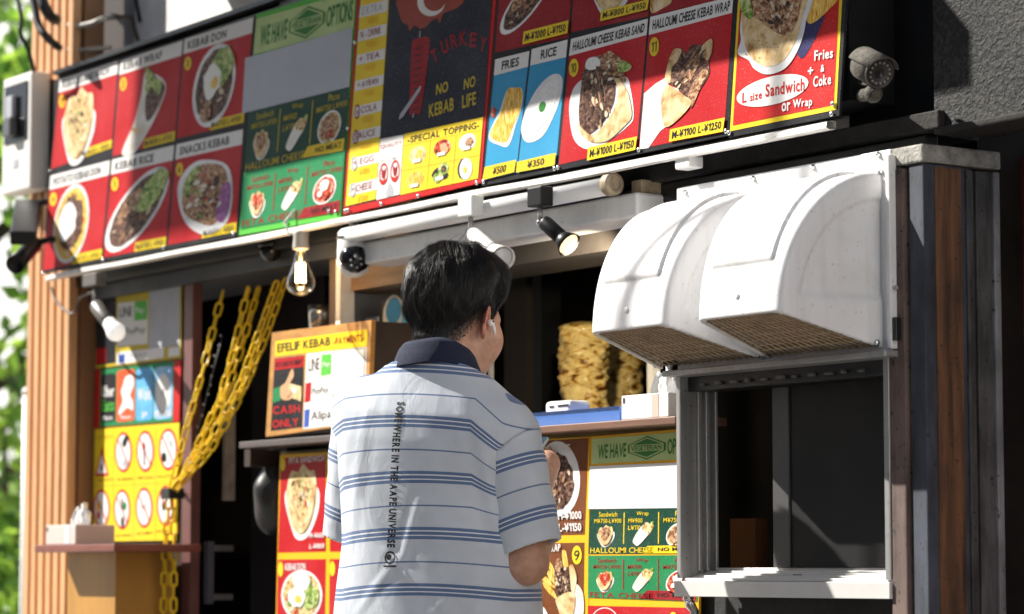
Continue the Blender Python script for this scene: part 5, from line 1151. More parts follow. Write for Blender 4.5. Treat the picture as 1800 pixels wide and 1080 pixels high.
# filament bulb
q = U(529, 405, .12); fb = thing('filament_bulb', 'lit clear filament bulb in a white socket under the green sign board', 'light bulb', q)
s = (q-CAM).length/5000
b = MB(); b.lathe([(.019, -34*s), (.020, -30*s), (.018, -12*s), (.020, -8*s), (.020, 0), (.002, 0)], mat('cream socket', (0.6, .56, .48), rough=.5, var=.15, vs=30), n=20); b.build('socket', fb)
s *= 1.0; pr = [(8, -36), (10, -44), (13, -56), (19, -72), (25, -87), (26, -96), (21.5, -107), (12, -113.5), (3, -116)]
pr2 = [(p[0]-.6, p[1]) for p in pr]
b = MB(); b.lathe([(r*s, z*s) for r, z in pr], mGlass, n=28); b.build('bulb_glass', fb)
mFil = mat('glowing filament', (1, .8, .5), emit=(1, .66, .28), es=14)
b = MB()
for k in range(6):
    a = k*math.pi/3; b.tube([(7*s*math.cos(a), 7*s*math.sin(a), -58*s), (8*s*math.cos(a+.2), 8*s*math.sin(a+.2), -92*s)], 1.15*s, mFil, n=6)
b.tube([(0, 0, -36*s), (0, 0, -56*s)], 2.2*s, mat('glass stem', (.8, .7, .5), rough=.3), n=8); b.build('filament', fb)
l = bpy.data.lights.new('filament_bulb_light', 'POINT'); l.energy = 0.5; l.color = (1, .68, .35); l.shadow_soft_size = .01
lo = bpy.data.objects.new('filament_bulb_light', l); COL.objects.link(lo); lo.location = q+Vector((0, -.0, -76*s))
b = MB(); b.tube([q+Vector((-.01, -.012, .05)), q+Vector((-.03, -.03, .02)), q+Vector((-.018, -.022, -.012)), q+Vector((0, -.015, -.006))], .0025, mWhitePl, n=6); o = b.build('cable'); o.parent = fb; o.data.transform(Matrix.Translation(-q))
# round white camera and dark dome
q = U(622, 448, .10); wc = thing('security_camera', 'white rounded security camera with a black face under the sign rail', 'camera', q)
b = MB(); b.lathe([(.002, .062), (.03, .060), (.038, .052), (.04, .0), (.039, -.02), (.032, -.042), (.015, -.053), (.001, -.055)], mWhitePl, n=28); b.build('casing', wc)
dv_ = (CAM-q).normalized(); dv_ = (dv_+Vector((.25, 0, -.15))).normalized()
b = MB(); b.ball(dv_*.016+Vector((0, 0, -.008)), .0365, mat('glossy black face', (0.006, .006, .007), rough=.12), n=18); b.build('camera_face', wc)
b = MB(); b.lathe([(.0395, .043), (.0415, .042), (.0415, .038), (.0395, .037)], mBlackPaint, n=28); b.tube([(0, 0, .06), (0, .0, .11)], .012, mWhitePl); b.build('collar', wc)
b = MB()
for k in range(6):
    a = k*math.pi/3; e1 = dv_.orthogonal().normalized(); e2 = dv_.cross(e1); b.ball(dv_*.0525+Vector((0, 0, -.012))+(e1*math.cos(a)+e2*math.sin(a))*.013, .003, mGrey, n=6)
b.build('diode', wc)
q = U(476, 432, .04); dm = thing('dome_camera', 'black glossy dome camera under the lintel of the door', 'camera', q)
b = MB(); b.lathe([(.03, .012), (.032, 0), (.031, -.004)], mBlackPaint, n=24); b.build('dome_base', dm)
b = MB(); b.lathe([(.0285, -.005), (.028, -.018), (.022, -.032), (.012, -.039), (.001, -.041)], mat('glossy black face', (0.006, .006, .007)), n=24); b.build('dome', dm)

# ------------------------------------------------------------------ left end: meter box, flood lights, cables
vm = .15
q = U(30, 235, vm); mb_ = thing('meter_box', 'white electric meter box with a dark window at the end of the signs', 'meter box', q)
xa_, xb_ = X(4, 230, vm)-q.x, X(54, 230, vm)-q.x; za, zb2 = Z(30, 133, vm)-q.z, Z(30, 337, vm)-q.z
b = MB(); b.box((xa_, 0, zb2), (xb_, .06, za), mat('cream white casing', (0.74, .72, .68), rough=.4, var=.05)); b.build('casing', mb_, bevel=.006)
b = MB(); b.box((xa_+.02, -.004, Z(30, 250, vm)-q.z), (xb_-.022, -.0005, Z(30, 148, vm)-q.z), mat('glossy black face', (0.006, .006, .007))); b.build('dark_window', mb_, bevel=.002)
b = MB(); c = (xa_+xb_)/2-.012; b.box((c-.025, -.02, .045), (c+.022, -.0045, .11), mGrey); b.box((c-.02, -.03, -.01), (c+.03, -.0045, .044), mat('dark grey dial', (.1, .1, .11), rough=.3)); b.build('dial', mb_, bevel=.004)
b = MB(); b.box((c-.005, -.002, -.10), (c+.028, -.0003, -.075), mGrey); b.build('label_plate', mb_)
b = MB(); b.box((xb_-.03, .0605, zb2+.0), (xb_+.005, .10, za-.02), mDarkBrown); b.build('mounting', mb_)
def flood(label, a, b_, r_, v, boxy):
    A_, B_ = U(*a, v), U(*b_, v+.10); r = thing('flood_light', label, 'flood light', A_, 'black flood lights at the shop end')
    ax = (B_-A_); L = ax.length; T = ax.to_track_quat('Z', 'Y').to_matrix().to_4x4(); q = MB()
    if boxy: q.box((-r_*1.2, -r_*.7, 0), (r_*1.2, r_*.7, L), mSpotK, T); q.build('head', r, bevel=.006)
    else: q.lathe([(.004, -.004), (r_*.9, 0), (r_, .01), (r_, L*.6), (r_*1.15, L), (r_*1.05, L), (r_*.9, L*.9), (.001, L*.88)], mSpotK, T, n=20); q.build('head', r)
    q = MB(); q.tube([(0, 0, 0), (.03, .03, .01), (.06, .09, .01)], .009, mSpotK); q.build('arm', r)
    return r
flood('black flood light pointing down, upper one at the end of the sign row', (50, 362), (40, 420), .03, .16, True)
flood('black cylindrical flood light tilted outwards, lower one at the end of the sign row', (62, 428), (26, 466), .024, .17, False)
mCab = mat('black cable sheath', (0.012, .012, .012), rough=.6); mCabW = mat('grey white cable', (0.5, .47, .42), rough=.6)
def cable(label, pts, r, M, v, cat='cable'):
    P_ = [U(x, y, v+dv) for x, y, dv in pts]; N = []
    for i in range(len(P_)-1):
        p0 = P_[max(i-1, 0)]; p1, p2 = P_[i], P_[i+1]; p3 = P_[min(i+2, len(P_)-1)]
        for k in range(6):
            t = k/6; N.append(.5*((2*p1)+(p2-p0)*t+(2*p0-5*p1+4*p2-p3)*t*t+(-p0+3*p1-3*p2+p3)*t**3))
    N.append(P_[-1]); b = MB(); b.tube(N, r, M, n=8); o = b.build('cable'); tag(rel(o, P_[0]), label, cat, 'cables over the shop end'); return o
cable('thin black cable hanging from above down to the meter box', [(18, -30, .1), (32, 5, .1), (38, 38, .1), (36, 58, .1), (50, 90, .08), (60, 125, .05)], .006, mCab, .12)
cable('thick black cable sagging across the top of the slatted post', [(50, -30, .1), (60, 10, .1), (68, 45, .1), (82, 65, .09), (98, 80, .05), (104, 84, 0)], .011, mCab, .12)
cable('second black cable dropping beside the thick one', [(66, -30, .1), (74, 0, .1), (82, 20, .09), (92, 32, .05), (99, 35, 0)], .016, mCab, .12)
cable('pale cable looping from a white joint over the dark column to the wall', [(96, 33, 0), (106, 38, 0), (130, 46, 0), (158, 42, -.02), (182, 33, -.05), (205, 30, -.2)], .0075, mCabW, .06)
cable('pale cable lying along the top of the sign boards', [(98, 80, 0), (110, 84, 0), (128, 88, 0), (148, 88, -.02), (170, 86, -.05), (195, 84, -.1)], .0065, mCabW, .06)
cable('dark cable running down the white wall above the signs', [(236, -20, 0), (240, 8, 0), (246, 38, 0)], .006, mCab, -.095)
cable('thin dark cable crossing the white wall above the signs', [(198, 27, 0), (215, 30, 0), (231, 32, 0), (236, 50, 0), (242, 70, 0)], .006, mat('rusty dark cable', (0.09, .06, .04), rough=.7), -.095)
cable('thin brown cable drooping from the grey spot lamp to the slats', [(90, 505, 0), (100, 530, 0), (120, 550, 0), (132, 548, 0), (140, 525, 0), (160, 515, .02)], .004, mat('brown thin cable', (0.12, .08, .06), rough=.6), .125)

# ------------------------------------------------------------------ counter, shelf and things on them
mWoodT = mat('dark wood counter edge', (0.17, 0.085, 0.055), rough=0.45, var=0.3, vs=16, stretch=(.3, 2, 4))
zc0 = Z(1060, 741, .06)
ct = thing('counter', 'dark wood serving counter board at the hatch with menu boards beneath', 'counter', (X(900, 760, .06), -.06, zc0))
b = MB(); b.box((X(590, 770, .06), -.06, zc0-.016), (X(1187, 735, .06), .072, zc0), mWoodT); under(ct, b.build('counter_top', bevel=.002))
zs0 = Z(490, 772, .06)
sf = thing('side_shelf', 'dark shelf board under the payments box left of the man', 'shelf', (X(500, 772, .06), -.06, zs0))
b = MB(); b.box((X(420, 778, .06), -.06, zs0-.016), (X(590, 770, .06)-.002, .3, zs0), mat('dark grey shelf board', (0.10, .08, .075), rough=.4, var=.25, vs=6)); under(sf, b.build('board', bevel=.002))
b = MB(); b.box((X(430, 778, .02), -.02, zs0-.06), (X(440, 778, .02), .25, zs0-.0165), mDarkBrown); under(sf, b.build('bracket'))
# tray
tz = zc0+.001; x0, x1 = X(940, 735, .02), X(1090, 722, .02)
ty = thing('tray', 'shallow blue plastic tray on the hatch counter', 'tray', (x0, -.02, tz))
mBluP = mat('blue tray plastic', (0.10, 0.27, 0.78), rough=.3, var=.1, vs=6)
rim = lambda o, z: [(x0-o, -.02-o, z), (x1+o, -.02-o, z), (x1+o, .065+o, z), (x0-o, .065+o, z)]
v_ = rim(0, tz)+rim(.009, tz+.030)+rim(.012, tz+.0305)+rim(.0085, tz+.031)+rim(-.002, tz+.003)
f_ = [(3, 2, 1, 0)]+[(a*4+k, a*4+(k+1) % 4, (a+1)*4+(k+1) % 4, (a+1)*4+k) for a in range(4) for k in range(4)]+[(16, 17, 18, 19)]
b = MB(); b.add(v_, f_, mBluP); under(ty, b.build('tray_body'))
q = U(1019, 716, -.06); b = MB(); b.box((q.x-.05, .002, tz+.004), (q.x+.045, .058, q.z+.012), mat('white device shell', (.74, .73, .74), rough=.3))
rd = thing('card_reader', 'small white device lying in the blue tray', 'device', (q.x, .03, tz+.004)); under(rd, b.build('shell', bevel=.008))
b = MB(); b.box((q.x-.03, .0005, q.z-.002), (q.x-.014, .0018, q.z+.002), mBlkP := mat('dark slot', (.02, .02, .02))); 
for k in range(5): b.box((q.x+.002+k*.008, .0005, q.z-.002), (q.x+.007+k*.008, .0018, q.z+.003), mBlkP)
under(rd, b.build('slot'))
# tissue boxes
def tissue(label, loc, w_, d_, h_, M, Ms, rot):
    r = thing('tissue_box', label, 'tissue box', loc, 'tissue boxes', rot=(0, 0, rot))
    b = MB(); b.box((-w_/2, 0, 0), (w_/2, d_, h_), M); b.build('carton', r, bevel=.002)
    b = MB(); b.box((w_*.16, -.0008, .0015), (w_*.30, -.0002, h_-.0015), Ms); b.build('stripe', r)
    b = MB(); b.box((-w_*.46, -.0008, h_*.68), (-w_*.42, -.0002, h_*.9), mBlkP); b.build('mark', r)
    n = 14; V = []; Fq = []
    for i in range(n+1):
        for j in range(5):
            u = i/n-.5; t = j/4
            V.append((u*w_*.42*(1-.15*t), d_*.5+.012*math.sin(u*17+t*2)+(.01*t), h_+.001+t*(.045+.016*math.sin(u*9+1))))
    for i in range(n):
        for j in range(4): Fq.append((i*5+j, (i+1)*5+j, (i+1)*5+j+1, i*5+j+1))
    o = np_mesh('tissue', V, Fq, [mat('white tissue paper', (.82, .82, .81), rough=.9)], r); sl = o.modifiers.new('t', 'SOLIDIFY'); sl.thickness = .001
    return r
q = U(1133, 723, .045); tissue('white tissue box with a pinkish stripe on the hatch counter', (q.x, -.045, zc0+.001), .16, .10, abs(Z(1133, 681, .045)-Z(1133, 724, .045)), mat('white carton', (.76, .75, .73), rough=.5), mat('pale pink band', (.7, .45, .38), rough=.5), 0)
# side counter at the left
v2 = .28
zc1 = Z(150, 957, v2)
sc_ = thing('side_counter', 'dark red-brown side counter with an orange wooden cabinet below the yellow poster', 'counter', (X(150, 960, v2), -v2, 0))
b = MB(); b.box((X(60, 962, v2), -v2, zc1-.02), (X(201, 958, v2), -.03, zc1), mat('red brown laminate', (0.20, .06, .045), rough=.35, var=.2, vs=7)); under(sc_, b.build('counter_top', bevel=.003))
b = MB(); b.box((X(119, 1000, v2-.08), -v2+.08, 0.02), (X(203, 1000, v2-.08), -.032, zc1-.0205), mat('orange wood cabinet', (0.50, .25, .05), rough=.4, var=.2, vs=5, stretch=(1, 1, .3))); under(sc_, b.build('cabinet'))
q = U(106, 955, .25); tissue('tissue box with a tuft of paper on the side counter at the left end', (q.x, -.25, zc1+.001), .185, .115, .052, mat('pinkish carton', (.62, .53, .49), rough=.5), mat('pale blue band', (.6, .68, .74), rough=.5), 0)
# steel cup on the payments box
ztop = Z(560, 577, .03)+.0
q = U(553, 576, -.03); cu = thing('steel_cup', 'tall steel cup with a dark rim standing on the payments box', 'cup', (q.x, .045, ztop+.003))
mSt = mat('brushed steel', (.62, .6, .57), rough=.22, metal=.9)
b = MB(); b.lathe([(.024, 0), (.027, .003), (.029, .045), (.0295, .058)], mSt, n=28); b.build('cup_body', cu)
b = MB(); b.lathe([(.0298, .0585), (.0305, .060), (.0305, .066), (.028, .067), (.001, .064)], mBlackPaint, n=28); b.build('rim', cu)
# blue and white sticker
xs_, zs_ = X(690, 556, -.11), Z(700, 560, -.11)
b = MB(); mS1 = mat('sticker white', (.72, .72, .73), rough=.5); mS2 = mat('sticker blue', (.03, .25, .6), rough=.5)
def disc(cx, cz, rx, rz, M, y, n=24): b.add([(cx+rx*math.cos(2*math.pi*k/n), y, cz+rz*math.sin(2*math.pi*k/n)) for k in range(n)], [tuple(range(n))], M)
disc(xs_-.01, zs_+.005, .05, .056, mS1, .1185); disc(xs_+.06, zs_-.005, .05, .035, mS1, .1183); disc(xs_-.008, zs_+.022, .036, .032, mS2, .1178); b.box((xs_+.03, .1178, zs_-.03), (xs_+.09, .1176, zs_+.02), mat('sticker cyan', (.1, .45, .75), rough=.5))
o = b.build('sticker'); tag(rel(o, (xs_, .1185, zs_)), 'blue and white sticker on the inner panel behind the head of the man', 'sticker')
# bag hanging under the shelf
q = U(452, 800, -.02)
bV, bF = surface_net(lambda x, y, z: smin(elli(x, y, z, (0, 0, -.12), (.055, .05, .08)), cone(x, y, z, (0, 0, 0), (0.01, 0, -.08), .02, .04), .04)+.004*np.sin(60*x+20*z)*np.sin(35*z+30*y), (-.09, -.08, -.23), (.09, .08, .03), .005)
bgo = np_mesh('hanging_bag', bV, bF, [mat('smoky plastic bag', (.035, .035, .037), rough=.3, var=.4, vs=12)]); bgo.location = q+Vector((0, .05, 0)); tag(bgo, 'grey plastic bag hanging in the dark under the side shelf', 'bag')
# chrome tap fragment under the window
q = U(1216, 1064, .05); tp = thing('pipe_fitting', 'chrome pipe fitting under the corner of the hatch window', 'pipe fitting', q)
b = MB(); b.tube([(-.012, 0, .012), (-.004, 0, -.002), (.008, 0, -.012), (.012, 0, -.06)], [.008, .011, .009, .009], mChrome, n=12); b.ball((-.012, 0, .014), .011, mChrome, n=10); b.build('pipe', tp)

# ------------------------------------------------------------------ kebab spits
fK = food('roasted doner meat', [(0.05, .015, .003), (0.34, .17, .03), (0.60, .42, .13), (0.66, .52, .22), (.52, .32, .08), (.16, .06, .015)], 24, (1, 1, 2.2), dist=.8, rough=.45, seed=31, coat=.2)
def spit(label, a, b_, v, r0):
    B_ = U(*b_, v); A_ = U(*a, v); H_ = A_.z-B_.z; r = thing('kebab_spit', label, 'kebab spit', (B_.x, B_.y, B_.z-.05), 'doner spits in the kitchen')
    n, m_ = 60, 80; V = []; Fq = []
    ph = rng.uniform(0, 6, 8)
    for j in range(m_+1):
        t = j/m_
        for i in range(n):
            a_ = 2*math.pi*i/n
            rr_ = r0*(.86+.2*t)*(1+.06*math.sin(3*a_+ph[0]+t*9)+.04*math.sin(5*a_+ph[1]-t*17)+.030*math.sin(t*47+ph[2]+2.6*math.sin(2*a_+ph[6]))+.025*math.sin(9*a_+t*31+ph[3]+2*math.sin(t*11))+.02*math.sin(t*83+4*math.sin(3*a_+ph[4]))+rng.normal(0, .012))
            if t > .93: rr_ *= max(.05, 1-((t-.93)/.07)**2*.75)
            V.append((rr_*math.cos(a_), rr_*math.sin(a_), .05+t*H_))
    for j in range(m_):
        for i in range(n): Fq.append((j*n+i, j*n+(i+1) % n, (j+1)*n+(i+1) % n, (j+1)*n+i))
    Fq += [tuple(range(n))[::-1], tuple(m_*n+i for i in range(n))]
    np_mesh('meat_cone', V, Fq, [fK], r)
    q = MB(); q.tube([(0, 0, -.45), (0, 0, H_+.02)], .006, mSt, n=10); q.build('spit_rod', r)
    q = MB(); q.lathe([(.002, .02), (r0*1.3, .02), (r0*1.35, .03), (r0*1.3, .045), (.002, .045)], mSt, n=28); q.build('drip_plate', r)
spit('wide golden doner meat spit inside the hatch', (1027, 566), (1027, 740), -.42, .060)
spit('darker doner meat spit half hidden behind the vent hood', (1092, 570), (1092, 735), -.70, .056)

# ------------------------------------------------------------------ yellow chains
mChain = mat('yellow plastic chain', (0.86, 0.58, 0.010), rough=.35, var=.12, vs=20)
def link_mesh():
    b = MB(); pts = []
    for k in range(20):
        a = 2*math.pi*k/20; s_ = 1 if math.cos(a) >= 0 else -1
        pts.append((.0082*math.sin(a), 0, .0082*math.cos(a)+s_*.0105))
    b.tube(pts, .0032, mChain, n=6, closed=True); return b
lk = None
def chain(label, pts, v):
    global lk
    P_ = [U(x, y, v+dv) for x, y, dv in pts]
    r = thing('plastic_chain', label, 'chain', P_[0], 'yellow chains across the doorway')
    seg = [(P_[i+1]-P_[i]).length for i in range(len(P_)-1)]; tot = sum(seg); n = int(tot/.0325); al = []
    for k in range(n+1):
        d = tot*k/n
        for i, s_ in enumerate(seg):
            if d <= s_+1e-9 or i == len(seg)-1: al.append(P_[i].lerp(P_[i+1], d/s_)); break
            d -= s_
    for k in range(n):
        c = (al[k]+al[k+1])/2; ax = (al[k+1]-al[k]).normalized()
        if lk is None: o = link_mesh().build('link'); lk = o
        else: o = lk.copy(); COL.objects.link(o)
        o.parent = r
        T = ax.to_track_quat('Z', 'Y').to_matrix().to_4x4() @ Matrix.Rotation(k*math.pi/2+.35+random.uniform(-.25, .25), 4, 'Z')
        o.matrix_local = Matrix.Translation(c-P_[0]) @ T
    return r
vc = .02
chain('first yellow chain strand falling from the lintel to the clip by the posters', [(392, 512, -.06), (372, 590, -.03), (356, 655, 0), (330, 745, .03), (300, 862, .06)], vc)
chain('second yellow chain strand from the lintel, upper one of a doubled pair', [(437, 505, -.06), (412, 610, -.03), (385, 705, 0), (340, 800, .03), (304, 864, .06)], vc)
chain('third yellow chain strand from the lintel, lower one of a doubled pair', [(455, 505, -.08), (428, 600, -.05), (400, 690, -.01), (352, 790, .02), (308, 862, .05)], vc)
chain('fourth yellow chain strand reaching furthest along the lintel', [(487, 495, -.06), (455, 585, -.03), (420, 680, 0), (365, 780, .03), (306, 860, .06)], vc)
chain('fifth yellow chain strand doubled beside the one reaching furthest', [(503, 490, -.08), (468, 590, -.05), (432, 680, -.01), (372, 790, .02), (310, 862, .05)], vc)
chain('yellow chain hanging straight down from the clip, next to the poster', [(298, 872, .06), (291, 960, .06), (286, 1120, .06)], vc)
chain('yellow chain hanging straight down from the clip, next to the doorway', [(306, 872, .055), (306, 960, .055), (304, 1120, .055)], vc)
q = U(300, 868, vc+.06); b = MB(); b.box((q.x-.03, q.y-.015, q.z-.014), (q.x+.02, q.y+.03, q.z+.014), mBlackPaint); b.tube([(q.x, q.y+.02, q.z), (X(325, 868, -.03), .035, q.z+.005)], .006, mBlackPaint); o = b.build('chain_clip', bevel=.003); tag(rel(o, q), 'black clip gathering the yellow chains by the door jamb', 'clip')
# thin beaded cord
P_ = [U(392, 590, -.02), U(376, 650, .0), U(362, 705, .01), U(346, 770, .03)]
bd = thing('beaded_cord', 'thin black cord with small pale beads hanging between the yellow chains', 'cord', P_[0])
b = MB(); b.tube([p-P_[0] for p in P_], .003, mCab, n=6); b.build('cord', bd)
for k in range(11):
    t = k/10*2.999; i = int(t); p = P_[i].lerp(P_[i+1], t-i)-P_[0]
    b = MB(); b.ball(p+Vector((random.uniform(-.012, .012), -.004, 0)), .0030, mGrey, n=6); b.build('bead', bd)
# ================================================================== the man
YAW = math.radians(34.0)
hp = UD(770, 640, 5.55)
man = thing('person', 'man seen from behind in a striped polo shirt holding a phone at the counter', 'person', (hp.x, hp.y, 0), rot=(0, 0, YAW))
mSkin = mat('warm skin', (0.50, 0.275, 0.185), rough=0.5, var=0.22, vs=45, bump=0.06, bs=420, sss=0.12)
HE, HPIT, HYAW = np.array([0.010, 0.055, 1.537]), math.radians(13), math.radians(-13)   # ear axis, nod, turn
cy_, sy_ = math.cos(HYAW), math.sin(HYAW); cp_, sp_ = math.cos(HPIT), math.sin(HPIT)
def to_head(x, y, z):
    x, y, z = x-HE[0], y-HE[1], z-HE[2]
    x, y = cy_*x+sy_*y, -sy_*x+cy_*y
    return x, cp_*y-sp_*z, sp_*y+cp_*z
def from_head(V):
    V = np.asarray(V, float); x, y, z = V[..., 0], V[..., 1], V[..., 2]
    y, z = cp_*y+sp_*z, -sp_*y+cp_*z
    x, y = cy_*x-sy_*y, sy_*x+cy_*y
    return np.stack([x+HE[0], y+HE[1], z+HE[2]], -1)
def head_sdf(x, y, z):
    d = elli(x, y, z, (0, -.006, .052), (.074, .094, .086))
    d = smin(d, elli(x, y, z, (0, .040, -.015), (.063, .058, .085)), .03)
    d = smin(d, elli(x, y, z, (0, .040, -.062), (.054, .050, .042)), .03)
    ax = np.abs(x)
    d = smin(d, np.sqrt((ax-.043)**2+(y-.058)**2+(z+.022)**2)-.030, .03)
    d = smin(d, np.sqrt((x)**2+(y-.080)**2+(z+.094)**2)-.021, .025)
    d = smin(d, cone(x, y, z, (0, .095, .016), (0, .113, -.024), .008, .0125), .012)
    d = smin(d, cone(ax, y, z, (.009, .100, -.029), (.012, .098, -.029), .008, .007), .008)
    d = smin(d, cone(ax, y, z, (.012, .090, .030), (.040, .078, .028), .010, .010), .015)
    d = smax(d, -(np.sqrt((ax-.031)**2+(y-.103)**2+(z-.010)**2)-.016), .012)
    d = smin(d, elli(x, y, z, (0, .094, -.055), (.022, .011, .006)), .006)
    d = smin(d, elli(x, y, z, (0, .092, -.066), (.019, .012, .007)), .006)
    return d
PL, PN = np.array([0, .87, .5]), np.array([0, -.5, .87])           # phone length axis and normal
PC = np.array([.066, .272, 1.283])
HR, HL = np.array([.122, .258, 1.258]), np.array([.000, .244, 1.252])
WR, WL = np.array([.142, .172, 1.200]), np.array([-.088, .160, 1.185])
ER, EL = np.array([.197, -.030, 1.066]), np.array([-.183, .055, 1.135])
SR, SL = np.array([.160, -.018, 1.305]), np.array([-.165, -.010, 1.365])
def hand_parts(H, W, sgn):
    """palm and five fingers, each finger two bent segments under the phone, the thumb over its edge"""
    out = []
    for k, (o, ln) in enumerate(((.030, .95), (.010, 1.05), (-.011, 1.0), (-.030, .82))):
        b = H+PL*o+np.array([0, 0, -.004]); m1 = b+np.array([-sgn*.030*ln, 0, 0])-PN*.014; m2 = m1+np.array([-sgn*.024*ln, 0, 0])+PN*.002; t = m2+np.array([-sgn*.014*ln, 0, 0])+PN*.006
        out += [(b, m1, .0088, .0080), (m1, m2, .0080, .0072), (m2, t, .0072, .0064)]
    b = H+(W-H)*.45+PN*.004; m1 = H+PL*(-.010)+PN*.016+np.array([sgn*.006, 0, 0]); t = H+PL*.026+PN*.024+np.array([-sgn*.026, 0, 0])
    out += [(b, m1, .012, .0098), (m1, t, .0098, .0076)]
    return out
def body_sdf(x, y, z):
    hx, hy, hz = to_head(x, y, z)
    d = head_sdf(hx, hy, hz)
    d = smin(d, cone(x, y, z, (0, -.005, 1.40), (0, .030, 1.53), .060, .056), .025)
    d = smin(d, cone(x, y, z, (-.11, -.01, 1.35), (.11, -.015, 1.325), .045, .045), .05)
    d = smin(d, elli(x, y, z, (0, 0, 1.24), (.155, .095, .20)), .05)
    for S_, E__, W_, H_, sg in ((SR, ER, WR, HR, 1), (SL, EL, WL, HL, -1)):
        a = cone(x, y, z, S_, E__, .050, .040)
        a = smin(a, cone(x, y, z, E__, E__*.65+W_*.35, .0415, .041), .015)
        a = smin(a, cone(x, y, z, E__*.65+W_*.35, W_, .041, .0265), .02)
        a = smin(a, cone(x, y, z, W_, H_+PL*.012, .025, .028), .012)
        p = cone(x, y, z, H_-PL*.030, H_+PL*.032, .0155, .0145); a = smin(a, p, .015)
        for q in hand_parts(H_, W_, sg): a = smin(a, cone(x, y, z, *q), .0045)
        d = smin(d, a, .015)
    return d
bV, bF = surface_net(body_sdf, (-.285, -.135, 1.015), (.285, .345, 1.70), .0038)
body = np_mesh('body', bV, bF, [mSkin], man)
# eyes and brows
for sx in (-1, 1):
    c = from_head([[sx*.031, .083, .010]])[0]; b = MB(); b.ball(c, .0125, mat('eye white', (.75, .73, .7), rough=.15), n=12); b.ball(c+np.array(from_head([[0, .0125, -.002]])[0]-HE)*.62, .0062, mat('dark iris', (.02, .012, .008), rough=.1), n=8); b.build('eye', man)
# ears
def ear_sdf(u, v, w_):                 # u forward, v up, w outwards
    d = elli(u, v, w_, (0, 0, .004), (.0165, .030, .0085))
    d = smax(d, -elli(u, v, w_, (.003, .003, .013), (.0105, .020, .0085)), .004)
    ang = np.arctan2(v-.004, u+.001); rad = np.sqrt(((u+.001)/.0155)**2+((v-.004)/.0265)**2)
    ring = np.sqrt(((rad-1)*.018)**2+(w_-.0095)**2)-.0032
    ring = np.where((ang > -.6) | (ang < -2.4), ring, .01)
    d = smin(d, ring, .004)
    d = smin(d, np.sqrt((u+.000)**2+(v+.026)**2+(w_-.006)**2)-.0072, .006)
    d = smin(d, np.sqrt((u-.013)**2+(v+.002)**2+(w_-.006)**2)-.0045, .004)
    return d
eV, eF = surface_net(ear_sdf, (-.024, -.040, -.008), (.024, .038, .018), .0013)
for sx in (-1, 1):
    fl, tl = math.radians(24), math.radians(-10)
    u, v, w_ = eV[:, 0], eV[:, 1], eV[:, 2]
    u, v = u*math.cos(tl)-v*math.sin(tl), u*math.sin(tl)+v*math.cos(tl)
    X_ = .0715+w_*math.cos(fl)-u*math.sin(fl); Y_ = .002+u*math.cos(fl)+w_*-math.sin(fl)*.4
    Vh = from_head(np.stack([sx*X_, Y_, v-.004], 1))
    np_mesh('ear', Vh, eF if sx > 0 else eF[:, ::-1], [mat('ear skin', (0.50, 0.22, 0.15), rough=.45, var=.08, vs=40, sss=.25)], man)

# ------------------------------------------------------------------ hair
NK0, NK1 = [np.array(to_head(*q)) for q in ((0, -.005, 1.40), (0, .030, 1.53))]
def hair_s(x, y, z):
    """height above the hair line"""
    line = np.interp(np.asarray(y, float), [-.11, -.08, -.04, -.015, .012, .03, .045, .07, .11], [-.088, -.078, -.036, .000, .018, -.012, .012, .045, .055])
    return z-line
def sst(a, b, x):
    t = np.clip((x-a)/(b-a), 0, 1); return t*t*(3-2*t)
def hair_sdf(x, y, z):
    s = hair_s(x, y, z) if np.ndim(x) == 1 else z-np.interp(y, [-.11, -.08, -.04, -.015, .012, .03, .045, .07, .11], [-.088, -.078, -.036, .000, .018, -.012, .012, .045, .055]).reshape(np.shape(y))
    th = -.005+.0075*sst(-.002, .030, s)+.019*sst(.030, .105, s)*(.76+.28*sst(-.07, .02, y))+.012*sst(.01, .09, y)*sst(.02, .06, s)
    cl = .0014*np.sin(90*x+40*z+3*np.sin(50*y))+.0012*np.sin(120*y-60*x+30*z)+.0010*np.sin(210*x+70*y+2*np.sin(90*z))
    d = elli(x, y, z, (0, -.006, .052), (.074, .094, .086)); d = smin(d, elli(x, y, z, (0, .040, -.015), (.063, .058, .085)), .03)
    d = smin(d, cone(x, y, z, NK0, NK1, .060, .056), .025)
    return d-th-cl*sst(.03, .07, s)
hV0, hF0 = surface_net(hair_sdf, (-.125, -.145, -.09), (.125, .155, .185), .0035)
mHair = mat('black hair', (0.006, 0.005, 0.0045), rough=.6, spec=.3, var=.3, vs=80, stretch=(1, 1, .3), bump=.5, bs=260)
hr = np_mesh('hair', from_head(hV0), hF0, [mHair], man)
mStr = mat('black hair strand', (0.009, 0.008, 0.0075), rough=.40, spec=.55)
# close-cropped hair darkens the skin of the nape and temples
bh_ = np.stack(to_head(bV[:, 0], bV[:, 1], bV[:, 2]), 1)
stb = sst(-.022, .014, hair_s(bh_[:, 0], bh_[:, 1], bh_[:, 2]))*sst(.055, .0, bh_[:, 1])*sst(-.13, -.11, bh_[:, 2])*.82
a_ = body.data.attributes.new('stubble', 'FLOAT', 'POINT'); a_.data.foreach_set('value', stb.astype(np.float32))
t = mSkin.node_tree; b_ = t.nodes['Principled BSDF']; at = t.nodes.new('ShaderNodeAttribute'); at.attribute_name = 'stubble'
mx = t.nodes.new('ShaderNodeMixRGB'); mx.inputs[2].default_value = (.030, .023, .020, 1); t.links.new(b_.inputs['Base Color'].links[0].from_socket, mx.inputs[1])
nz = t.nodes.new('ShaderNodeTexNoise'); nz.inputs['Scale'].default_value = 500; tcs = t.nodes.new('ShaderNodeTexCoord'); t.links.new(tcs.outputs['Object'], nz.inputs[0])
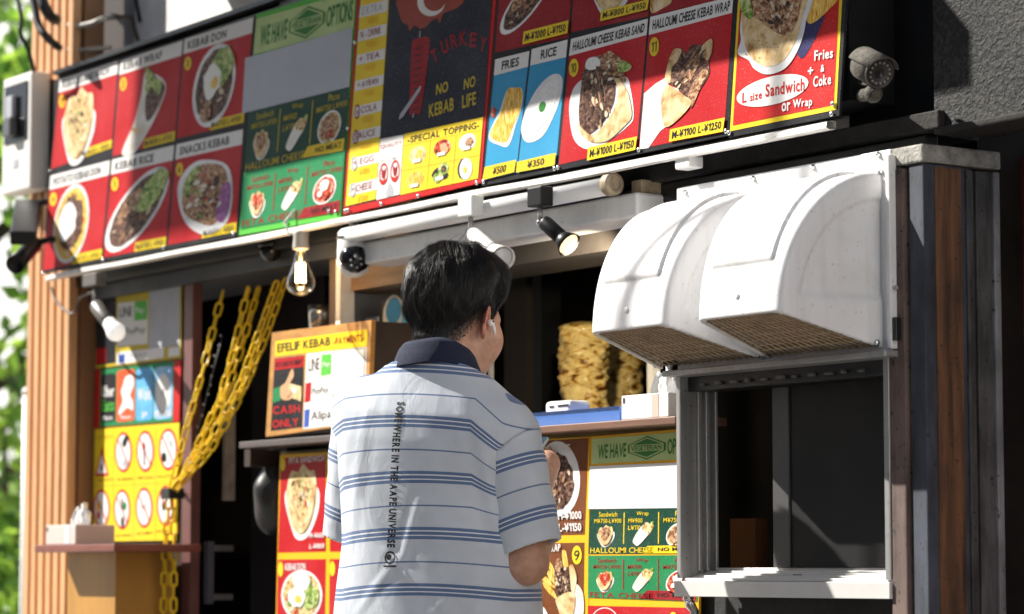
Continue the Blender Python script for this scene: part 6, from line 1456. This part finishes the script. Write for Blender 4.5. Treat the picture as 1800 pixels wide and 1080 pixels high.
mm = t.nodes.new('ShaderNodeMath'); mm.operation = 'MULTIPLY_ADD'; mm.inputs[1].default_value = 1.3; mm.inputs[2].default_value = -.0; t.links.new(at.outputs['Fac'], mm.inputs[0])
m3 = t.nodes.new('ShaderNodeMath'); m3.operation = 'MULTIPLY'; m3.use_clamp = True; t.links.new(mm.outputs[0], m3.inputs[0])
m4 = t.nodes.new('ShaderNodeMapRange'); m4.inputs[1].default_value = .3; m4.inputs[2].default_value = .7; m4.inputs[3].default_value = .55; m4.inputs[4].default_value = 1.15; t.links.new(nz.outputs[0], m4.inputs[0]); t.links.new(m4.outputs[0], m3.inputs[1])
t.links.new(m3.outputs[0], mx.inputs[0]); t.links.new(mx.outputs[0], b_.inputs['Base Color'])
bV_h = np.stack(to_head(bV[:, 0], bV[:, 1], bV[:, 2]), 1)
def strands(N):
    g = 1e-3
    keep = hair_s(hV0[:, 0], hV0[:, 1], hV0[:, 2]) > -.004
    cand = hV0[keep]
    nb = bV_h[(np.abs(hair_s(bV_h[:, 0], bV_h[:, 1], bV_h[:, 2])-.004) < .026) & (bV_h[:, 1] < .02) & (bV_h[:, 2] > -.11) & (np.abs(bV_h[:, 0]) < .08)]
    pick = nb[rng.integers(0, len(nb), 14*len(nb))]; pick = pick[rng.uniform(0, 1, len(pick)) < sst(-.024, .016, hair_s(pick[:, 0], pick[:, 1], pick[:, 2]))]
    # only outer surface
    p = np.concatenate([cand[rng.integers(0, len(cand), N)], pick])+rng.normal(0, .0012, (N+len(pick), 3)); N = len(p)
    s = hair_s(p[:, 0], p[:, 1], p[:, 2])
    L = .0035+.010*sst(.01, .04, s)+.030*sst(.03, .10, s); L = L*rng.uniform(.6, 1.25, N)
    crown = np.array([.012, -.052, .158]); K = 7
    def grad(p):
        gr = np.stack([hair_sdf(p[:, 0]+g*(k == 0), p[:, 1]+g*(k == 1), p[:, 2]+g*(k == 2))-hair_sdf(p[:, 0]-g*(k == 0), p[:, 1]-g*(k == 1), p[:, 2]-g*(k == 2)) for k in range(3)], 1)
        return gr/np.maximum(np.linalg.norm(gr, axis=1, keepdims=True), 1e-9)
    P_ = [p]; ck = np.floor(p*np.array([95, 95, 60])).astype(int); hsh = ((ck[:, 0]*73856093) ^ (ck[:, 1]*19349663) ^ (ck[:, 2]*83492791)) % 997
    tb = np.random.default_rng(3).normal(0, .11, (997, 3)); lt = np.random.default_rng(4).uniform(0, .16, 997)
    jit = rng.normal(0, .16, (N, 3))+tb[hsh]; lift = (rng.uniform(.0, .12, N)+lt[hsh])*sst(.03, .09, s)
    for k in range(K-1):
        n = grad(p); v = p-crown; v[:, 2] -= .06+.10*k/K; v = v/np.linalg.norm(v, axis=1, keepdims=True)+jit
        v += np.array([0, .25, 0])*sst(.0, .06, p[:, 1])[:, None]
        v = v-n*np.sum(v*n, 1)[:, None]; v /= np.maximum(np.linalg.norm(v, axis=1, keepdims=True), 1e-9)
        v = v+n*(lift*(1.0-k/K)-.05*(k > 3))[:, None]
        p = p+v*(L/(K-1))[:, None]; P_.append(p)
    P_ = np.stack(P_, 1)                            # N,K,3
    out = P_-np.array([0, 0, .05]); out /= np.linalg.norm(out, axis=2, keepdims=True)
    tan = np.gradient(P_, axis=1); tan /= np.maximum(np.linalg.norm(tan, axis=2, keepdims=True), 1e-9)
    sd_ = np.cross(tan, out); sd_ /= np.maximum(np.linalg.norm(sd_, axis=2, keepdims=True), 1e-9)
    up = np.cross(sd_, tan)
    thin = np.where(s < .030, .55, 1.0)[:, None, None]
    rad = thin*(.00046*np.array([.8, 1, 1, .9, .75, .55, .12]))[None, :, None]*rng.uniform(.6, 1.2, N)[:, None, None]
    R_ = np.stack([P_+sd_*rad, P_+up*rad*.9, P_-sd_*rad], 2)     # N,K,3,3
    V = R_.reshape(-1, 3)
    base = (np.arange(N)*K*3)[:, None, None]; kk = (np.arange(K-1)*3)[None, :, None]
    F = []
    for a, b in ((0, 1), (1, 2), (2, 0)):
        f = np.stack([base+kk+a, base+kk+b, base+kk+3+b, base+kk+3+a], -1).reshape(-1, 4); F.append(f)
    mi_ = np.tile(np.repeat((rng.uniform(0, 1, N) < .22).astype(int), K-1), 3)
    return V, np.concatenate(F), mi_
sV, sF, sM = strands(19000)
so_ = np_mesh('hair_strand', from_head(sV), sF, [mStr, mat('paler hair strand', (.022, .020, .019), rough=.38, spec=.7)], hr, midx=sM.tolist())
# a few loose hairs on the crown
b = MB()
for k in range(9):
    a = rng.uniform(-1, 1); p0 = np.array([.0+.04*a, -.02+rng.uniform(-.03, .03), .158]); q = rng.normal(0, .012, 3)
    b.tube([Vector(from_head([p0+np.array([q[0]*t, q[1]*t, .030*t-.014*t*t])+np.array([.004*math.sin(3*t), 0, 0])])[0]) for t in (0, .5, 1, 1.5)], [.0004, .0004, .0003, .0002], mStr, n=4)
o = b.build('loose_hair'); o.parent = hr

# ------------------------------------------------------------------ polo shirt
TZ = [.76, .90, 1.00, 1.10, 1.20, 1.30, 1.35, 1.385, 1.415, 1.44, 1.46, 1.495]
TA = [.218, .213, .205, .196, .195, .200, .195, .172, .134, .100, .084, .078]
TB = [.152, .148, .142, .136, .132, .127, .120, .108, .096, .086, .080, .074]
TY = [.015, .012, .010, .006, .000, -.006, -.008, -.008, -.008, -.008, -.010, -.012]
RA, RB = np.array([.145, -.020, 1.322]), np.array([.2085, -.030, 1.080])
LA, LB = np.array([-.145, -.010, 1.350]), np.array([-.197, .028, 1.080])
def px2b(px, py): return ((px-770)*.00108+.046)/.927, 1.05+(1004-py)*.00108
FOLDS = [(*px2b(842, 745), *px2b(872, 990), .007, .012), (*px2b(652, 700), *px2b(604, 965), .0025, .012), (*px2b(712, 975), *px2b(628, 1078), .0030, .008),
         (*px2b(700, 985), *px2b(800, 1075), .004, .010), (*px2b(745, 880), *px2b(712, 985), .004, .008), (*px2b(840, 1010), *px2b(770, 1075), .004, .012), (*px2b(905, 700), *px2b(850, 800), .004, .012),
         (*px2b(780, 930), *px2b(868, 960), .0035, .012), (*px2b(640, 890), *px2b(690, 960), .003, .010), (*px2b(800, 690), *px2b(840, 745), .003, .014)]
def seg2(x, z, q):
    dx, dz = q[2]-q[0], q[3]-q[1]; L = dx*dx+dz*dz
    t = np.clip(((x-q[0])*dx+(z-q[1])*dz)/L, 0, 1)
    return np.sqrt((x-q[0]-t*dx)**2+(z-q[1]-t*dz)**2), t
def shirt_full(x, y, z, arms=True):
    z0, z = z, z+.09*x*np.clip((z-1.22)/.12, 0, 1)
    a = np.interp(z, TZ, TA); b_ = np.interp(z, TZ, TB); yc = np.interp(z, TZ, TY)
    a, b_, yc = [np.asarray(q).reshape(np.shape(z)) for q in (a, b_, yc)]
    n = 2.35
    q = ((np.abs(x)/a)**n+(np.abs(y-yc)/b_)**n)**(1/n)
    d = (q-1)*np.minimum(a, b_)
    back = np.clip((-y-.02)/.05, 0, 1)
    for f in FOLDS:
        r_, t = seg2(x, z, f); d = d-back*.5*f[4]*(np.exp(-(r_/f[5])**2)-.5*np.exp(-((r_-f[5]*1.9)/(f[5]*.9))**2))*(np.sin(math.pi*np.clip(t*.9+.05, 0, 1))**.5)
    d = d-.0012*np.sin(23*z+9*x+2*np.sin(17*x))-.0012*np.sin(41*x+16*z)
    if arms:
        for A_, B_, sg in ((RA, RB, 1), (LA, LB, -1)):
            c = cone(x, y, z, A_, B_, .068, .0585)
            d = smin(d, c, .030)
    z = z0
    return np.maximum(d, z-(1.454-.33*np.clip(y+.075, 0, .16)))
def plane(x, y, z, c, n): return (x-c[0])*n[0]+(y-c[1])*n[1]+(z-c[2])*n[2]
NSR, NSL = np.array([.65, 0, -.76]), np.array([-.65, 0, -.76])
CSR, CSL = np.array([.163, -.03, 1.279]), np.array([-.162, 0, 1.290])
NHR, NHL = np.array([.33, 0, -.944]), np.array([-.33, 0, -.944])
CHR, CHL = np.array([.2085, -.03, 1.093]), np.array([-.197, .028, 1.105])
def side_mask(x, y, z, sg, cs, ns):
    return plane(x, y, z, cs, ns)
def torso_sdf(x, y, z):
    d = shirt_full(x, y, z)
    # cut the arms off at the seams (only beyond the body proper)
    core = shirt_full(x, y, z, False)
    cutR = np.maximum(plane(x, y, z, CSR, NSR), -plane(x, y, z, (.125, 0, 0), (-1, 0, 0)) * -1 if False else plane(x, y, z, CSR, NSR))
    cutL = plane(x, y, z, CSL, NSL)
    dR = np.where(x > 0, cutR, -1.0); dL = np.where(x < 0, cutL, -1.0)
    dd = np.maximum(d, np.maximum(dR, dL))
    dd = np.minimum(dd, core)
    neck = elli(x, y, z, (0, .012, 1.475), (.066, .072, .05))
    return np.maximum(dd, -neck)
def sleeve_sdf(A_, B_, cs, ns, ch, nh, sg):
    def f(x, y, z):
        dx = B_-A_; L = np.linalg.norm(dx); dx = dx/L
        t = (x-A_[0])*dx[0]+(y-A_[1])*dx[1]+(z-A_[2])*dx[2]
        wr = .0028*np.sin(70*t+18*y+2)*np.clip(t/.15, 0, 1)+.0022*np.sin(38*y*sg+90*t)+.0016*np.sin(55*x)
        wr = wr*.45
        d = cone(x, y, z, A_, B_, .0695, .0600)-wr-.0015
        full = shirt_full(x, y, z)-.0016
        d = smin(d, np.where(plane(x, y, z, cs, ns) < .05, np.maximum(full, plane(x, y, z, cs, ns)-.05), .05), .012) if False else d
        d = np.maximum(d, -plane(x, y, z, cs, ns)+.0)
        d = np.maximum(d, plane(x, y, z, ch, nh))
        inn = cone(x, y, z, A_+dx*.05, B_+dx*.1, .0600, .0490)-wr
        return np.maximum(d, -np.maximum(inn, -plane(x, y, z, cs, ns)+.02))
    return f
mShirt = bpy.data.materials.new('striped cotton jersey'); mShirt.use_nodes = True
t = mShirt.node_tree; bs_ = t.nodes['Principled BSDF']; bs_.inputs['Roughness'].default_value = .85; bs_.inputs['Sheen Weight'].default_value = .25; bs_.inputs['Specular IOR Level'].default_value = .2
at = t.nodes.new('ShaderNodeAttribute'); at.attribute_name = 'stripe'
fr = t.nodes.new('ShaderNodeMath'); fr.operation = 'FRACT'; t.links.new(at.outputs['Fac'], fr.inputs[0])
r = t.nodes.new('ShaderNodeValToRGB'); r.color_ramp.interpolation = 'CONSTANT'; e = r.color_ramp.elements
cW, cB, cL = (.56, .60, .66, 1), (.12, .18, .32, 1), (.74, .76, .78, 1)
seq = [(0.0, cB), (.058, cL), (.080, cB), (.138, cL), (.160, cB), (.218, cW), (.605, cB), (.630, cW)]
e[0].position = 0; e[0].color = cB; e[1].position = seq[1][0]; e[1].color = seq[1][1]
for p, c in seq[2:]:
    q = e.new(p); q.color = c
t.links.new(fr.outputs[0], r.inputs[0])
tc = t.nodes.new('ShaderNodeTexCoord'); n1 = t.nodes.new('ShaderNodeTexNoise'); n1.inputs['Scale'].default_value = 14; n1.inputs['Detail'].default_value = 8; t.links.new(tc.outputs['Object'], n1.inputs[0])
mr = t.nodes.new('ShaderNodeMapRange'); mr.inputs[1].default_value = .3; mr.inputs[2].default_value = .7; mr.inputs[3].default_value = .90; mr.inputs[4].default_value = 1.04; t.links.new(n1.outputs[0], mr.inputs[0])
mx = t.nodes.new('ShaderNodeVectorMath'); mx.operation = 'SCALE'; t.links.new(r.outputs[0], mx.inputs[0]); t.links.new(mr.outputs[0], mx.inputs['Scale']); t.links.new(mx.outputs[0], bs_.inputs['Base Color'])
mp = t.nodes.new('ShaderNodeMapping'); mp.inputs['Scale'].default_value = (900, 900, 500); n2 = t.nodes.new('ShaderNodeTexNoise'); n2.inputs['Scale'].default_value = 1.0; n2.inputs['Detail'].default_value = 2
t.links.new(tc.outputs['Object'], mp.inputs[0]); t.links.new(mp.outputs[0], n2.inputs[0])
n3 = t.nodes.new('ShaderNodeTexNoise'); n3.inputs['Scale'].default_value = 13; n3.inputs['Detail'].default_value = 4; n3.inputs['Distortion'].default_value = 1.2
mp3 = t.nodes.new('ShaderNodeMapping'); mp3.inputs['Scale'].default_value = (1.5, 1, .75); mp3.inputs['Rotation'].default_value = (0, .5, 0); t.links.new(tc.outputs['Object'], mp3.inputs[0]); t.links.new(mp3.outputs[0], n3.inputs[0])
b1 = t.nodes.new('ShaderNodeBump'); b1.inputs['Strength'].default_value = .35; b1.inputs['Distance'].default_value = .0015; t.links.new(n2.outputs[0], b1.inputs['Height'])
b2 = t.nodes.new('ShaderNodeBump'); b2.inputs['Strength'].default_value = .42; b2.inputs['Distance'].default_value = .007; t.links.new(n3.outputs[0], b2.inputs['Height']); t.links.new(b1.outputs[0], b2.inputs['Normal']); t.links.new(b2.outputs[0], bs_.inputs['Normal'])
PER = .1064
def put_attr(o, s):
    a = o.data.attributes.new('stripe', 'FLOAT', 'POINT'); a.data.foreach_set('value', np.asarray(s, np.float32))
tV, tF = surface_net(torso_sdf, (-.27, -.185, .74), (.27, .19, 1.51), .0052)
shirt = np_mesh('polo_shirt', tV, tF, [mShirt], man)
def torso_s(V):
    x, y, z = V[:, 0], V[:, 1], V[:, 2]
    drop = .72*np.maximum(0, np.minimum(x, .172)-.118)+.2*np.maximum(0, x-.172)+.45*np.maximum(0, -x-.16)
    sh_ = z+.38*np.minimum((x-.01)**2, .03)+.05*x*np.clip((z-1.2)/.1, 0, 1)+drop*np.clip((z-1.12)/.12, 0, 1)
    sh_ = sh_-.02*np.clip((z-1.39)/.06, 0, 1)*0
    return (1.346-sh_)/PER
put_attr(shirt, torso_s(tV))
for A_, B_, cs, ns, ch, nh, sg in ((RA, RB, CSR, NSR, CHR, NHR, 1), (LA, LB, CSL, NSL, CHL, NHL, -1)):
    lo = np.minimum(np.minimum(A_, B_), ch)-.095; hi = np.maximum(np.maximum(A_, B_), ch)+.095
    V, F_ = surface_net(sleeve_sdf(A_, B_, cs, ns, ch, nh, sg), lo, hi, .0042)
    o = np_mesh('sleeve', V, F_, [mShirt], shirt)
    up_ = plane(V[:, 0], V[:, 1], V[:, 2], ch, nh)      # 0 at the hem, negative above
    put_attr(o, (up_+.033)/PER+.29+10)
# collar and hem
mNavyC = mat('navy ribbed collar', (0.006, 0.011, 0.036), rough=.9, var=.25, vs=120, bump=.4, bs=500)
n = 56; V = []; Fq = []
prof = [(.066, .071, .036), (.0665, .0715, .042), (.069, .074, .044), (.075, .081, .036), (.083, .090, .016), (.090, .098, -.002), (.0905, .0985, -.006), (.087, .095, -.005), (.072, .078, .012), (.066, .071, .018)]
for i in range(n):
    a = 2*math.pi*i/n; dr_ = .036*(1+math.sin(a))*.5+.004*math.sin(2*a)
    for rx, ry, h in prof: V.append((rx*math.cos(a), -.006+ry*math.sin(a), 1.452+h-dr_+.0015*math.sin(5*a)))
k_ = len(prof)
for i in range(n):
    for k in range(k_): Fq.append((i*k_+k, ((i+1) % n)*k_+k, ((i+1) % n)*k_+(k+1) % k_, i*k_+(k+1) % k_))
np_mesh('collar', V, Fq, [mNavyC], shirt)
# vertical printing on the back
bvh = BVHTree.FromPolygons([tuple(v) for v in tV], [tuple(f) for f in tF])
def on_back(x, z, off):
    h = bvh.ray_cast(Vector((x, -.5, z)), Vector((0, 1, 0)))
    y = h[0].y if h[0] is not None else -.13
    return (x, y-off, z)
mInk = mat('black shirt print', (0.012, .012, .015), rough=.6)
p_top, p_bot = np.array(px2b(707, 706)), np.array(px2b(692, 963))
v, f = string('SOMEWHERE IN THE AAPE UNIVERSE', 2, .14)
cap = .0170; dirv = (p_bot-p_top); L = np.linalg.norm(dirv); dv = dirv/L; nv = np.array([-dv[1], dv[0]])
nv = nv if nv[0] > 0 else -nv
o = np_mesh('back_lettering', [on_back(*(p_top+dv*L*a+nv*cap*(b-.5)), .0008) for a, b in v], [tuple(q) for q in f], [mInk], shirt, smooth=False)
def flat_back(pts, c): return [on_back(c[0]+px_, c[1]+pz_  , .0014) for px_, pz_ in pts]
c = np.array(px2b(691, 981)); V = []; Fq = []
nn = 28
for r1 in (.0125, .0092): V += flat_back([(r1*.95*math.cos(2*math.pi*k/nn), r1*math.sin(2*math.pi*k/nn)) for k in range(nn)], c)
Fq += [(i, (i+1) % nn, (i+1) % nn+nn, i+nn) for i in range(nn)]
o_ = len(V); V += flat_back([(-.002+.0052*math.cos(2*math.pi*k/16)*(1.25 if math.cos(2*math.pi*k/16) < 0 else 1), .001+.0058*math.sin(2*math.pi*k/16)) for k in range(16)], c); Fq.append(tuple(range(o_, o_+16)))
o_ = len(V); V += flat_back([(.0135*q, -.0145-w_) for q, w_ in ((-1, 0), (1, 0), (1, .0032), (-1, .0032))], c); Fq.append((o_, o_+1, o_+2, o_+3))
np_mesh('back_emblem', V, Fq, [mInk], shirt, smooth=False)
# trousers and shoes (below the frame)
mTr = mat('dark trousers', (.03, .032, .04), rough=.85, var=.2, vs=20)
def tr_sdf(x, y, z):
    d = elli(x, y, z, (0, .01, .90), (.175, .125, .14))
    for sx in (-1, 1):
        d = smin(d, cone(x, y, z, (sx*.088, .01, .88), (sx*.095, .03, .48), .092, .07), .03); d = smin(d, cone(x, y, z, (sx*.095, .03, .48), (sx*.10, .0, .06), .072, .062), .02)
    return np.maximum(d, .04-z)
V, F_ = surface_net(tr_sdf, (-.22, -.15, .02), (.22, .17, 1.04), .009); np_mesh('trousers', V, F_, [mTr], man)
for sx in (-1, 1):
    V, F_ = surface_net(lambda x, y, z: np.maximum(smin(elli(x, y, z, (sx*.105, .08, .035), (.048, .12, .045)), elli(x, y, z, (sx*.10, .0, .05), (.044, .06, .05)), .03), .004-z), (sx*.105-.07, -.09, -.01), (sx*.105+.07, .22, .12), .006)
    np_mesh('shoe', V, F_, [mat('white shoe', (.6, .6, .58), rough=.6)], man)
RM = Matrix.Translation(man.location) @ Matrix.Rotation(YAW, 4, 'Z')
# phone and earbud are things of their own
ph = thing('phone', 'dark phone with a pale edge held in the hands of the man', 'phone', RM @ Vector(PC))
T = Matrix.Rotation(YAW, 4, 'Z') @ Matrix(((1, 0, 0, 0), (0, PL[1], PN[1], 0), (0, PL[2], PN[2], 0), (0, 0, 0, 1)))
b = MB(); b.box((-.036, -.073, -.004), (.036, .073, .004), mat('pale phone edge', (.55, .6, .6), rough=.3, metal=.4), T); b.build('phone_body', ph, bevel=.003)
b = MB(); b.box((-.034, -.071, .0041), (.034, .071, .0046), mat('teal dark screen', (.02, .05, .08), rough=.08), T); b.build('screen', ph)
b = MB(); b.box((-.034, -.071, -.0047), (.034, .071, -.0042), mat('blue phone back', (.03, .10, .17), rough=.3), T); b.build('rear_cover', ph)
ec = from_head([[.0815, .010, -.004]])[0]
eb = thing('wireless_earbud', 'white wireless earbud in the right ear of the man', 'earbud', RM @ Vector(ec))
R3 = Matrix.Rotation(YAW, 4, 'Z')
b = MB(); b.ball(R3 @ Vector((.001, .0, .002)), .0068, mWhitePl, n=12); b.tube([R3 @ Vector(q) for q in ((.0035, .000, .003), (.0065, .004, -.010), (.0070, .006, -.020))], [.0042, .0034, .0031], mWhitePl, n=10); b.build('bud', eb)
b = MB(); b.ball(R3 @ Vector((.0068, -.0015, .0045)), .0022, mBlackPaint, n=8); b.build('vent', eb)

# ================================================================== greenery at the left
def leafmat(n_, c):
    M = mat(n_, c, rough=.5); t = M.node_tree; b = t.nodes['Principled BSDF']; tr = t.nodes.new('ShaderNodeBsdfTranslucent'); tr.inputs[0].default_value = (c[0]*1.5, c[1]*1.4, c[2], 1)
    m_ = t.nodes.new('ShaderNodeMixShader'); m_.inputs[0].default_value = .5; t.links.new(b.outputs[0], m_.inputs[1]); t.links.new(tr.outputs[0], m_.inputs[2]); t.links.new(m_.outputs[0], t.nodes['Material Output'].inputs[0]); return M
mLeafs = [leafmat('leaf light', (0.24, .40, .06)), leafmat('leaf mid', (0.12, .25, .04)), leafmat('leaf dark', (0.03, .08, .015))]
mBark = mat('tree bark', (.07, .05, .035), rough=.9, var=.4, vs=9, bump=.6, bs=30)
def tree(name, label, base, h, rad, n, leaf, cz, clumps, group=None):
    r = thing(name, label, 'tree' if 'tree' in name else 'shrub', base, group)
    b = MB()
    b.tube([(0, 0, 0), (.05, .02, h*.35), (-.03, .05, h*.7), (0, 0, h*.95)], [h*.03, h*.022, h*.014, h*.004], mBark, n=10)
    for k in range(9):
        a = k*2.4; z0 = h*(.25+.06*k); b.tube([(0, 0, z0), (rad*.4*math.cos(a), rad*.4*math.sin(a), z0+h*.10), (rad*.85*math.cos(a), rad*.85*math.sin(a), z0+h*.16)], [h*.011, h*.007, h*.002], mBark, n=6)
    b.build('trunk', r)
    cs = [(rng.normal(0, .45, 3)*np.array([rad, rad, h*.27])+np.array([0, 0, cz]), rad*rng.uniform(.22, .48)) for _ in range(clumps)]
    V = np.zeros((n*4, 3)); mi = []
    for i in range(n):
        c, rr_ = cs[i % clumps]; d = rng.normal(0, 1, 3); d /= np.linalg.norm(d); p = c+d*rr_*rng.uniform(.55, 1.0)**.5
        a = rng.normal(0, 1, 3); a /= np.linalg.norm(a); q = np.cross(a, rng.normal(0, 1, 3)); q /= np.linalg.norm(q)
        s_ = leaf*rng.uniform(.6, 1.3)
        V[i*4:i*4+4] = [p-a*s_, p+q*s_*.5, p+a*s_, p-q*s_*.5]; mi.append(int(rng.choice([0, 1, 2], p=[.4, .42, .18])))
    F_ = np.arange(n*4).reshape(n, 4)
    np_mesh('crown', V, F_, mLeafs, r, smooth=False, midx=mi)
def atd(px, py, s): return CAM+ray(px, py)*s
p = atd(-60, 400, 15); tree('leafy_tree', 'bright leafy tree whose branches hang beside the flood lights', (p.x, p.y, 0), 4.4, 1.5, 3000, .075, 2.75, 22)
p = atd(30, 60, 19); tree('leafy_tree', 'taller tree in the distance behind the meter box', (p.x-1.0, p.y-.9, 0), 5.2, 1.3, 1500, .09, 4.4, 12)
p = atd(5, 900, 13); tree('round_shrub', 'leafy shrub growing behind the slatted post near the ground', (p.x, p.y, 0), 1.75, .75, 2200, .05, 1.05, 18)
p = atd(40, 900, 17); tree('round_shrub', 'paler shrub beyond the white pole', (p.x-.3, p.y+.1, 0), 2.0, .8, 1500, .06, 1.3, 14)
q = atd(47, 800, 9.6); b = MB(); b.tube([(q.x, q.y, 0), (q.x, q.y, atd(47, 690, 9.6).z)], .016, mWhitePl, n=12); b.ball(Vector((q.x, q.y, atd(47, 690, 9.6).z)), .02, mWhitePl, n=10); o = b.build('white_pole'); tag(rel(o, (q.x, q.y, 0)), 'thin white pole standing beside the slatted post', 'pole')
